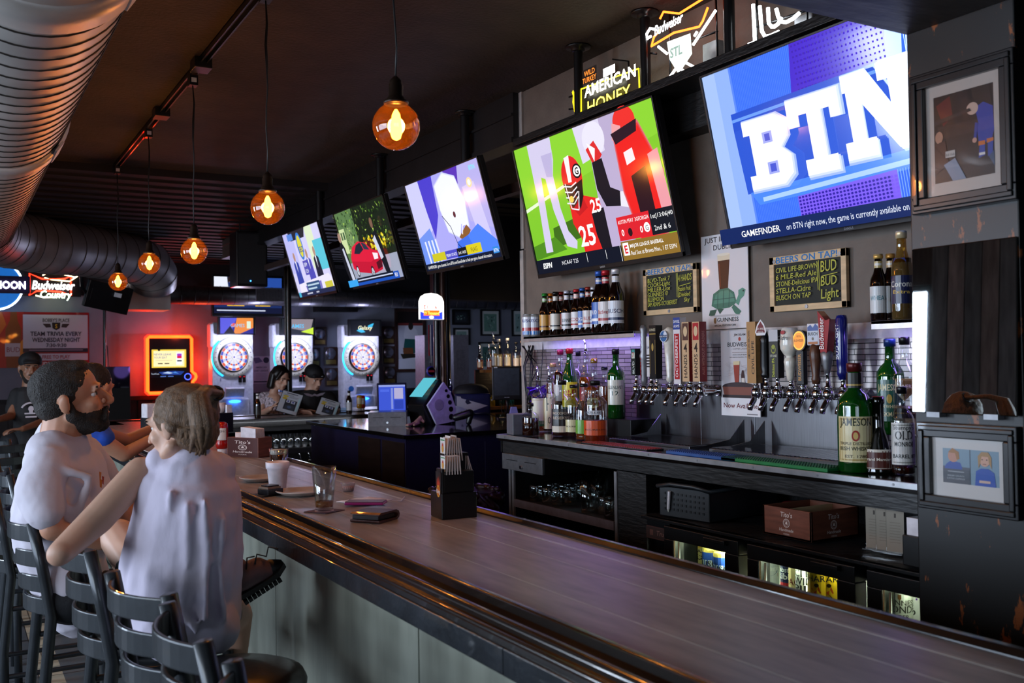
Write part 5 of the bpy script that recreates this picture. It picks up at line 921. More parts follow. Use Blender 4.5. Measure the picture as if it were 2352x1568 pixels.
# neon signs on the far wall
def fq(px,py,y=15.0): return farp(px,py,y)
t=T('bow_tie_country_neon','red outlined bow tie neon sign with white and green script','neon sign',fq(115,680)); o=fq(115,680)
def fl(pts,y=15.0): return [fq(a,b,y)-o for a,b in pts]
MB().tube(fl([(68,628),(96,640),(125,641),(148,640),(163,635),(163,678),(140,670),(110,668),(84,668),(68,678)]),.010,NEON,7,True,'#ff2a14').build('red_outline',t)
MB().tube(fl([(98,632),(110,626),(128,627),(146,630),(170,636),(178,634),(160,646),(120,642),(102,638)]),.008,NEON,7,False,'#ffd8a0').tube(fl([(82,678),(100,683),(130,682),(148,676)]),.008,NEON,7,False,'#fff0b0').build('white_tubes',t)
mb=MB(); CV(200,90).text(90,46,'Budweiser',54,'#fff4f0','c',.012,.2,1,0,175).text(100,84,'Country',46,'#d8ffd0','c',.012,.2,1,0,130).emit(mb,(fq(72,640)-o)+V((0,-.02,0)),FX,UZ,.62,.28,NEON,dz=.001); mb.build('script_letters',t)
MB().box(-.4,.02,.0,.4,.06,.36,BLKM).build('sign_frame',t)
t=T('round_blue_neon','round blue neon sign with white lettering at the left edge','neon sign',fq(-10,655)); o=fq(-10,655)
MB().lathe([(.33,0),(.33,.03),(.30,.034),(.001,.034)],mat('blue_disc','#0c4a8c',.4,em='#1c6ac0',es=.8),seg=40,ax=(0,-1,0)).build('blue_disc',t); MB().tube([(.33*math.cos(k*PI/20),-.03,.33*math.sin(k*PI/20)) for k in range(40)],.013,NEON,7,True,'#c8e4ff').build('ring_tube',t)
mb=MB(); CV(200,50).text(100,40,'BLUE MOON',40,'#f4f8ff','c',.02,0,1,0,190).emit(mb,(-.34,-.06,.10),FX,UZ,.72,.18,NEON,dz=.001); mb.build('letters',t); MB().box(-.36,-.05,-.11,.42,-.04,.13,mat('violet_panel','#2a1c50',.4)).build('letter_panel',t); MB().box(-.1,0,.25,.1,.19,.33,BLKM).build('sign_bracket',t)
# television seen from behind, pipe, boxes
t=T('far_television','small television seen from behind hanging below the big duct','television',fq(248,682,12.2)); MB().obox((0,0,0),(.52,.07,.32),BLK,(.93,.25,-.18),(-.2,.95,.2)).build('back_cover',t,.01); MB().obox((-.05,-.05,0),(.3,.02,.14),BLKM,(.93,.25,-.18),(-.2,.95,.2)).obox((.1,-.06,.02),(.08,.02,.05),WHITE,(.93,.25,-.18),(-.2,.95,.2)).build('label_plate',t); MB().tube([(-.2,.03,.0),(-.3,-.2,.1),(-.34,-.2,CZ-fq(248,682,12.2).z-.06)],.02,BLKM).build('mount_pole',t)
p=fq(240,712,14.9); t=T('wall_conduit','black vertical pipe with cable left of the jukebox','pipe',(p.x,14.9,0)); MB().cyl((0,0,0),(0,0,2.6),.022,BLKM).build('pipe',t); MB().tube([(.03,0,1.9),(.06,.02,1.6),(.12,.1,1.3),(.16,.1,1.0)],.006,BLK,6).build('cable',t)
farbox('black_cabinet','black cabinet with a clear top standing below the jukebox','cabinet',(236,892),(300,1010),13.8,.5,DK,fl=1); farbox('display_case','clear topped dark case on the black cabinet','case',(240,842),(299,891),13.85,.4,glass('smoky_acrylic','#3a3448',.1,.3),bev=.002)
p=onz(575,596,2.0); sx,sy=ony(578,600,10.6).x,10.6
t=T('hanging_speaker','large black loudspeaker hanging from the ceiling','speaker',(sx,sy,ony(578,658,10.6).z)); MB().box(-.17,-.02,0,.17,.28,.60,BLKM).build('cabinet',t,.01); MB().box(-.15,-.024,.03,.15,-.02,.57,mat('speaker_mesh','#161618',.7,bump=.3,bs=300)).build('grille',t); MB().cyl((-.1,.1,.6),(-.1,.1,CZ-t.location.z-.06),.008,BLKM).cyl((.1,.1,.6),(.1,.1,CZ-t.location.z-.06),.008,BLKM).build('hanger_rods',t); MB().ball((-.02,-.026,.06),.008,mat('blue_indicator','#3080ff',.4,em='#3a90ff',es=5)).build('indicator_lamp',t)
# plaques, poster, frames
PLQ=mat('walnut_plaque','#3a221a',.35,coat=.3); BRASS=mat('brass_plate','#a08a50',.3,.7); SILV=mat('silver_award','#a8a8b8',.25,.8)
for px,py,l in ((735,772,'wooden award plaque high up between the middle and right dart machines'),(721,820,'wooden award plaque beside the middle dart machine, partly covered by it'),(760,818,'wooden award plaque left of the right dart machine, middle height'),(762,866,'wooden award plaque just right of the capped man'),(893,770,'wooden award plaque right of machine 3, top of three'),(893,815,'wooden award plaque right of machine 3, middle of three'),(896,862,'wooden award plaque right of machine 3, lowest of three')):
    p=farp(px,py,15.17); t=T('award_plaque',l,'plaque',(p.x,15.19,p.z),0,'award plaques on the far wall'); MB().box(-.11,-.02,-.15,.11,0,.15,PLQ).build('wooden_board',t,.004); MB().lathe([(.001,.004),(.085,.006),(.09,0)],SILV,(0,-.02,.05),24,ax=(0,-1,0)).box(-.04,-.026,-.04,.04,-.02,-.02,SILV).build('silver_disc',t); MB().box(-.085,-.024,-.125,.085,-.02,-.06,BRASS).build('name_plate',t)
c=CV(100,150,'#b8b4c8').poly([(6,10),(40,6),(60,30),(20,40)],'#5a5478').ell(78,22,16,16,'#2a2840').text(50,66,'AMERICAN',14,'#2a2844','c',.015,0,1,0,60).text(50,84,'DART LEAGUE',14,'#2a2844','c',.015,0,1,0,74)
for i in range(6): c.line([(20,96+i*6),(80,96+i*6)],1.4,'#7a7690')
c.rect(10,136,80,8,'#2a2844'); farbox('league_poster','white dart league poster between the left and middle dart machines','poster',(578,818),(621,880),15.18,.004,WHITE,cvs=c)
c=CV(100,190,'#c4c8d4'); c.rect(0,0,100,40,'#241c1c').rect(0,38,100,8,'#8a3a38').poly([(30,50),(55,40),(75,60),(85,90),(70,110),(30,105),(24,80)],'#d8dae4').ell(52,48,10,13,'#2a2422').poly([(28,90),(75,92),(90,130),(60,140),(20,135)],'#1f5a58').poly([(20,120),(60,120),(62,150),(24,150)],'#7a4a2a').poly([(10,140),(96,140),(90,155),(20,158)],'#2a2620').poly([(0,158),(100,150),(100,190),(0,190)],'#d8dce8')
farbox('framed_photo','tall brown framed photo of a hockey goalkeeper','picture',(907,708),(979,853),15.17,.03,mat('brown_frame','#3a2420',.4),cvs=c,cm=GINK,rim=.05)
def blur(c1,c2,c3):
    c=CV(100,100,c1); c.rect(12,12,76,76,c2); r=random.Random(c3)
    for i in range(14): x,y=r.uniform(16,70),r.uniform(20,70); c.poly([(x,y),(x+r.uniform(4,16),y+r.uniform(-4,8)),(x+r.uniform(0,14),y+r.uniform(6,18))],r.choice(['#5a7a74','#8ab0a4','#34504a','#a8c4bc']))
    return c
for tl,br,c,l in (((1039,710),(1080,746),blur('#1c2026','#2a3038',1),'black framed dark team photo right of the black poles'),((1042,753),(1080,792),blur('#d8dcdc','#88a8a0',2),'white matted small picture below the dark team photo'),((1104,710),(1150,771),blur('#d4dcd8','#6f9c8c',3),'white matted green print framed in black'),((1176,710),(1222,772),blur('#dfe8e6','#9cc0bc',4),'white matted pale picture cut off by the back wall edge'),((1100,785),(1150,852),blur('#d4dcd8','#4f7c74',5),'white matted picture half hidden by the clear bottles')):
    farbox('framed_picture',l,'picture',tl,br,15.17,.03,BLK,'small framed pictures on the far wall',cvs=c,cm=GINK,rim=.03)
LOCK=mat('lilac_grey_metal','#8d8a9c',.4,.4)
t=farbox('metal_locker','perforated grey metal cabinet right of the black poles','cabinet',(1041,769),(1079,1005),11.5,.3,LOCK,fl=1); mb=MB(); H=farp(1041,769,11.5).z
for i in range(10):
    for j in range(14): mb.cyl((-.06+i*.012,-.001,H-.2-j*.022-(i%2)*.011),(-.06+i*.012,-.003,H-.2-j*.022-(i%2)*.011),.003,BLK,seg=6)
mb.build('perforated_panel',t)
farbox('metal_box','plain grey metal cabinet left of the black poles','cabinet',(975,769),(1003,1000),11.6,.3,LOCK,fl=1)
# slim pole by the couple, pole cluster with sign and medals
p=onx(662,700,3.38); t=T('thin_pole','thin black pole rising behind the reading couple','pole',(3.38,p.y,0)); MB().cyl((0,0,0),(0,0,CZ-.06),.036,BLKM).cyl((-.04,-.02,0),(-.04,-.02,CZ-.06),.012,BLKM).build('pole',t); MB().lathe([(.036,0),(.08,.0),(.08,.015),(.036,.02)],BLKM).build('base_plate',t)
PX,PY=4.2,8.65; t=T('pole_cluster','cluster of black and brown poles behind the order terminal','pole',(PX,PY,0))
for dx,dy,r,m in ((-.056,.0,.032,BLKM),(.0,-.02,.026,mat('brown_pipe','#4a3028',.35,.3)),(.062,.02,.038,BLKM)): MB().cyl((dx,dy,0),(dx,dy,CZ-.0),r,m).build('pole',t)
def polepx(px,py): return ony(px,py,PY-.08)
p=polepx(992,735); t=T('jackpot_sign','small lit lottery jackpot sign hanging on the poles','sign',(p.x,PY-.07,p.z)); W=.128;H=.243
sh_=[(-W,0),(W,0),(W,H*.68),(W*.85,H*.86),(W*.5,H*.96),(0,H),(-W*.5,H*.96),(-W*.85,H*.86),(-W,H*.68)]
MB().prism([(x,z) for x,z in sh_],(0,.0,0),FX,UZ,-.02,mat('sign_rim','#d8d4d0',.3)).build('casing',t,.003)
mb=MB(); c=CV(226,215); 
pts=[(113+x*.93*1000,215-(.008+z*.93)*1000) for x,z in sh_]; c.poly(pts,'#fffdf8').poly([(8,206),(8,140),(60,160),(170,160),(218,140),(218,206)],'#2838c8').text(60,118,'E1',44,'#e02818','c',.02).text(160,118,'6:',44,'#e02818','c',.02).rect(40,130,150,46,'#f05a18').text(115,168,'19 Thousand',40,'#ffd860','c',.01,0,1,0,140).ell(113,190,22,14,'#fffdf8').rect(150,78,30,3,'#202020'); c.emit(mb,(-W,-.0005,H),FX,UZ,2*W,H,inkmat('jackpot_display',.4,es=2.2),dz=.0004); mb.build('lit_face',t)
p=polepx(994,845); t=T('hanging_medals','red white and blue medal ribbon and round badge hung on the poles','medal',(p.x,PY-.055,p.z)); MB().box(-.03,0,.12,-.015,.004,.42,mat('ribbon_red','#a8283a',.6)).box(-.015,0,.05,0,.004,.42,mat('ribbon_white','#d8d4dc',.6)).box(0,0,.12,.015,.004,.42,mat('ribbon_blue','#28286a',.6)).build('ribbon',t); MB().lathe([(.05,0),(.05,.012),(.001,.014)],mat('badge_violet','#3c34a0',.4),(-.01,0,-.03),24,ax=(0,-1,0)).lathe([(.038,.0145),(.001,.0145)],WHITE,(-.01,0,-.03),24,ax=(0,-1,0)).box(-.04,-.016,-.04,.02,-.0145,-.02,mat('ribbon_red','#a8283a',.6)).build('badge',t); MB().tube([(-.01,0,.02),(-.02,0,.2),(-.02,.0,.42)],.003,BLK,5).build('chain',t)
# ================================================================ ORDER STATION BETWEEN THE BARS
SK=onz(932,998,1.09); SX,SY=SK.x,SK.y; SZ2=1.09
NV=mat('wood_with_violet_light','#1a1636',.4,coat=.2); t=T('order_station','dark wooden order station cabinet with a black top','cabinet',(SX,SY,0))  # violet light on the dark wood is put into its base colour
MB().box(-.03,-.03,SZ2-.03,1.95,2.1,SZ2,TOPK).build('worktop',t,.003)
MB().box(0,0,0,1.9,2.05,SZ2-.03,NV).build('body',t); MB().box(-.006,.02,.1,0,.42,SZ2-.06,mat('dark_brown_panel','#231814',.35,0,nz=.4,ns=4,stretch=(1,1,6))).box(-.006,.46,.1,0,.9,SZ2-.06,mat('dark_brown_panel','',0)).build('side_panels',t)
MB().box(.62,-.012,.1,1.28,0,SZ2-.08,NV).build('cabinet_door',t,.002)
def st(px,py): p=onz(px,py,SZ2); return p
def screenbox(name,label,cat,px,pyb,w_,h,yaw,pic,base=.05,tilt=-.25,col=BLK,group=None):
    p=st(px,pyb); t=T(name,label,cat,(p.x,p.y,SZ2),yaw,group)
    v=V((0,math.sin(-tilt),math.cos(tilt))); n=V((0,-math.cos(tilt),math.sin(-tilt)))
    MB().obox(V((0,.06,base+h/2*math.cos(tilt)))-n*.02,(w_,h,.035),col,(1,0,0),v).build('display_housing',t,.006)
    mb=MB(); pic.emit(mb,V((-w_/2+.015,.06,base+h/2*math.cos(tilt)))+v*(h/2-.02)-n*.0016,(1,0,0),v,w_-.03,h-.05,SCR); mb.build('screen',t)
    MB().box(-w_*.4,-.02,0,w_*.4,.2,.03,BLK).obox((0,.1,base*.6+.02),(.08,.06,base+.06),BLK).build('stand',t,.004); return t
vy=lambda px: math.atan2(0,1)+ -math.radians(28)
c=CV(100,80,'#3a52c8').rect(0,0,100,6,'#8a98d8').rect(46,10,8,66,'#7a88d0').rect(58,10,34,34,'#a8a4c8').rect(58,48,34,28,'#2c40a8').rect(6,14,34,8,'#4a64d8')
screenbox('order_screen','blue touch screen order terminal above the grey cash drawer','terminal',902,966,.26,.28,-.35,c,.06,-.3,mat('navy_housing','#141a3c',.4))
p=st(890,978); cash('grey cash drawer on the order station',(p.x,p.y,SZ2),PI*.36,.30,.11)
# triangular terminal
p=st(1005,975); t=T('order_terminal','white sided triangular terminal with five round black holes','terminal',(p.x,p.y,SZ2),.22)
tri=[(-.02,.0),(.16,.02),(.18,.12),(.12,.26),(.055,.34),(-.11,.16)]
MB().prism(tri,(0,.0,0),FX,UZ,.02,mat('lilac_white_plastic','#b8b4d8',.35)).build('side_cover',t,.004)
MB().prism([(-.10,0),(.16,.0),(.18,.12),(.12,.26),(.055,.36),(.03,.36),(-.13,.16)],(0,.02,0),FX,UZ,-.20,BLK).build('housing',t,.004)
mb=MB()
for x,z,r in ((.075,.27,.013),(.095,.225,.016),(.112,.175,.018),(.122,.12,.021),(.125,.058,.024)): mb.cyl((x,-.0235,z),(x,-.021,z),r,BLK,seg=16)
mb.cyl((.0,-.0235,.16),(.0,-.021,.16),.045,mat('grey_disc','#9490a8',.5),seg=20); mb.build('round_holes',t)
mb=MB(); c=CV(60,100,'#58b8c8').rect(0,84,60,16,'#1c2050').rect(6,20,34,8,'#d8d8a0').rect(20,40,34,8,'#e8e0a0').rect(8,58,30,8,'#d8f0e0').rect(30,8,24,8,'#e8f8ff'); u=V((.23,0,.23)).normalized(); c.emit(mb,V((.02,.03,.375)),(0,1,0),u,.17,.21,SCR); mb.build('screen',t)
p=st(955,978); t=T('bar_cloth','crumpled tan bar cloth lying on the order station','cloth',(p.x,p.y,SZ2),.5); CL=mat('tan_cloth','#a88474',.8,bump=.4,bs=30)
mb=MB()
for a,b,r in (((-.10,0,.012),(.02,.02,.02),.014),((.02,.02,.02),(.14,.03,.07),.022),((-.08,.03,.01),(.0,.03,.016),.012),((-.06,-.03,.012),(.04,.0,.02),.013),((.1,.0,.03),(.17,.03,.09),.018)): mb.limb(a,b,r*.8,r,CL)
o=mb.build('fold',t); m=o.modifiers.new('r','REMESH'); m.mode='VOXEL'; m.voxel_size=.006; m.use_smooth_shade=True
p=st(1085,955); t=T('insulated_bag','navy drinks bag with a white printed panel','bag',(p.x+.12,p.y+.25,SZ2),-.3); BG=mat('navy_nylon','#181c54',.5,bump=.1); MB().box(-.17,-.09,0,.17,.12,.20,BG).lathe([(.18,0),(.17,.05),(.12,.09),(.001,.105)],mat('black_nylon','#14131c',.6),(0,.015,.19),20,sy=.6).build('body',t,.015)
mb=MB(); CV(100,60).poly([(2,4),(14,6),(16,12),(98,40),(50,58),(2,40)],'#c4c0d8').poly([(30,18),(44,14),(40,22),(48,30),(34,34),(28,26)],'#1c1c44').poly([(46,14),(54,14),(50,22)],'#1c1c44').emit(mb,(-.16,-.0915,.19),FX,UZ,.31,.16,INK); mb.build('printed_panel',t)
p=st(1063,962); t=T('receipt_printer','white wedge shaped printer with a black logo','printer',(p.x,p.y+.05,SZ2),-.3); MB().prism([(-.1,0),(.1,0),(.1,.05),(.02,.10),(-.1,.13)],(0,-.02,0),FX,UZ,-.2,mat('lilac_white_plastic','#b8b4d8',.35)).build('housing',t,.004); mb=MB(); CV(20,20).poly([(2,2),(18,2),(10,16)],'#1c1c44').emit(mb,(.0,-.0205,.07),FX,UZ,.03,.03,INK); mb.build('logo',t)
p=st(1068,975); t=T('barcode_scanner','black barcode scanner on its curled cable','scanner',(p.x,p.y-.02,SZ2),-.5); MB().limb((-.08,0,.06),(.03,0,.09),.03,.035,BLK).limb((.02,0,.02),(.04,0,.09),.022,.026,BLK).build('handle',t); MB().tube([(.06,0,.09),(.16,.03,.09),(.26,.05,.05),(.27,.05,.01)],.004,BLK,6).build('cable',t)
p=st(1165,962); t=T('touch_monitor','dark blank touch monitor on a thin stand at the left end of the back bar','monitor',(p.x,p.y,SZ2),-.42)
MB().box(-.125,0,.165,.125,.035,.455,BLK).build('housing',t,.006); MB().box(-.11,-.002,.205,.11,0,.44,mat('dark_screen','#3c424a',.25)).build('screen',t); mb=MB(); CV(60,14).rect(8,5,20,4,'#c8ccd0').rect(32,5,20,4,'#c8ccd0').emit(mb,(-.03,-.0012,.195),FX,UZ,.06,.014,INK); CV(30,10,'#d8d8d8').emit(mb,(-.11,-.0012,.453),FX,UZ,.03,.01,INK); mb.build('markings',t); MB().tube([(0,.03,.2),(.01,.05,.1),(0,.06,0)],.012,BLK,8).box(-.08,-.02,0,.08,.12,.012,BLK).build('stand',t)
mb=MB()
for i in range(5): mb.tube([(-.03+i*.018,.03,.17),(-.05+i*.03,.0,.08),(-.02+i*.01,-.02,.012)],.003,BLK,5)
mb.build('cables',t)
p=st(1172,972); t=T('paper_stand','small lilac folded card beside the monitor cables','card',(p.x+.05,p.y+.02,SZ2),-.3); MB().prism([(-.05,0),(.05,0),(.02,.13),(-.02,.13)],(0,0,0),FX,UZ,-.04,mat('lilac_card','#8f88c8',.6)).build('card',t)
p=onz(1207,990,KZ); t=T('card_printer','grey box printer at the left end of the back bar counter','printer',(2.50,4.265,KZ),-.2); MB().box(-.05,-.045,0,.05,.06,.105,mat('grey_box_plastic','#5c6068',.45)).build('housing',t,.004)
t=T('violet_rosette','crumpled violet foil rosette hanging at the wall edge','decoration',(2.9,4.72,KZ+.19)); FO=mat('violet_foil','#5a28b8',.25,.5,bump=.6,bs=18); mb=MB()
for i in range(9): a=i*.7; mb.obox((.035*math.cos(a),.05*math.sin(a),.03*math.sin(i*2.3)),(.05,.06,.006),FO,(math.cos(a),math.sin(a),.4*math.sin(i)),(-math.sin(a),math.cos(a),.5))
mb.build('foil_strips',t); MB().tube([(0,0,0),(.05,.04,.2),(.07,.06,.34)],.003,BLK,5).build('cord',t)
# cables hanging at the wall edge
t=T('hanging_cables','bundle of black cables hanging from the shelf at the wall edge','cable',(2.93,4.86,1.68)); mb=MB()
for i in range(6): mb.tube([(.03*math.sin(i),.01*i,0),(-.05+.02*i,.02*math.sin(i*2),-.12),(-.02,.03*math.cos(i),-.26),(.0,.02*i-.05,-.44)],.004,BLK,5)
mb.build('cable',t)
# liquor shelves behind the monitor with warm light
LY=8.9; p=ony(1140,848,LY); LZ2=p.z; t=T('liquor_shelves','two narrow dark shelves of liquor behind the touch monitor','shelf',(p.x,LY,0)); MB().box(-.2,-.13,LZ2-.03,.45,-.0,LZ2,mat('warm_wood_shelf','#8a5a30',.4)).build('upper_shelf',t); zl=ony(1140,932,LY).z; MB().box(-.25,-.13,zl-.03,.45,0,zl,mat('warm_wood_shelf','',0)).build('lower_shelf',t); MB().box(-.25,-.005,0,.45,.02,LZ2,DARKW).build('back_board',t)
light('shelf_lamp',(p.x+.1,LY-.22,LZ2+.35),2.2,(1,.72,.4),.05); light('shelf_lamp_low',(p.x+.1,LY-.2,LZ2-.06),.6,(1,.6,.3),.03)
G='liquor bottles on the shelves behind the monitor'
def ls(px,y=8.83): return (ony(px,845,y).x,y,LZ2+.0005)
for px,h,r,s,liq,cap,lab,pour,l in ((1103,.20,.034,'squat',ROSE,'#2a1a14','#f0c090',True,'short orange tinted bottle, leftmost on the shelf behind the monitor'),(1124,.21,.030,'squat',ROSE,'#a02060','#e8d0c8',True,'pink necked short bottle second on the shelf behind the monitor'),(1134,.33,.038,'liq',PALE,'#2a3a8a','#d8dce0',True,'frosted vodka bottle with a blue collar behind the monitor'),(1146,.31,.040,'slope',PALE,'#c8ccd0','#f0e8d0',False,'clear square labelled bottle in the middle behind the monitor'),(1166,.32,.042,'slope',PALE,'#d8d8dc','#f4ecd0',False,'clear tall bottle with a cream lit body behind the monitor'),(1186,.28,.040,'liq',CLRL,'#2a2a2a','#e8e4e0',False,'clear tequila bottle with black cap near the wall edge'),(1200,.29,.042,'liq',ROSE,'#d8b090','#f0d8c8',False,'salmon tinted bottle against the wall edge')):
    bottle(l,ls(px),h,r,s,CLEAR,liq,.5,cap,[(LB(lab,[]),.12,.4,1.6)],G,'liquor_bottle',pour=pour)
for px,col,l in ((1131,'#d8c030','small yellow bottle on the lower shelf behind the monitor'),(1175,'#30a0a0','small teal bottle on the lower shelf behind the monitor'),(1152,'#2a6a5a','small green bottle on the lower shelf behind the monitor')):
    bottle(l,(ony(px,930,8.83).x,8.83,zl+.0005),.13,.03,'liq',glass('g'+col,col,.1,.4),None,0,'#1a1a1a',(),G,'liquor_bottle')
bottle('dark bottle with a metal pourer standing behind the order terminal',(SX+1.0,SY+1.3,SZ2+.0005),.30,.036,'liq',glass('violet_glass','#2a1c60',.1,.5),None,0,'#141428',[(LB('#c8b4c8',[]),.3,.5,1.8)],None,'liquor_bottle',pour=True)
light('violet_station_glow',(SX+.5,SY+.45,SZ2+.45),1.8,(.45,.2,1),.1); light('violet_front_glow',(SX+.4,SY-.5,1.5),1.0,(.35,.22,1),.15)
# ================================================================ GLASSES
GL=glass('clear_drinking_glass','#f2f6f6',.12)
def tumbler(mb,h,r0,r1,o=(0,0,0)): return mb.lathe([(r0*.9,0),(r0,.004),(r1,h),(r1-.003,h),(r0-.003,.012),(.001,.012)],GL,o,16)
g0=tumbler(MB(),.13,.032,.04).build('beer_mug',None); MB().tube([(.036,0,.02),(.062,0,.03),(.066,0,.08),(.038,0,.10)],.006,GL,8).build('mug_handle',g0)
tag(g0,'clear beer mug','glass')
slots=[(614+k*16.3,k) for k in range(13)]
names=['leftmost','second','third','fourth','fifth','sixth','middle','eighth','ninth','tenth','eleventh','twelfth','rightmost']
for i,(px,k) in enumerate(slots):
    p=ony(px,1006-k*.4,9.02); o=g0 if i==0 else clone(g0); o.location=(p.x,8.98,.8125); o.rotation_euler=(0,0,.5*k); o['label']='clear beer mug on the steel shelf under the far bar, %s of the row'%names[i]; o['group']='beer mugs on the shelf under the far bar'; o['category']='glass'
p=None
area('under_bar_fill',(2.75,8.75,1.02),(0,.3,-1),1.8,.03,2.5,(.85,.9,1))  # added fill that brightens the mug row, no fixture behind it
# speed rail bottles
sr=T('speed_rail','steel speed rail holding bottles under the far bar','rail',(2.75,8.78,.40)); MB().box(-.7,0,0,.7,.10,.004,STEEL).box(-.7,-.004,0,.7,0,.12,STEEL).box(-.7,.10,0,.7,.104,.10,STEEL).build('trough',sr); MB().box(-.69,.104,-.4,-.66,.13,.1,STEEL).build('leg',sr); MB().box(.66,.104,-.4,.69,.13,.1,STEEL).build('leg',sr)
for px,gm,cap,l in ((690,DKGRN,'#1a1a1a','dark bottle with a violet label in the speed rail, first from left'),(711,DKGRN,'#2a3a6a','dark bottle in the speed rail, second from left'),(731,BROWN,'#1a1a1a','brown liqueur bottle in the speed rail, middle one'),(757,BROWN,'#a02028','brown bottle with a red neck in the speed rail'),(778,glass('milky_plastic','#b8b4b8',.08,.6),'#d8d8d8','milky plastic squeeze bottle in the speed rail, rightmost')):
    x=ony(px,1050,8.83).x; bottle(l,(x,8.83,.4045),.30,.037,'liq',gm,None,0,cap,(),'bottles in the speed rail','speed_bottle',pour=True)
# glasses in the open cabinet
pg=tumbler(MB(),.15,.030,.042).build('pint_glass',None); tag(pg,'x','glass'); rg=MB().lathe([(.030,0),(.035,.004),(.038,.06),(.036,.085),(.0335,.085),(.035,.06),(.032,.012),(.001,.012)],GL,seg=16).build('rocks_glass',None); tag(rg,'x','glass')
CZ2=.9055; first=[True,True]
for i,(px,py,tall,l) in enumerate(((1233,1150,0,'rocks glass at the left end of the back bar cabinet shelf'),(1255,1158,0,'rocks glass second from the left on the cabinet shelf'),(1283,1160,0,'rocks glass third from the left on the cabinet shelf'),(1308,1160,0,'rocks glass fourth from the left on the cabinet shelf'),(1298,1145,0,'rocks glass standing behind the fourth one on the cabinet shelf'),(1270,1143,0,'rocks glass in the back row left on the cabinet shelf'),(1323,1150,0,'rocks glass in the back row behind the tall ones'),(1345,1178,1,'tall pint glass in front on the cabinet shelf'),(1372,1174,1,'tall pint glass right of the front one on the cabinet shelf'),(1352,1152,1,'tall pint glass behind, left of the metal strip'),(1380,1150,1,'tall pint glass in the back row of the cabinet shelf'),(1404,1190,0,'rocks glass at the right end beside the metal strip'),(1392,1180,0,'rocks glass tucked behind the right end one'),(1330,1140,0,'rocks glass farthest back on the cabinet shelf'))):
    p=onz(px,py,CZ2); src=pg if tall else rg; k=1 if tall else 0
    o=src if first[k] else clone(src); first[k]=False
    o.location=(max(2.48,min(2.88,p.x)),max(3.41,min(4.15,p.y)),CZ2); o['label']=l; o['category']='glass'; o['group']='glasses on the cabinet shelf'
wg=MB().lathe([(.033,0),(.03,.003),(.004,.008),(.004,.07),(.03,.10),(.036,.13),(.030,.17),(.028,.17),(.034,.13),(.028,.102),(.001,.078)],GL,seg=16).build('wine_glass',None); tag(wg,'upturned stemmed glass on the lower shelf of the cabinet','glass'); wg.rotation_euler=(PI,0,0); wg.location=(2.6,3.78,.4205+.17)
wg2=clone(wg); wg2.location=(2.62,3.55,.5905); wg2['label']='second upturned stemmed glass, right on the lower cabinet shelf'
# basket, box, container, stands on the cooler
t=T('plastic_basket','black perforated plastic basket with a white pen clipped on','basket',(2.47,2.93,LZ),.12)
BK=mat('charcoal_basket','#22262a',.4); MB().box(-.03,-.13,0,-.022,.13,.115,BK).box(.36,-.13,0,.37,.13,.115,BK).box(-.03,.122,0,.37,.13,.115,BK).box(-.03,-.13,0,.37,-.122,.115,BK).box(-.03,-.13,0,.37,.13,.006,BK).build('body',t,.004); MB().tube([(-.035,.135,.115),(-.04,.06,.128),(-.04,-.06,.128),(-.035,-.135,.115),(.37,-.135,.115),(.37,.135,.115)],.008,BK,8,True).build('rim',t)
mb=MB()
for i in range(10):
    for j in range(4): mb.obox((-.0312,-.10+i*.022,.03+j*.02),(.002,.009,.009),BLK)
mb.build('perforations',t); MB().cyl((-.036,.075,.03),(-.040,.065,.10),.006,WHITE,seg=8).cyl((-.036,.075,.03),(-.0355,.077,.018),.005,mat('cap_#dcdccc','#dcdccc',.4),.001,8).build('pen',t)
TW=mat('reddish_box_wood','#7a4634',.5,0,nz=.3,ns=4,stretch=(2,2,14))
def titos(c): return c.text(50,30,"Tito's",24,'#f0e0d8','c',.006,.1).ring(50,50,13,15,'#f0e0d8').ring(50,50,9.5,10.5,'#f0e0d8').poly([(45,54),(48,44),(53,44),(56,54)],'#f0e0d8').text(50,78,'Handmade',15,'#f0e0d8','c',.006,.15).text(50,90,'VODKA',8,'#f0e0d8')
t=T('wooden_box','reddish brown printed wooden box standing on the cooler','box',(2.58,2.42,LZ),-.0); a,b_=.115,.11
MB().box(-a,-b_,0,-a+.008,b_,.10,TW).box(a-.008,-b_,0,a,b_,.10,TW).box(-a,-b_,0,a,-b_+.008,.10,TW).box(-a,b_-.008,0,a,b_,.10,TW).box(-a,-b_,0,a,b_,.008,TW).build('body',t,.001); MB().box(-a+.008,-.002,0,a-.008,.002,.098,PINE).build('divider',t)
mb=MB(); titos(CV(100,100)).emit(mb,(-a-.0006,.05,.10),UY,UZ,.1,.1,INK); titos(CV(100,100)).emit(mb,(-.06,-b_-.0006,.10),FX,UZ,.1,.1,INK); mb.build('printed_logo',t)
t=T('food_container','round clear container with a red lid behind the wooden box','container',(2.80,2.64,LZ)); MB().lathe([(.07,0),(.09,.05)],glass('cloudy_plastic','#c8c8c8',.08,.5)).build('tub',t); MB().lathe([(.094,.05),(.096,.062),(.001,.064)],mat('red_lid','#b81c28',.35)).build('lid',t)
STND=glass('acrylic_stand','#f0f4f4',.1)
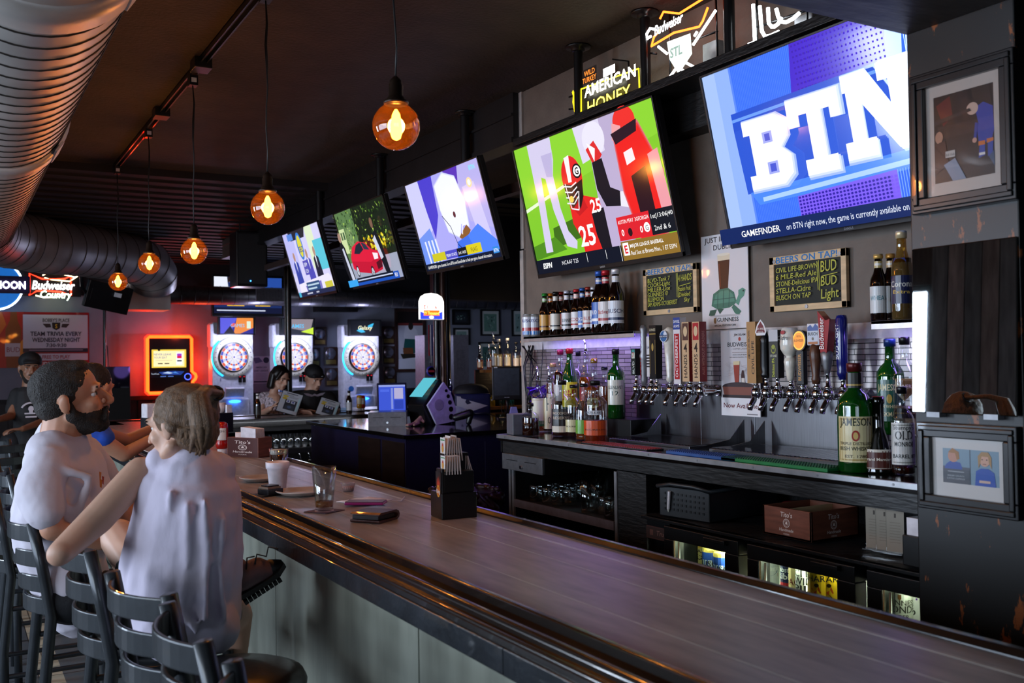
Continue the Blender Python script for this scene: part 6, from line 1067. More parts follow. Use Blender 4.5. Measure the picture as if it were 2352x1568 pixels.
for px,l in ((2010,'clear acrylic card stand on the cooler, left of three'),(2034,'clear acrylic card stand on the cooler, middle of three'),(2058,'clear acrylic card stand on the cooler, right of three')):
    p=onx(px,1225,2.55); t=T('card_stand',l,'card stand',(2.55,p.y,LZ),.25,'acrylic card stands'); MB().box(-.03,-.03,0,.05,.03,.004,STND).box(-.004,-.03,0,.0,.03,.17,STND).build('acrylic',t); mb=MB(); c=CV(60,170,'#a89c8c').line([(14,28),(46,28)],5,'#5a5046').rect(27,46,6,14,'#4a4038')
    for i in range(8): c.line([(12,76+i*9),(48,76+i*9)],1.5,'#8a7e70')
    c.emit(mb,(-.0048,.028,.168),UY,UZ,.056,.164,INK); mb.build('menu_card',t)
p=onx(2086,1215,2.46); t=T('napkin_holder','small black napkin holder with white napkins beside the pillar','napkin holder',(2.46,1.87,LZ)); MB().box(-.04,-.05,0,.06,.05,.09,BLK).build('box',t,.004); MB().box(-.03,-.04,.0,.05,.04,.14,mat('white_napkins','#e6e2e8',.8)).build('napkins',t)
t=T('waste_bin','black waste bin lined with a crumpled dark red bag','bin',(2.74,5.35,0)); MB().lathe([(.15,0),(.19,.02),(.21,.74),(.215,.78)],BLK,seg=28).build('bin_body',t)
mb=MB(); BAGM=mat('crumpled_dark_bag','#2c1418',.3,0,nz=.6,ns=14,bump=1,bs=22,coat=.3); r_=random.Random(5); prof=[]
for k in range(28): a=2*PI*k/28; mb.limb((.20*math.cos(a),.20*math.sin(a),.76+.05*r_.random()),(.22*math.cos(a+.25),.22*math.sin(a+.25),.70+.10*r_.random()),.022,.030,BAGM,8)
mb.lathe([(.215,.70),(.20,.80),(.12,.77),(.001,.74)],BAGM,seg=20); mb.build('bin_bag',t)
# ================================================================ PICTURES AND MIRROR ON THE PILLAR
def pillarbox(name,label,cat,tl,br,rim,rd,m,cvs,glassy=True):
    yl,zt,yr,zb=wallp(tl,br,PILX-.03); w_=yl-yr;h=zt-zb; t=T(name,label,cat,(PILX-.001,yl,zb))
    mb=MB()
    for (a0,b0,a1,b1) in ((0,0,w_,rim),(0,h-rim,w_,h),(0,rim,rim,h-rim),(w_-rim,rim,w_,h-rim)): mb.box(-rd,-a1,b0,0,-a0,b1,m)
    for (a0,b0,a1,b1) in ((rim*.2,rim*.2,w_-rim*.2,rim*.55),(rim*.2,h-rim*.55,w_-rim*.2,h-rim*.2),(rim*.2,rim*.55,rim*.55,h-rim*.55),(w_-rim*.55,rim*.55,w_-rim*.2,h-rim*.55)): mb.box(-rd-.006,-a1,b0,-rd,-a0,b1,m)
    mb.build('frame',t,.003); MB().box(-rd*.4,-w_+rim,rim,-.002,-rim,h-rim,WHITE).build('mat_board',t)
    mb=MB(); cvs.emit(mb,(-rd*.4-.0006,-rim,h-rim),UY,UZ,w_-2*rim,h-2*rim,GINK,dz=.0001); mb.build('picture',t)
    MB().box(-rd*.7,-w_+rim,rim,-rd*.7+.002,-rim,h-rim,glass('picture_glass','#ffffff',.03)).build('glazing',t); return t
BFR=mat('black_moulded_frame','#131214',.3,coat=.3)
c=CV(170,220,'#b9aea6'); c.rect(18,22,134,172,'#141012').poly([(24,40),(56,26),(62,66),(40,84)],'#5a1414').poly([(112,62),(130,54),(150,66),(152,110),(146,130),(128,132),(118,90)],'#1c3c9a').ell(106,62,13,12,'#c8a898').poly([(114,96),(126,92),(130,132),(120,136)],'#1c3c9a').rect(118,128,14,8,'#c86a2a').rect(136,126,14,8,'#c86a2a').poly([(120,136),(132,136),(132,156),(118,160)],'#24449a').poly([(138,134),(150,132),(148,156),(138,160)],'#24449a').rect(119,150,13,5,'#d8d4d0').poly([(112,90),(118,92),(114,122),(108,120)],'#1a3890').ell(110,124,5,5,'#c09080')
c.ell(30,104,9,12,'#b08068').poly([(20,116),(44,112),(52,160),(20,176)],'#3a1c14').rect(44,134,22,13,'#b8b4b0').text(55,144,'66166',8,'#3a3630').poly([(40,160),(66,150),(90,194),(60,194)],'#7a8aa0').poly([(140,160),(152,150),(152,180)],'#2a4a6a').poly([(20,70),(100,60),(104,66),(20,80)],'#2a2628')
pillarbox('framed_picture','black framed picture of a figure in blue, upper one on the pillar','picture',(2086,178),(2334,456),.042,.028,BFR,c)
c=CV(230,190,'#d0ccc8'); c.rect(34,34,176,112,'#7f9cae').rect(120,34,3,112,'#3a4a58').rect(34,92,86,54,'#5a626c').poly([(46,84),(60,74),(90,78),(96,92),(96,116),(40,116),(40,94)],'#3a5aa8').ell(68,58,17,20,'#c89078').poly([(52,46),(66,32),(86,44),(88,66),(80,70),(74,48),(60,48)],'#a8743a').rect(34,100,86,46,'#4f565f').line([(50,108),(102,108)],3,'#a8acb0').text(76,124,'SHELBY COUNTY',7,'#c8ccd0').text(76,133,'JUSTICE COMPLEX',7,'#c8ccd0')
c.poly([(136,146),(140,100),(156,90),(178,90),(196,102),(200,146)],'#2c56b0').ell(167,64,16,20,'#d8a890').poly([(148,90),(146,52),(158,38),(178,38),(188,54),(188,90),(180,72),(178,52),(158,52),(154,74)],'#b08a58').ell(160,62,2,2,'#2a2020').ell(174,62,2,2,'#2a2020').line([(162,76),(172,76)],2,'#8a4a40').rect(150,128,34,8,'#d8b8a8')
pillarbox('framed_picture','black framed pair of mugshots, lower one on the pillar','picture',(2102,968),(2338,1198),.04,.026,BFR,c)
yl,zt,yr,zb=wallp((2094,572),(2345,957),PILX-.01); t=T('wall_mirror','plain mirror fixed on the pillar between two black framed pictures','mirror',(PILX-.001,yl,zb)); MIR=mat('mirror_silver','#d4dad8',.015,1,nz=.03,ns=4)
hh=zt-zb; MB().obox((-.013,-(yl-yr)/2,hh/2),(.006,yl-yr,hh),MIR,(1,0,-.035),(0,1,0)).build('mirror_plate',t,.003); MB().box(-.028,-.09,-.010,0,-.05,.004,GREY).box(-.028,-.26,-.010,0,-.22,.004,GREY).build('clips',t)
# ================================================================ THINGS ON THE BAR
def bt(px,py): p=onz(px,py,BZ); return (p.x,p.y,BZ+.0004)
x,y,z=bt(745,1174); t=T('beer_coaster','square printed beer coaster under the pint glass','coaster',(x,y,z),.5); MB().box(-.05,-.05,0,.05,.05,.002,mat('coaster_card','#3a2a34',.6)).build('card',t); mb=MB(); CV(100,100,'#4a2c3c').ell(50,50,34,34,'#c8b0b8').ell(50,50,24,24,'#6a3040').emit(mb,(-.05,.05,.0021),FX,(0,1,0),.1,.1,INK); mb.build('print',t)
t=T('pint_glass','nearly empty pint glass standing on a coaster','glass',(x,y,z+.0035)); MB().lathe([(.028,0),(.031,.004),(.0435,.152),(.041,.152),(.0295,.012),(.001,.012)],GL,seg=28).build('glass',t); MB().lathe([(.001,.013),(.0288,.013),(.0305,.032),(.001,.032)],liqm('beer','#d89a38','#b87818'),seg=24).build('beer_remains',t)
STY=mat('white_foam','#ebe4ee',.6,sss=.1); x,y,z=bt(638,1126); t=T('foam_cup','white foam cup standing on the bar by the plates','cup',(x,y,z)); MB().lathe([(.03,0),(.033,.003),(.042,.088),(.046,.09),(.0475,.098),(.048,.116),(.045,.118),(.030,.01),(.001,.01)],STY,seg=30).build('cup_body',t)
x,y,z=bt(641,1092); t=T('stout_glass','glass with cream beer foam standing behind the foam cup','glass',(x,y,z)); MB().lathe([(.03,0),(.033,.004),(.044,.125),(.0415,.125),(.031,.012),(.001,.012)],GL,seg=24).build('glass',t); MB().lathe([(.001,.012),(.030,.012),(.0395,.10),(.001,.10)],liqm('ale','#8a4a14','#6a3008'),seg=22).build('beer',t); MB().lathe([(.0395,.10),(.041,.12),(.001,.121)],mat('beer_foam','#d8cfc4',.8)).build('foam',t)
PLT=mat('cream_plate','#c0b4ac',.3,coat=.3)
for px,py,r,l in ((600,1104,.095,'cream plate with a rim lying behind the foam cup'),(692,1136,.10,'cream plate lying beside the pint glass')):
    x,y,z=bt(px,py); t=T('plate',l,'plate',(x,y,z),0,'plates on the bar'); MB().lathe([(.001,.002),(r*.6,.002),(r*.66,0),(r*.72,.003),(r*.98,.016),(r,.018),(r*.97,.020),(r*.68,.007),(.001,.006)],PLT,seg=36).build('dish',t)
x,y,z=bt(800,1128); t=T('sauce_cup','small clear plastic cup of pink sauce','cup',(x,y,z)); MB().lathe([(.020,0),(.0215,.002),(.029,.032),(.031,.034),(.028,.033),(.0205,.004),(.001,.004)],glass('soft_plastic','#e8e2e6',.08,.15),seg=22).build('cup_body',t); MB().lathe([(.001,.003),(.020,.003),(.0245,.019),(.001,.019)],mat('pink_sauce','#d8a898',.5),seg=18).build('sauce',t)
x,y,z=bt(826,1152); t=T('paper_napkin','white paper napkin lying flat under the phone','napkin',(x+.02,y,z),.35); vs=[];fs=[]
for i in range(7):
    for j in range(7): vs.append((-.08+.16*i/6,-.07+.14*j/6,.0012+.0025*abs(math.sin(i*1.9+j))))
for i in range(6):
    for j in range(6): a=i*7+j; fs.append((a,a+7,a+8,a+1))
o=MB().add(vs,fs,mat('white_napkins','',0),None,True).build('sheet',t); m=o.modifiers.new('s','SOLIDIFY'); m.thickness=.0008
x,y,z=bt(838,1163); t=T('mobile_phone','pink cased mobile phone lying by the wallet','phone',(x+.012,y+.02,z+.005),.95); MB().box(-.036,-.072,0,.036,.072,.011,mat('magenta_case','#a02878',.35)).build('case',t,.005); MB().box(-.033,-.069,.011,.033,.069,.0125,mat('brown_back','#6a5058',.4)).build('back_plate',t)
mbx=MB().tube([(.03,-.06,.004),(.09,-.11,-.002),(.20,-.10,-.0022)],.002,WHITE,6); mbx.build('charging_cable',t)
x,y,z=bt(864,1196); LEA=mat('brown_leather','#4a2620',.4,0,nz=.25,bump=.15,bs=90,coat=.15); t=T('leather_wallet','folded brown leather wallet lying on the bar','wallet',(x,y+.01,z),.62)
MB().prism([(-.062,.004),(-.056,0),(.05,0),(.062,.006),(.066,.016),(.06,.027),(.045,.033),(-.05,.034),(-.06,.029),(-.062,.026),(.03,.026),(.05,.022),(.055,.016),(.05,.009),(.04,.007),(-.062,.010)],(0,.055,0),FX,UZ,.11,LEA).build('leather_cover',t,.002); MB().box(-.058,-.05,.0105,.042,.05,.0245,mat('dark_lining','#1a0e10',.5)).build('lining',t,.002)
x,y,z=bt(622,1136); t=T('card_stack','small stack of a lighter pack and cards on a black napkin','pack',(x-.01,y,z),.3); MB().box(-.06,-.05,0,.06,.05,.004,BLK).build('black_napkin',t); MB().box(-.03,-.045,.004,.04,.03,.026,mat('dark_pack','#1c1a20',.35)).build('pack',t,.002); MB().box(-.025,-.035,.026,.035,.03,.034,mat('tan_card','#8a7466',.5)).box(-.02,-.03,.034,.03,.02,.040,mat('dark_pack','',0)).build('cards',t,.001)
# napkin dispenser
x,y,z=bt(1030,1187); t=T('napkin_dispenser','tall black table caddy holding drink menus and sugar sachets','caddy',(x+.02,y,z),-.10)
MB().box(-.062,-.055,0,.062,.055,.085,BLK).build('base_tray',t,.003); MB().box(-.055,-.050,.085,.055,.0,.155,BLK).build('front_box',t,.003); MB().box(-.03,.0,.085,.055,.05,.21,BLK).build('tower',t,.003); MB().box(-.06,-.052,.004,-.05,.0,.165,BLK).build('side_board',t,.002)
mb=MB(); CV(60,150,'#141214').poly([(12,50),(16,26),(20,44),(24,18),(28,42),(32,14),(36,42),(40,20),(42,46),(48,28),(48,56),(12,56)],'#c8402a').ell(30,76,20,24,'#e8a030').ell(30,76,16,18,'#d86a20').text(30,84,'King',22,'#f4f0e8','c',.012).emit(mb,(-.0628,-.002,.155),UY,UZ,.05,.125,GINK); mb.build('printed_panel',t)
SUG=mat('white_sachets','#dcd6d4',.6)
mb=MB()
for i in range(7): mb.obox((-.02+i*.008,.02,.225+.006*math.sin(i*2)),(.003,.05,.075),SUG,(1,.1,.12*(i-3)/3),(0,1,0))
mb.build('sachet_bundle',t)
mb=MB()
for i in range(6): mb.obox((-.04+i*.009,-.03,.175),(.003,.045,.06),SUG,(1,0,.03*(i-3)),(0,1,0))
for i in range(4): mb.obox((.045+i*.006,.02,.165),(.003,.04,.07),SUG,(1,0,.1*i),(0,1,0))
mb.build('sachets',t)
mb=MB(); cc_=CV(50,70,'#e8e4e0').rect(4,6,42,4,'#2a8a4a').ell(25,36,12,14,'#d89a40').poly([(16,28),(20,16),(25,24),(30,16),(34,28)],'#c8402a').rect(6,56,38,8,'#e8d890'); cc_.emit(mb,(-.0475,-.01,.207),UY,UZ,.042,.06,INK); cc_.emit(mb,(-.0285,.043,.262),UY,UZ,.045,.07,INK); mb.build('sachet_prints',t)
# ketchup bottles, mustard
KET=mat('red_squeeze_plastic','#b0140f',.22,coat=.4)
def squeeze(label,loc,m,bg,h=.165,txt='',rz=None):
    k=h/.165; t=T('squeeze_bottle',label,'sauce bottle',loc); MB().lathe([(a*k,b*k) for a,b in ((.024,.026),(.028,.030),(.0325,.048),(.031,.060),(.029,.066),(.031,.075),(.0325,.085),(.0325,.13),(.031,.148),(.026,.16),(.015,.165),(.001,.166))],m,seg=24,sy=.8).build('bottle_body',t); MB().lathe([(a*k,b*k) for a,b in ((.021,0),(.024,.004),(.0235,.024),(.018,.027),(.001,.027))],WHITE,seg=20,sy=.85).build('cap',t)
    mb=MB(); cl=LB(bg,[(txt,34,24,'#2a2a2a')],frame_='#c8c8c8'); cl.wrap(mb,(0,0,0),.0326*k,.134*k,math.atan2(-loc[1],-loc[0]),.05*k,.062*k,GINK,sy=.82); mb.build('paper_label',t); return t
squeeze('large red ketchup squeeze bottle standing on the near bar',bt(510,1042),KET,'#e6e2dc',.185,'HEINZ')
# condiment caddy with white cups behind the ketchup
x,y,z=bt(513,992); t=T('cup_caddy','black caddy with paper cups standing behind the ketchup bottle','caddy',(x,y,z),.2); MB().box(-.06,-.05,0,.06,.05,.15,BLK).build('box',t,.004); MB().lathe([(.028,.15),(.038,.225),(.036,.225),(.026,.155)],mat('pink_white_cup','#d8c4c0',.6),(-.01,.02,0),20).build('cup_stack',t); MB().box(.01,-.045,.02,.05,-.02,.21,mat('white_napkins','',0)).build('napkins',t)
# wooden napkin box
x,y,z=bt(575,1050); t=T('menu_box','reddish printed wooden box filled with white paper menus','box',(x+.01,y+.05,z),-1.02+PI/2); k=.115
MB().box(-.055,-k,0,-.047,k,.11,TW).box(.047,-k,0,.055,k,.11,TW).box(-.047,-k,0,.047,-k+.008,.11,TW).box(-.047,k-.008,0,.047,k,.11,TW).box(-.047,-k,0,.047,k,.006,TW).build('body',t,.001)
mb=MB(); DKR=CV(100,100,'#4a1812'); titos(DKR).emit(mb,(-.0558,k-.004,.108),UY,UZ,2*k-.008,.105,INK); mb.build('printed_front',t)
mb=MB()
for i in range(9): mb.obox((-.04+i*.009,-.03,.085),(.004,.11,.16),mat('white_napkins','',0),(1,0,.1+.012*i),(0,1,.08))
mb.build('paper_menus',t); MB().lathe([(.026,.02),(.028,.135),(.026,.135)],mat('white_napkins','',0),(.0,.07,0),20).build('paper_roll',t)
x,y,z=bt(343,998); t=T('napkin_holder','black napkin holder with white napkins at the far end of the bar','napkin holder',(x,y,z),.2); MB().box(-.045,-.06,0,.045,.06,.13,mat('grey_black_stone','#2a2c30',.35)).build('box',t,.004); MB().box(-.04,-.055,.12,.04,.055,.235,mat('white_napkins','',0)).build('napkins',t,.008)
for px,py,col,h,l in ((370,995,'#b0b4b8',.22,'clear salt shaker beside the far napkin holder'),(385,990,'#c89a30',.26,'yellow sauce bottle among the far condiments'),(396,992,'#c8b4b0',.26,'pale sauce bottle among the far condiments')): bottle(l,bt(px,py),h,.028,'liq',glass('cond'+col,col,.1,.5),None,0,'#d8d8d8',(),None,'sauce_bottle')
# far bar: beer bottles, ketchup, mustard
def fbp(px,y): p=ony(px,950,y); return (p.x,y,BZ+.0005)
bottle('brown beer bottle with white neck foil in front of the reading woman',fbp(592,9.42),.235,.0305,'beer',BROWN,None,0,'#d8d8d8',[(LB('#2a2420',[]),.14,.5,2.4)],None,'beer_bottle',neck='#e8e4e0',cat='beer bottle'); bottle('brown beer bottle with white label right of the capped man',fbp(802,9.55),.235,.0305,'beer',BROWN,None,0,'#1a1a1a',[(LB('#c8c8cc',[]),.14,.5,2.0)],None,'beer_bottle',neck='#e8e4e0',cat='beer bottle')
x,y,z=fbp(833,9.86); squeeze('red ketchup bottle on the far bar behind the beer bottle',(x,9.86,z+.0102),KET,'#d8d4d0',.16,'HEINZ'); squeeze('yellow mustard bottle on the far bar by the blue screen',(3.80,9.86,z+.0102),mat('mustard_plastic','#c8901c',.25,coat=.3),'#e0d4b0',.165)
# far tables behind the couple
t=T('small_table','dark table with magenta lit edge behind the order terminal','table',(ony(880,935,11.3).x,11.3,0)); MB().box(-.9,-.35,1.0,.9,.35,1.04,mat('table_top','#3a3240',.3)).build('tabletop',t,.004); MB().cyl((0,0,0),(0,0,1.0),.04,BLKM).lathe([(.25,0),(.25,.02),(.04,.05)],BLKM).build('pedestal',t)
# ================================================================ BAR STOOLS
SM=mat('dark_grey_powder_metal','#2b2f33',.36,.3,nz=.15,bump=.03,bs=80,coat=.2); VINYL=mat('black_vinyl','#100f10',.28,bump=.05,bs=60,coat=.3)
def make_stool():
    t=T('bar_stool','x','bar stool'); H=1.055
    for s in (-1,1):
        y=.178*s
        MB().tube([(-.20,y,0),(-.205,y,.40),(-.175,y,.72),(-.20,y,.88),(-.235,y,H)],.021,SM,6).build('back_post',t); MB().tube([(.20,y*1.02,0),(.165,y*.92,.70)],.017,SM,6).build('leg',t)
    for z in (1.015,.925,.835,.755):
        x=-.235+(H-z)*.19; vs=[];fs=[]
        for i in range(13):
            a=-1+2*i/12; b=.062*(1-a*a)
            for dx,dz in ((-.006,-.024),(.006,-.024),(.006,.024),(-.006,.024)): vs.append((x-b+dx,.178*a,z+dz*1.2))
        for i in range(12):
            for k in range(4): fs.append((i*4+k,i*4+(k+1)%4,i*4+4+(k+1)%4,i*4+4+k))
        MB().add(vs,fs+[(0,1,2,3)[::-1],(48,49,50,51)],SM,None,False).build('back_slat',t,.004)
    MB().lathe([(.15,.715),(.19,.72),(.203,.735),(.205,.752),(.195,.772),(.16,.785),(.08,.79),(.001,.79)],VINYL,seg=36).build('seat',t); MB().lathe([(.18,.69),(.19,.70),(.19,.718),(.001,.718)],SM,seg=32).build('seat_pan',t)
    for a,b in (((-.203,-.178,.30),(.185,-.178,.30)),((-.203,.178,.30),(.185,.178,.30)),((.187,-.175,.26),(.187,.175,.26)),((-.204,-.178,.34),(-.204,.178,.34)),((-.19,-.178,.58),(.17,-.172,.58)),((-.19,.178,.58),(.17,.172,.58))): MB().cyl(a,b,.011,SM,seg=8).build('stretcher',t)
    return t
st0=make_stool()
for i,(x,y,rz,l) in enumerate(((.475,3.96,.04,'ladder back bar stool under the man in the white shirt'),(.585,3.27,.02,'empty ladder back bar stool under the woman\'s elbow'),(.635,2.62,.22,'ladder back bar stool under the ponytailed woman'),(.66,2.13,.0,'ladder back bar stool in front of the ponytailed woman, nearest but one'),(.665,1.60,-.06,'ladder back bar stool with bare black seat at the bottom edge, nearest the camera'),(.40,4.80,.0,'ladder back bar stool at the left edge beyond the white shirted man'),(.50,5.72,.0,'ladder back bar stool under the man in blue'),(.45,6.60,.1,'ladder back bar stool beyond the man in blue'))):
    o=st0 if i==0 else clone(st0); o.location=(x,y,0); o.rotation_euler=(0,0,rz); o['label']=l; o['group']='black ladder back stools along the bar'
tc0=None
for i,(px,py,Y,rz,l) in enumerate(((12,1000,7.2,1.2,'dark chair far left behind the bar stools, front one'),(30,1010,8.1,2.0,'dark chair far left behind the bar stools, second one'),(75,1010,8.6,.8,'dark chair at the far left near the standing man'))):
    p=ony(px,py,Y)
    o=clone(st0); o.location=(p.x-.15,Y,0); o.rotation_euler=(0,0,rz); o['label']=l; o['group']='dark stools on the far left floor'
# ================================================================ PEOPLE
SKIN=mat('warm_skin','#c08a6e',.5,0,nz=.06,ns=14,bump=.03,bs=120,sss=.12); SKIN2=mat('fair_skin','#cda088',.5,0,nz=.05,ns=14,bump=.02,bs=120,sss=.12); SKIN3=mat('tan_skin','#8a5f48',.5,0,nz=.06,ns=14,sss=.1)
def q(px,py,d): r=ray(px,py); return _pt(r,d/FPX)
def rem(o,v,sm=2,disp=None):
    m=o.modifiers.new('remesh','REMESH'); m.mode='VOXEL'; m.voxel_size=v; m.use_smooth_shade=True
    if sm: k=o.modifiers.new('smooth','SMOOTH'); k.factor=.5; k.iterations=sm
    if disp:
        tx=bpy.data.textures.get(disp[0]) or bpy.data.textures.new(disp[0],'CLOUDS'); tx.noise_scale=disp[2]; tx.noise_depth=3
        k=o.modifiers.new('folds','DISPLACE'); k.texture=tx; k.strength=disp[1]; k.texture_coords='LOCAL'; k.mid_level=.5
    return o
def HM(o,f,k=1.0,roll=0):   # head frame: x forward, y left, z up
    f=V(f).normalized(); l=V((0,0,1)).cross(f).normalized(); u=f.cross(l)
    if roll: R=Matrix.Rotation(roll,3,f); l=R@l;u=R@u
    return Matrix(((f.x*k,l.x*k,u.x*k,o.x),(f.y*k,l.y*k,u.y*k,o.y),(f.z*k,l.z*k,u.z*k,o.z),(0,0,0,1)))
def hball(mb,M,c,r,m):
    R=M.to_3x3(); k=R.col[0].length; Rn=R*(1/k); mb.ball(M@V(c),tuple(a*k for a in r),m,20,14,None,Rn)
def hlimb(mb,M,a,b,ra,rb,m): k=M.to_3x3().col[0].length; mb.limb(M@V(a),M@V(b),ra*k,rb*k,m,12)
def head(mb,M,m,fem=False):
    j=.9 if fem else 1
    hball(mb,M,(-.008,0,.035),(.098,.076,.088),m); hball(mb,M,(.028,0,-.045),(.064,.059*j,.074),m); hball(mb,M,(.068,0,-.096),(.026*j,.026*j,.022),m)
    for s in (-1,1):
        hlimb(mb,M,(.0,.056*j*s,-.05),(.055,.03*s,-.092),.02*j,.02*j,m); hball(mb,M,(.060,.040*s,-.028),(.022,.019,.020),m)
        hball(mb,M,(-.012,.079*s,-.008),(.017,.009,.029),m); hball(mb,M,(-.006,.084*s,.006),(.012,.007,.018),m); hball(mb,M,(.108,.013*s,-.038),(.010,.009,.008),m); hlimb(mb,M,(.0815,.020*s,.0115),(.077,.048*s,.009),.005,.004,m); hlimb(mb,M,(.081,.022*s,-.010),(.076,.046*s,-.010),.004,.004,m)
    hlimb(mb,M,(.088,-.042,.022),(.088,.042,.022),.010,.010,m); hlimb(mb,M,(.090,0,.012),(.116,0,-.030),.009,.012,m); hball(mb,M,(.112,0,-.036),(.012,.013,.010),m)
    hlimb(mb,M,(.094,-.020,-.064),(.094,.020,-.064),.0075,.0075,m); hlimb(mb,M,(.091,-.017,-.075),(.091,.017,-.075),.008,.008,m)
def eyes(M,t,iris='#3a2a1c',brow='#1c120c'):
    mb=MB(); 
    for s in (-1,1): hball(mb,M,(.0725,.032*s,.001),(.0105,.0115,.0085),mat('eye_white','#d8d0cc',.2))
    for s in (-1,1): hball(mb,M,(.0815,.034*s,.002),(.0035,.0058,.0058),mat('iris_'+iris,iris,.15))
    mb.build('eyes',t)
    mb=MB()
    for s in (-1,1): hlimb(mb,M,(.098,.018*s,.020),(.088,.052*s,.022),.0045,.003,mat('brow_'+brow,brow,.7))
    mb.build('eyebrows',t); mb=MB(); hlimb(mb,M,(.1005,-.019,-.0695),(.1005,.019,-.0695),.002,.002,mat('lip_line','#7a4038',.5)); mb.build('lip_line',t)
def hand(mb,w,d,n,m,k=1.0,curl=.5,side=1):   # wrist, direction, palm normal; fingers curl towards the normal
    d=V(d).normalized(); n=V(n); n=(n-d*n.dot(d)).normalized(); s=d.cross(n)*side; w=V(w)
    for a in (-.022,-.007,.008,.022): mb.limb(w+s*a*k*.6,w+(d*.075+s*a)*k,.015*k,.011*k,m,8)
    for i,(a,L) in enumerate(((-.026,.072),(-.009,.082),(.009,.077),(.025,.06))):
        p=w+(d*.082+s*a)*k; c=curl+.12*i
        for seg,fr in ((.45,.3),(.32,.75),(.23,1.15)):
            dd=(d*math.cos(c*fr*1.5)+n*math.sin(c*fr*1.5)); p2=p+dd*(L*seg*k); mb.limb(p,p2,.0088*k,.0078*k,m,8); p=p2
    p=w+(d*.02-s*.024)*k
    for dd,L in (((d*.6-s*.7+n*.3),.036),((d*.85-s*.35+n*.45),.03),((d*.95+n*.4),.026)): p2=p+dd.normalized()*L*k; mb.limb(p,p2,.0105*k,.009*k,m,8); p=p2
def folds(mb,m,cx,R,D,r,*lines):   # soft cloth ridges lying on a rounded back of radius R (px) about column cx
    for L in lines:
        pts=[]
        for x,y in L: h=max(R*R-(x-cx)**2,100)**.5; pts.append((x,y,D-h*D/FPX+.006,r))
        chain(mb,m,*pts)
class P_:
    def __init__(s,label,base): s.t=T('person',label,'person',base); s.b=V(base)
    def part(s,n,mb,v=.008,sm=2,disp=None): mb.v=[tuple(V(p)-s.b) for p in mb.v]; return rem(mb.build(n,s.t),v,sm,disp)
    def raw(s,n,mb): mb.v=[tuple(V(p)-s.b) for p in mb.v]; return mb.build(n,s.t)
def hm(M,b): M=M.copy(); M.translation-=V(b); return M
def chain(mb,m,*ps):   # (px,py,d,radius in px)
    w=[(q(a,b,c),r*c/FPX) for a,b,c,r in ps]
    for (p0,r0),(p1,r1) in zip(w,w[1:]): mb.limb(p0,p1,r0,r1,m)
    if len(w)==1: mb.ball(w[0][0],w[0][1],m)
    return mb
HAIRD=mat('dark_brown_hair','#1c130d',.6,0,nz=.5,ns=60,bump=.9,bs=220); BEARD=mat('dark_beard','#1e140e',.7,0,nz=.5,ns=90,bump=.9,bs=260)
WSH=mat('white_cotton','#d4cdd8',.85,0,nz=.04,ns=9,bump=.3,bs=16); JEAN=mat('black_denim','#121318',.8,bump=.2,bs=150)
# ---- bearded man in a white t-shirt
D=3.58
pm=P_('bearded man in white t-shirt seated sideways on a stool, looking up to the right',(.42,4.0,.79))
fm_=V((.955,-.17,.23)); M=HM(q(160,917,D),fm_,1.165,.06)
mb=MB(); head(mb,M,SKIN); chain(mb,SKIN,(150,955,D,46),(140,1010,D,48),(145,1070,D,52)); 
chain(mb,SKIN,(150,1100,D,58),(162,1345,D,62)); chain(mb,SKIN,(112,1070,D-.13,36),(118,1215,D-.2,26)); chain(mb,SKIN,(118,1215,D-.2,26),(235,1245,D-.1,19)); w0=q(235,1245,D-.1); hand(mb,w0,(.9,.1,-.2),(0,.2,-1),SKIN,1.1,.6)
chain(mb,SKIN,(195,1065,D+.24,30),(280,1195,D+.38,24)); chain(mb,SKIN,(280,1195,D+.38,24),(345,1130,D+.5,19)); hand(mb,q(345,1130,D+.5),(.8,.4,.1),(0,0,-1),SKIN,1.1,.5,-1)
hipR=q(165,1372,D-.08); hipL=q(190,1368,D+.12)
for hp,kx,ky in ((hipR,.46,-.02),(hipL,.44,.12)):
    kn=hp+V((kx*.9,ky,-.02)); an=V((kn.x-.12,kn.y+.03,.36)); mb.limb(hp,kn,.09,.065,SKIN); mb.limb(kn,an,.062,.042,SKIN); mb.limb(an,an+V((.16,0,-.05)),.04,.035,SKIN)
pm.part('body',mb,.0065,2); pm.raw
eyes(hm(M,pm.b),pm.t)
mb=MB()
hball(mb,M,(-.014,0,.044),(.0985,.0805,.085),HAIRD); hball(mb,M,(-.045,0,-.006),(.061,.072,.056),HAIRD); hball(mb,M,(.034,0,.094),(.047,.054,.024),HAIRD)
for s in (-1,1): hball(mb,M,(-.002,.0685*s,.026),(.028,.010,.036),HAIRD)
pm.part('hair',mb,.006,1,('hair_noise',.006,.012))
mb=MB()
hball(mb,M,(.0265,0,-.060),(.066,.0600,.062),BEARD); hball(mb,M,(.067,0,-.099),(.029,.029,.025),BEARD); hlimb(mb,M,(.0985,-.024,-.0535),(.0985,.024,-.0535),.0062,.0062,BEARD)
for s in (-1,1): hlimb(mb,M,(.001,.0585*s,-.05),(.055,.031*s,-.094),.0215,.0225,BEARD); hlimb(mb,M,(.003,.067*s,-.012),(.004,.064*s,-.05),.009,.016,BEARD); hlimb(mb,M,(.097,.025*s,-.056),(.088,.028*s,-.082),.006,.010,BEARD)
pm.part('beard',mb,.005,1,('beard_noise',.004,.006))
mb=MB()
chain(mb,WSH,(118,1040,D-.06,58),(190,1052,D+.16,52)); chain(mb,WSH,(140,1040,D,66),(140,1110,D,92),(128,1190,D,98),(140,1270,D,94),(168,1345,D,82),(182,1392,D,72))
chain(mb,WSH,(190,1070,D+.06,50),(198,1130,D+.04,58),(180,1220,D+.0,80)); chain(mb,WSH,(108,1062,D-.12,48),(92,1130,D-.17,54),(104,1172,D-.2,46)); chain(mb,WSH,(205,1060,D+.22,44),(250,1130,D+.3,40))
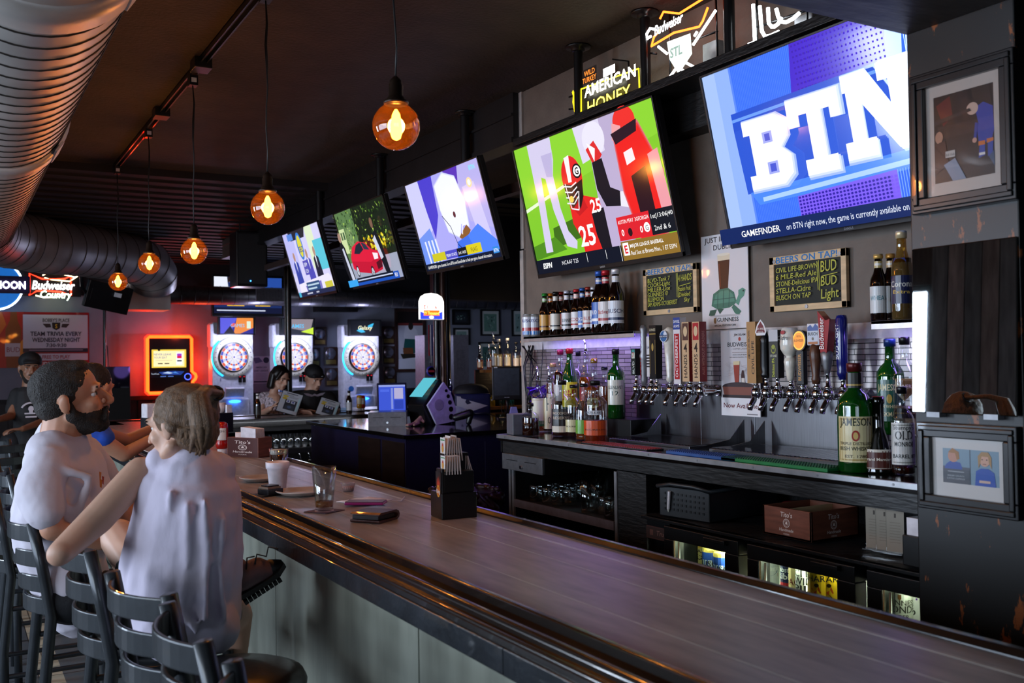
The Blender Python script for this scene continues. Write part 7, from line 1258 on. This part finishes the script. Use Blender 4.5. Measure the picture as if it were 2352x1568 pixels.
chain(mb,WSH,(70,1140,D+.02,32),(62,1180,D+.02,26)); chain(mb,WSH,(165,1330,D-.05,80),(205,1375,D-.02,50))
folds(mb,WSH,140,96,D,10,[(90,1095),(130,1150),(165,1175)],[(70,1135),(110,1200),(150,1215)],[(205,1110),(175,1180),(120,1250)],[(215,1180),(165,1270),(110,1310)],[(200,1280),(150,1330),(120,1345)],[(120,1050),(150,1080),(205,1095)])
pm.part('t_shirt',mb,.010,4,('cloth_folds',.016,.09))
mb=MB()
for hp,kx,ky in ((hipR,.46,-.02),(hipL,.44,.12)):
    kn=hp+V((kx*.9,ky,-.02)); an=V((kn.x-.12,kn.y+.03,.40)); mb.limb(hp+V((-.01,0,-.0)),kn,.097,.076,JEAN); mb.limb(kn,an,.074,.055,JEAN)
pm.part('jeans',mb,.012,3)
mb=MB(); c=CV(40,70); c.poly([(4,4),(16,8),(12,30),(20,34),(16,60),(6,56)],'#c8762a').poly([(18,20),(30,24),(26,50),(20,46)],'#a83a24'); c.emit(mb,q(226,1080,D-.07),(.75,.6,0),(0,.1,1),.035,.075,INK); pm.raw('shirt_print',mb)
# ---- woman with a ponytail seen from behind
E_=2.78
pw=P_('woman with blond brown ponytail and sleeveless white top, seen from behind with elbow out',(.60,2.8,.79))
fw=V((-.62,.78,-.05)); MW=HM(q(420,980,E_),fw,.98)
mb=MB(); head(mb,MW,SKIN2,True); chain(mb,SKIN2,(430,1015,E_,32),(440,1055,E_,32),(440,1080,E_+.02,36)); chain(mb,SKIN2,(440,1130,E_+.02,56),(430,1300,E_,66),(430,1400,E_,80)); chain(mb,SKIN2,(345,1080,E_+.01,28),(500,1095,E_+.07,26))
chain(mb,SKIN2,(322,1084,E_-.0,36),(225,1190,E_-.1,37),(136,1272,E_-.2,29)); chain(mb,SKIN2,(140,1268,E_-.2,29),(205,1210,E_+.06,25),(246,1172,E_+.2,18)); hand(mb,q(246,1172,E_+.2),(.1,.8,.2),(0,0,-1),SKIN2,.9,.7)
chain(mb,SKIN2,(515,1108,E_+.06,29),(534,1250,E_+.16,24),(532,1400,E_+.30,18)); hand(mb,q(532,1400,E_+.30),(-.1,.7,-.5),(-.5,0,-.5),SKIN2,.9,.5)
chain(mb,SKIN2,(385,1395,E_+.02,60),(275,1235,E_+.30,44)); chain(mb,SKIN2,(275,1235,E_+.30,42),(420,1300,E_+.34,34),(545,1335,E_+.28,24)); chain(mb,SKIN2,(540,1338,E_+.28,26),(625,1308,E_+.30,18))
chain(mb,SKIN2,(460,1405,E_+.02,56),(540,1412,E_+.36,40)); chain(mb,SKIN2,(540,1412,E_+.36,40),(540,1500,E_+.32,29),(560,1620,E_+.26,22),(610,1640,E_+.3,18))
pw.part('body',mb,.0065,2); eyes(hm(MW,pw.b),pw.t)
HAIRB=mat('blond_brown_hair','#6b4e34',.5,0,nz=.45,ns=30,stretch=(6,6,1),bump=.6,bs=90); mb=MB()
hball(mb,MW,(-.016,0,.040),(.1,.084,.089),HAIRB); hball(mb,MW,(-.05,0,-.012),(.056,.074,.066),HAIRB); hball(mb,MW,(-.088,-.01,.085),(.034,.034,.034),HAIRB)
for s in (-1,1): hlimb(mb,MW,(.03,.068*s,.03),(-.03,.078*s,.0),.014,.016,HAIRB)
pw.part('hair',mb,.006,1,('hair_noise2',.010,.02))
mb=MB(); b0=MW@V((-.112,-.015,.092)); R_=random.Random(3)
for i in range(34):
    a=R_.uniform(0,2*PI); rr_=R_.uniform(0,1)**.5; ox=V((math.cos(a),.5*math.sin(a),0)); 
    e=q(452+R_.uniform(-16,26),1030+R_.uniform(-26,16),E_-.16); m1=q(454+ox.x*17*rr_,912,E_-.17+ox.y*.04); m2=q(464+ox.x*21*rr_,975,E_-.20+ox.y*.05)
    mb.tube([b0+ox*.012,b0.lerp(m1,.6)+V((0,0,.012)),m1,m1.lerp(m2,.5),m2,m2.lerp(e,.5)+ox*.006,e],[.009,.011,.013,.014,.013,.010,.003],HAIRB,7)
for i in range(10): e=q(408+i*5,1018+R_.uniform(-10,14),E_-.06); mb.tube([MW@V((-.05,.06,.0)),q(415+i*4,985,E_-.10),e],[.008,.010,.003],HAIRB,6)
pw.raw('ponytail',mb); mb=MB(); mb.tube([b0+V((.02*math.cos(k*PI/6),.012*math.sin(k*PI/6),.018*math.sin(k*PI/6))) for k in range(12)],.005,BLK,6,True); pw.raw('hair_band',mb)
mb=MB(); WTOP=mat('white_slub_cotton','#cfc6d8',.9,0,nz=.05,ns=14,bump=.35,bs=20,stretch=(1,1,.4))
chain(mb,WTOP,(372,1060,E_,36),(500,1078,E_+.05,42)); chain(mb,WTOP,(440,1062,E_,50),(440,1110,E_,84),(440,1170,E_,110),(428,1260,E_,118),(415,1350,E_,122),(420,1420,E_,108)); chain(mb,WTOP,(505,1140,E_+.04,52),(500,1250,E_+.04,56),(505,1370,E_+.05,50),(500,1430,E_+.05,50)); chain(mb,WTOP,(370,1130,E_,58),(345,1230,E_,52),(325,1300,E_-.02,50),(360,1385,E_-.03,66)); chain(mb,WTOP,(345,1330,E_-.02,44),(296,1312,E_-.02,20)); chain(mb,WTOP,(390,1425,E_-.03,84),(490,1440,E_-.02,62))
folds(mb,WTOP,425,114,E_,9,[(392,1130),(384,1220),(350,1330)],[(430,1160),(432,1260),(415,1400),(400,1460)],[(470,1150),(478,1280),(470,1420)],[(512,1190),(505,1300),(515,1420)],[(345,1180),(362,1250),(345,1300)],[(360,1360),(410,1390),(450,1450)])
pw.part('sleeveless_top',mb,.009,4,('cloth_folds2',.014,.09))
mb=MB(); chain(mb,JEAN,(388,1398,E_+.02,66),(318,1298,E_+.19,54)); chain(mb,JEAN,(455,1405,E_+.02,60),(512,1410,E_+.22,46)); pw.part('shorts',mb,.012,3)

SHOE=mat('maroon_grey_shoe','#6a5054',.6,bump=.1,bs=80); SOLE=mat('dark_rubber_sole','#1c1a1c',.6); DARKS=mat('black_shoe_trim','#0e0d0f',.5)
h0=q(566,1352,E_+.26); t0=q(646,1300,E_+.30); ax=(t0-h0).normalized(); up=V((-.42,-.35,.84)); up=(up-ax*up.dot(ax)).normalized(); sd=ax.cross(up); L_=(t0-h0).length
mb=MB(); mb.limb(h0+up*.045,h0+ax*L_*.45+up*.04,.040,.040,SHOE); mb.limb(h0+ax*L_*.45+up*.035,t0-ax*.03+up*.012,.038,.027,SHOE); mb.limb(h0+up*.05,h0+up*.085+ax*.01,.036,.034,SHOE); pw.part('shoe',mb,.006,2)
mb=MB(); pts=[(-.035,-.034),(.02,-.040),(L_*.5,-.040),(L_*.85,-.036),(L_+.01,-.012),(L_+.012,.012),(L_*.85,.036),(L_*.5,.038),(.02,.036),(-.035,.03)]
mb.prism([(x,y) for x,y in pts],h0-up*.004,ax,sd,-.018,SOLE)
for i in range(9): mb.obox(h0+ax*(-.02+i*L_*.118)-up*.020+V((0,0,0)),(.013,.068,.014),SOLE,ax,sd,up)
pw.raw('shoe_sole',mb); mb=MB(); mb.tube([h0+ax*(.06+i*.02)+up*.078+sd*(.018*(-1)**i) for i in range(5)],.003,DARKS,5).tube([h0+ax*.07+up*.09,h0+ax*.05+up*.115+sd*.02,h0+ax*.03+up*.09+sd*.035],.0025,DARKS,5).limb(t0-ax*.03+up*.016,t0-ax*.012+up*.008,.0285,.024,DARKS); pw.raw('laces',mb)
# ---- man in blue leaning on the bar
F_=5.3; BLUE=mat('royal_blue_shirt','#2456c8',.7,bump=.12,bs=22); WST=mat('white_side_panel','#d8d4dc',.8)
pb=P_('man in royal blue shirt leaning on the bar behind the bearded man',(.50,5.75,.79)); MBl=HM(q(218,892,F_),V((.72,.68,-.10)),1.05)
mb=MB(); head(mb,MBl,SKIN); chain(mb,SKIN,(222,915,F_,24),(205,960,F_,28),(180,1000,F_,44)); chain(mb,SKIN,(165,1020,F_,50),(120,1200,F_,50)); chain(mb,SKIN,(190,985,F_-.15,24),(285,1044,F_-.05,17)); chain(mb,SKIN,(285,1044,F_-.05,17),(362,1000,F_+.15,11)); hand(mb,q(362,1000,F_+.15),(.8,.5,.1),(0,0,-1),SKIN,1,.5); chain(mb,SKIN,(215,990,F_+.3,20),(290,1012,F_+.5,15)); chain(mb,SKIN,(290,1012,F_+.5,15),(345,985,F_+.6,10)); hand(mb,q(345,985,F_+.6),(.8,.2,.1),(0,0,-1),SKIN,1,.5,-1)
for dd in (-.1,.12): h_=V((.52,5.75+dd,.86)); k_=h_+V((.36,0,-.02)); mb.limb(h_,k_,.085,.06,SKIN); mb.limb(k_,V((.82,k_.y,.38)),.058,.042,SKIN)
pb.part('body',mb,.008,2); eyes(hm(MBl,pb.b),pb.t)
mb=MB(); hball(mb,MBl,(-.020,0,.046),(.1,.081,.087),HAIRD); hball(mb,MBl,(-.048,0,-.012),(.058,.074,.064),mat('greying_hair','#4a3a30',.6,0,nz=.5,ns=60)); pb.part('hair',mb,.007,1,('hair_noise',.01,.012))
mb=MB(); chain(mb,BLUE,(195,985,F_-.12,34),(235,1005,F_-.1,28)); chain(mb,BLUE,(190,985,F_,44),(150,1010,F_,56),(125,1090,F_,62),(115,1200,F_,60)); chain(mb,BLUE,(212,990,F_+.28,30),(240,1003,F_+.38,24)); pb.part('shirt',mb,.012,3,('cloth_folds',.02,.09))
mb=MB(); chain(mb,WST,(112,990,F_-.02,26),(90,1060,F_,36),(85,1200,F_,38)); pb.part('white_shirt_panel',mb,.012,3)
mb=MB()
for dd in (-.1,.12): h_=V((.50,5.75+dd,.86)); k_=h_+V((.38,0,-.02)); mb.limb(h_,k_,.1,.07,JEAN); mb.limb(k_,V((.84,k_.y,.34)),.068,.055,JEAN)
pb.part('jeans',mb,.014,2)
# ---- standing man in a black cap
G_=8.4; CAPM=mat('black_cap_cloth','#111114',.7); TEE=mat('black_tee','#1b1a1c',.8,bump=.1)
base=q(60,900,G_); ps=P_('standing bearded man in black cap and black printed t-shirt at far left',(base.x,base.y,0)); MS=HM(q(70,846,G_),V((.05,-.97,.02)),1.1)
mb=MB(); head(mb,MS,SKIN3); chain(mb,SKIN3,(68,865,G_,14),(66,895,G_,16)); chain(mb,SKIN3,(66,910,G_,26),(66,1010,G_,30)); chain(mb,SKIN3,(40,908,G_,13),(26,955,G_-.1,10),(-10,965,G_-.35,7)); hand(mb,q(-10,965,G_-.35),(-.7,-.4,0),(0,0,-1),SKIN3,1,.5); chain(mb,SKIN3,(96,908,G_,13),(108,965,G_+.05,10),(52,985,G_-.25,7)); hand(mb,q(52,985,G_-.25),(-.8,-.1,0),(0,0,-1),SKIN3,1,.5)
for dx in (-.11,.11): mb.limb(base+V((dx,0,.93-base.z)),base+V((dx*1.1,0,.50-base.z)),.09,.06,SKIN3); mb.limb(base+V((dx*1.1,0,.50-base.z)),base+V((dx*1.2,.02,.08-base.z)),.058,.04,SKIN3); mb.limb(base+V((dx*1.2,.02,.045-base.z)),base+V((dx*1.3,-.14,.04-base.z)),.042,.04,SKIN3)
ps.part('body',mb,.009,2); eyes(hm(MS,ps.b),ps.t)
mb=MB(); hball(mb,MS,(-.010,0,.058),(.105,.086,.075),CAPM); hlimb(mb,MS,(.08,-.04,.05),(.08,.04,.05),.02,.02,CAPM); hball(mb,MS,(.11,0,.045),(.07,.065,.010),CAPM); ps.part('cap',mb,.007,1); mb=MB()
for s in (-1,1): hlimb(mb,MS,(.004,.067*s,-.02),(.056,.034*s,-.098),.014,.022,BEARD)
hball(mb,MS,(.066,0,-.103),(.032,.032,.022),BEARD); hlimb(mb,MS,(.099,-.024,-.0525),(.099,.024,-.0525),.006,.006,BEARD); ps.part('beard',mb,.006,1)
mb=MB(); chain(mb,TEE,(40,908,G_,18),(94,908,G_,18)); chain(mb,TEE,(66,915,G_,32),(66,970,G_,33),(66,1030,G_,34)); chain(mb,TEE,(40,908,G_,18),(28,940,G_-.05,15)); chain(mb,TEE,(96,908,G_,18),(106,942,G_,15)); ps.part('t_shirt',mb,.012,3,('cloth_folds',.016,.09))
mb=MB(); c=CV(100,100); c.ring(50,60,40,48,'#c8c4cc',20,PI*1.15,PI*1.85).ell(50,46,12,14,'#c8c4cc').rect(42,56,16,16,'#c8c4cc').rect(22,66,56,7,'#c8c4cc').rect(26,82,48,8,'#c8c4cc'); c.emit(mb,q(44,918,G_-.16),FX,UZ,.18,.17,INK); ps.raw('shirt_print',mb)
mb=MB()
for dx in (-.11,.11): mb.limb(base+V((dx,0,.95-base.z)),base+V((dx*1.1,0,.50-base.z)),.105,.08,JEAN); mb.limb(base+V((dx*1.1,0,.50-base.z)),base+V((dx*1.2,.02,.12-base.z)),.078,.06,JEAN)
ps.part('jeans',mb,.014,2)
# ---- couple reading menus at the far bar
def menu(label,tl,tr,br,bl,d0,d1):
    a=q(*tl,d0);b=q(*tr,d0+.02);c_=q(*br,d1+.02);e=q(*bl,d1); t=T('menu',label,'menu',e,0,'menus held by the reading couple'); u=(b-a).normalized(); v=(a-e); v=(v-u*v.dot(u)).normalized(); n=u.cross(v); W=(b-a).length; H=(a-e).length
    MB().obox(a-e+u*W/2-v*H/2-n*.004,(W+.012,H+.012,.006),BLK,u,v).build('menu_cover',t)
    c=CV(100,130,'#b8bcc4'); c.line([(22,9),(78,9)],5,'#3a3a44').rect(10,18,50,4,'#8a8e98').ell(22,30,14,6,'#c8b040').rect(40,26,46,3,'#8a8e98').rect(40,32,40,3,'#8a8e98').ell(20,44,12,7,'#c8a830').rect(26,48,58,62,'#2c2e36').rect(32,50,18,16,'#c8ccd8').rect(56,52,20,16,'#b8bccc').ell(41,58,5,5,'#2a3a8a').ell(66,60,5,5,'#2a3a8a').poly([(30,90),(50,76),(78,84),(80,106),(32,106)],'#3a3e48').ell(54,92,10,8,'#4a5a7a').rect(88,30,8,80,'#a8d0d8'); mb=MB(); c.emit(mb,a-e,u,v,W,H,INK,n=n); mb.build('menu_page',t); return t
menu('menu held tilted by the dark haired woman at the far bar',(651,896),(696,908),(670,947),(623,938),9.95,9.80); menu('menu held by the man in the backward cap at the far bar',(739,912),(781,925),(756,944),(709,941),10.0,9.84)
K_=10.35; LACE=mat('white_dark_lace','#b8a8b0',.8,0,nz=.9,ns=55); pc=P_('woman with dark bobbed hair and lace top reading a menu at the far bar',(3.0,10.25,.79)); MC=HM(q(644,868,K_),V((.32,-.86,-.30)),1.0,-.1)
mb=MB(); head(mb,MC,SKIN2,True); chain(mb,SKIN2,(634,884,K_,8),(628,902,K_,10)); chain(mb,SKIN2,(630,920,K_,20),(630,980,K_,22)); chain(mb,SKIN2,(604,912,K_,9),(600,950,K_-.12,8)); chain(mb,SKIN2,(600,950,K_-.12,8),(622,938,K_-.42,6)); hand(mb,q(622,938,K_-.42),(.55,-.25,.5),(.4,-.3,-.6),SKIN2,1,.35); chain(mb,SKIN2,(655,910,K_+.06,9),(675,945,K_-.15,7)); chain(mb,SKIN2,(675,945,K_-.15,7),(690,945,K_-.4,5)); hand(mb,q(690,944,K_-.4),(.6,-.3,-.1),(0,-.5,-.6),SKIN2,1,.4,-1)
mb.limb(V((2.95,10.3,.84)),V((2.95,9.98,.8)),.08,.06,SKIN2); mb.limb(V((3.1,10.3,.84)),V((3.1,9.98,.8)),.08,.06,SKIN2)
pc.part('body',mb,.008,2); eyes(hm(MC,pc.b),pc.t)
mb=MB(); HB2=mat('black_brown_hair','#140c0a',.4,0,nz=.4,ns=40); hball(mb,MC,(-.022,0,.045),(.106,.092,.09),HB2)
for s in (-1,1): hlimb(mb,MC,(-.02,.082*s,.03),(.0,.088*s,-.10),.03,.028,HB2); hlimb(mb,MC,(-.06,.05*s,.02),(-.05,.06*s,-.10),.05,.045,HB2); hlimb(mb,MC,(.055,.045*s,.085),(.05,.082*s,.0),.02,.018,HB2)
pc.part('hair',mb,.008,1); mb=MB(); hball(mb,MC,(-.0,-.098,-.06),(.008,.008,.012),WHITE); pc.raw('earring',mb)
mb=MB(); chain(mb,LACE,(606,910,K_,11),(652,910,K_+.03,11)); chain(mb,LACE,(628,925,K_,22),(628,985,K_,26)); chain(mb,LACE,(604,912,K_,12),(600,935,K_-.06,11)); chain(mb,LACE,(655,912,K_+.05,12),(664,930,K_,11)); pc.part('lace_top',mb,.010,2)
J_=10.6; pk=P_('man in backward black cap and black t-shirt reading a menu at the far bar',(3.55,10.35,.79)); MK=HM(q(720,868,J_),V((.25,-.86,-.32)),1.12,0); 
mb=MB(); head(mb,MK,SKIN2); chain(mb,SKIN2,(715,885,J_,12),(712,902,J_,15)); chain(mb,SKIN2,(714,930,J_,28),(714,985,J_,32)); chain(mb,SKIN2,(680,915,J_,13),(672,955,J_-.15,11)); chain(mb,SKIN2,(672,955,J_-.15,11),(694,945,J_-.5,8)); hand(mb,q(694,944,J_-.5),(.7,-.3,0),(0,-.3,-.7),SKIN2,1.15,.5); chain(mb,SKIN2,(755,916,J_+.05,13),(772,948,J_-.05,10)); chain(mb,SKIN2,(772,948,J_-.05,10),(772,945,J_-.5,7)); hand(mb,q(772,943,J_-.5),(-.5,-.5,.1),(0,-.5,-.6),SKIN2,1.15,.6,-1)
for x in (3.45,3.65): mb.limb(V((x,10.5,.84)),V((x,10.0,.8)),.09,.07,SKIN2)
pk.part('body',mb,.009,2); eyes(hm(MK,pk.b),pk.t,brow='#5a3a28')
mb=MB(); hball(mb,MK,(-.010,0,.055),(.106,.087,.080),CAPM); hlimb(mb,MK,(.075,-.05,.045),(.075,.05,.045),.022,.022,CAPM); hball(mb,MK,(-.13,.02,.0),(.05,.07,.014),CAPM); pk.part('cap',mb,.008,1); mb=MB(); CV(20,10,'#c8c8cc').emit(mb,MK@V((.094,.035,.055)),MK.to_3x3()@V((0,-1,0)),UZ,.02,.01,INK); pk.raw('cap_tag',mb)
mb=MB(); hball(mb,MK,(.05,0,-.100),(.036,.04,.022),mat('sandy_stubble','#7a5540',.8)); pk.part('stubble',mb,.008,1)
mb=MB(); chain(mb,TEE,(682,912,J_,17),(750,914,J_+.03,17)); chain(mb,TEE,(714,925,J_,34),(714,990,J_,38)); chain(mb,TEE,(680,914,J_,18),(673,940,J_-.06,15)); chain(mb,TEE,(755,916,J_+.05,18),(768,938,J_,15)); pk.part('t_shirt',mb,.012,2,('cloth_folds',.014,.09))
mb=MB(); c=CV(100,30); c.poly([(0,4),(20,6),(40,14),(50,8),(60,14),(80,6),(100,4),(86,18),(64,24),(50,20),(36,24),(14,18)],'#a49cac'); c.emit(mb,q(697,901,J_-.30),(.97,.1,0),(.0,.15,1),.25,.06,INK); pk.raw('shirt_print',mb)
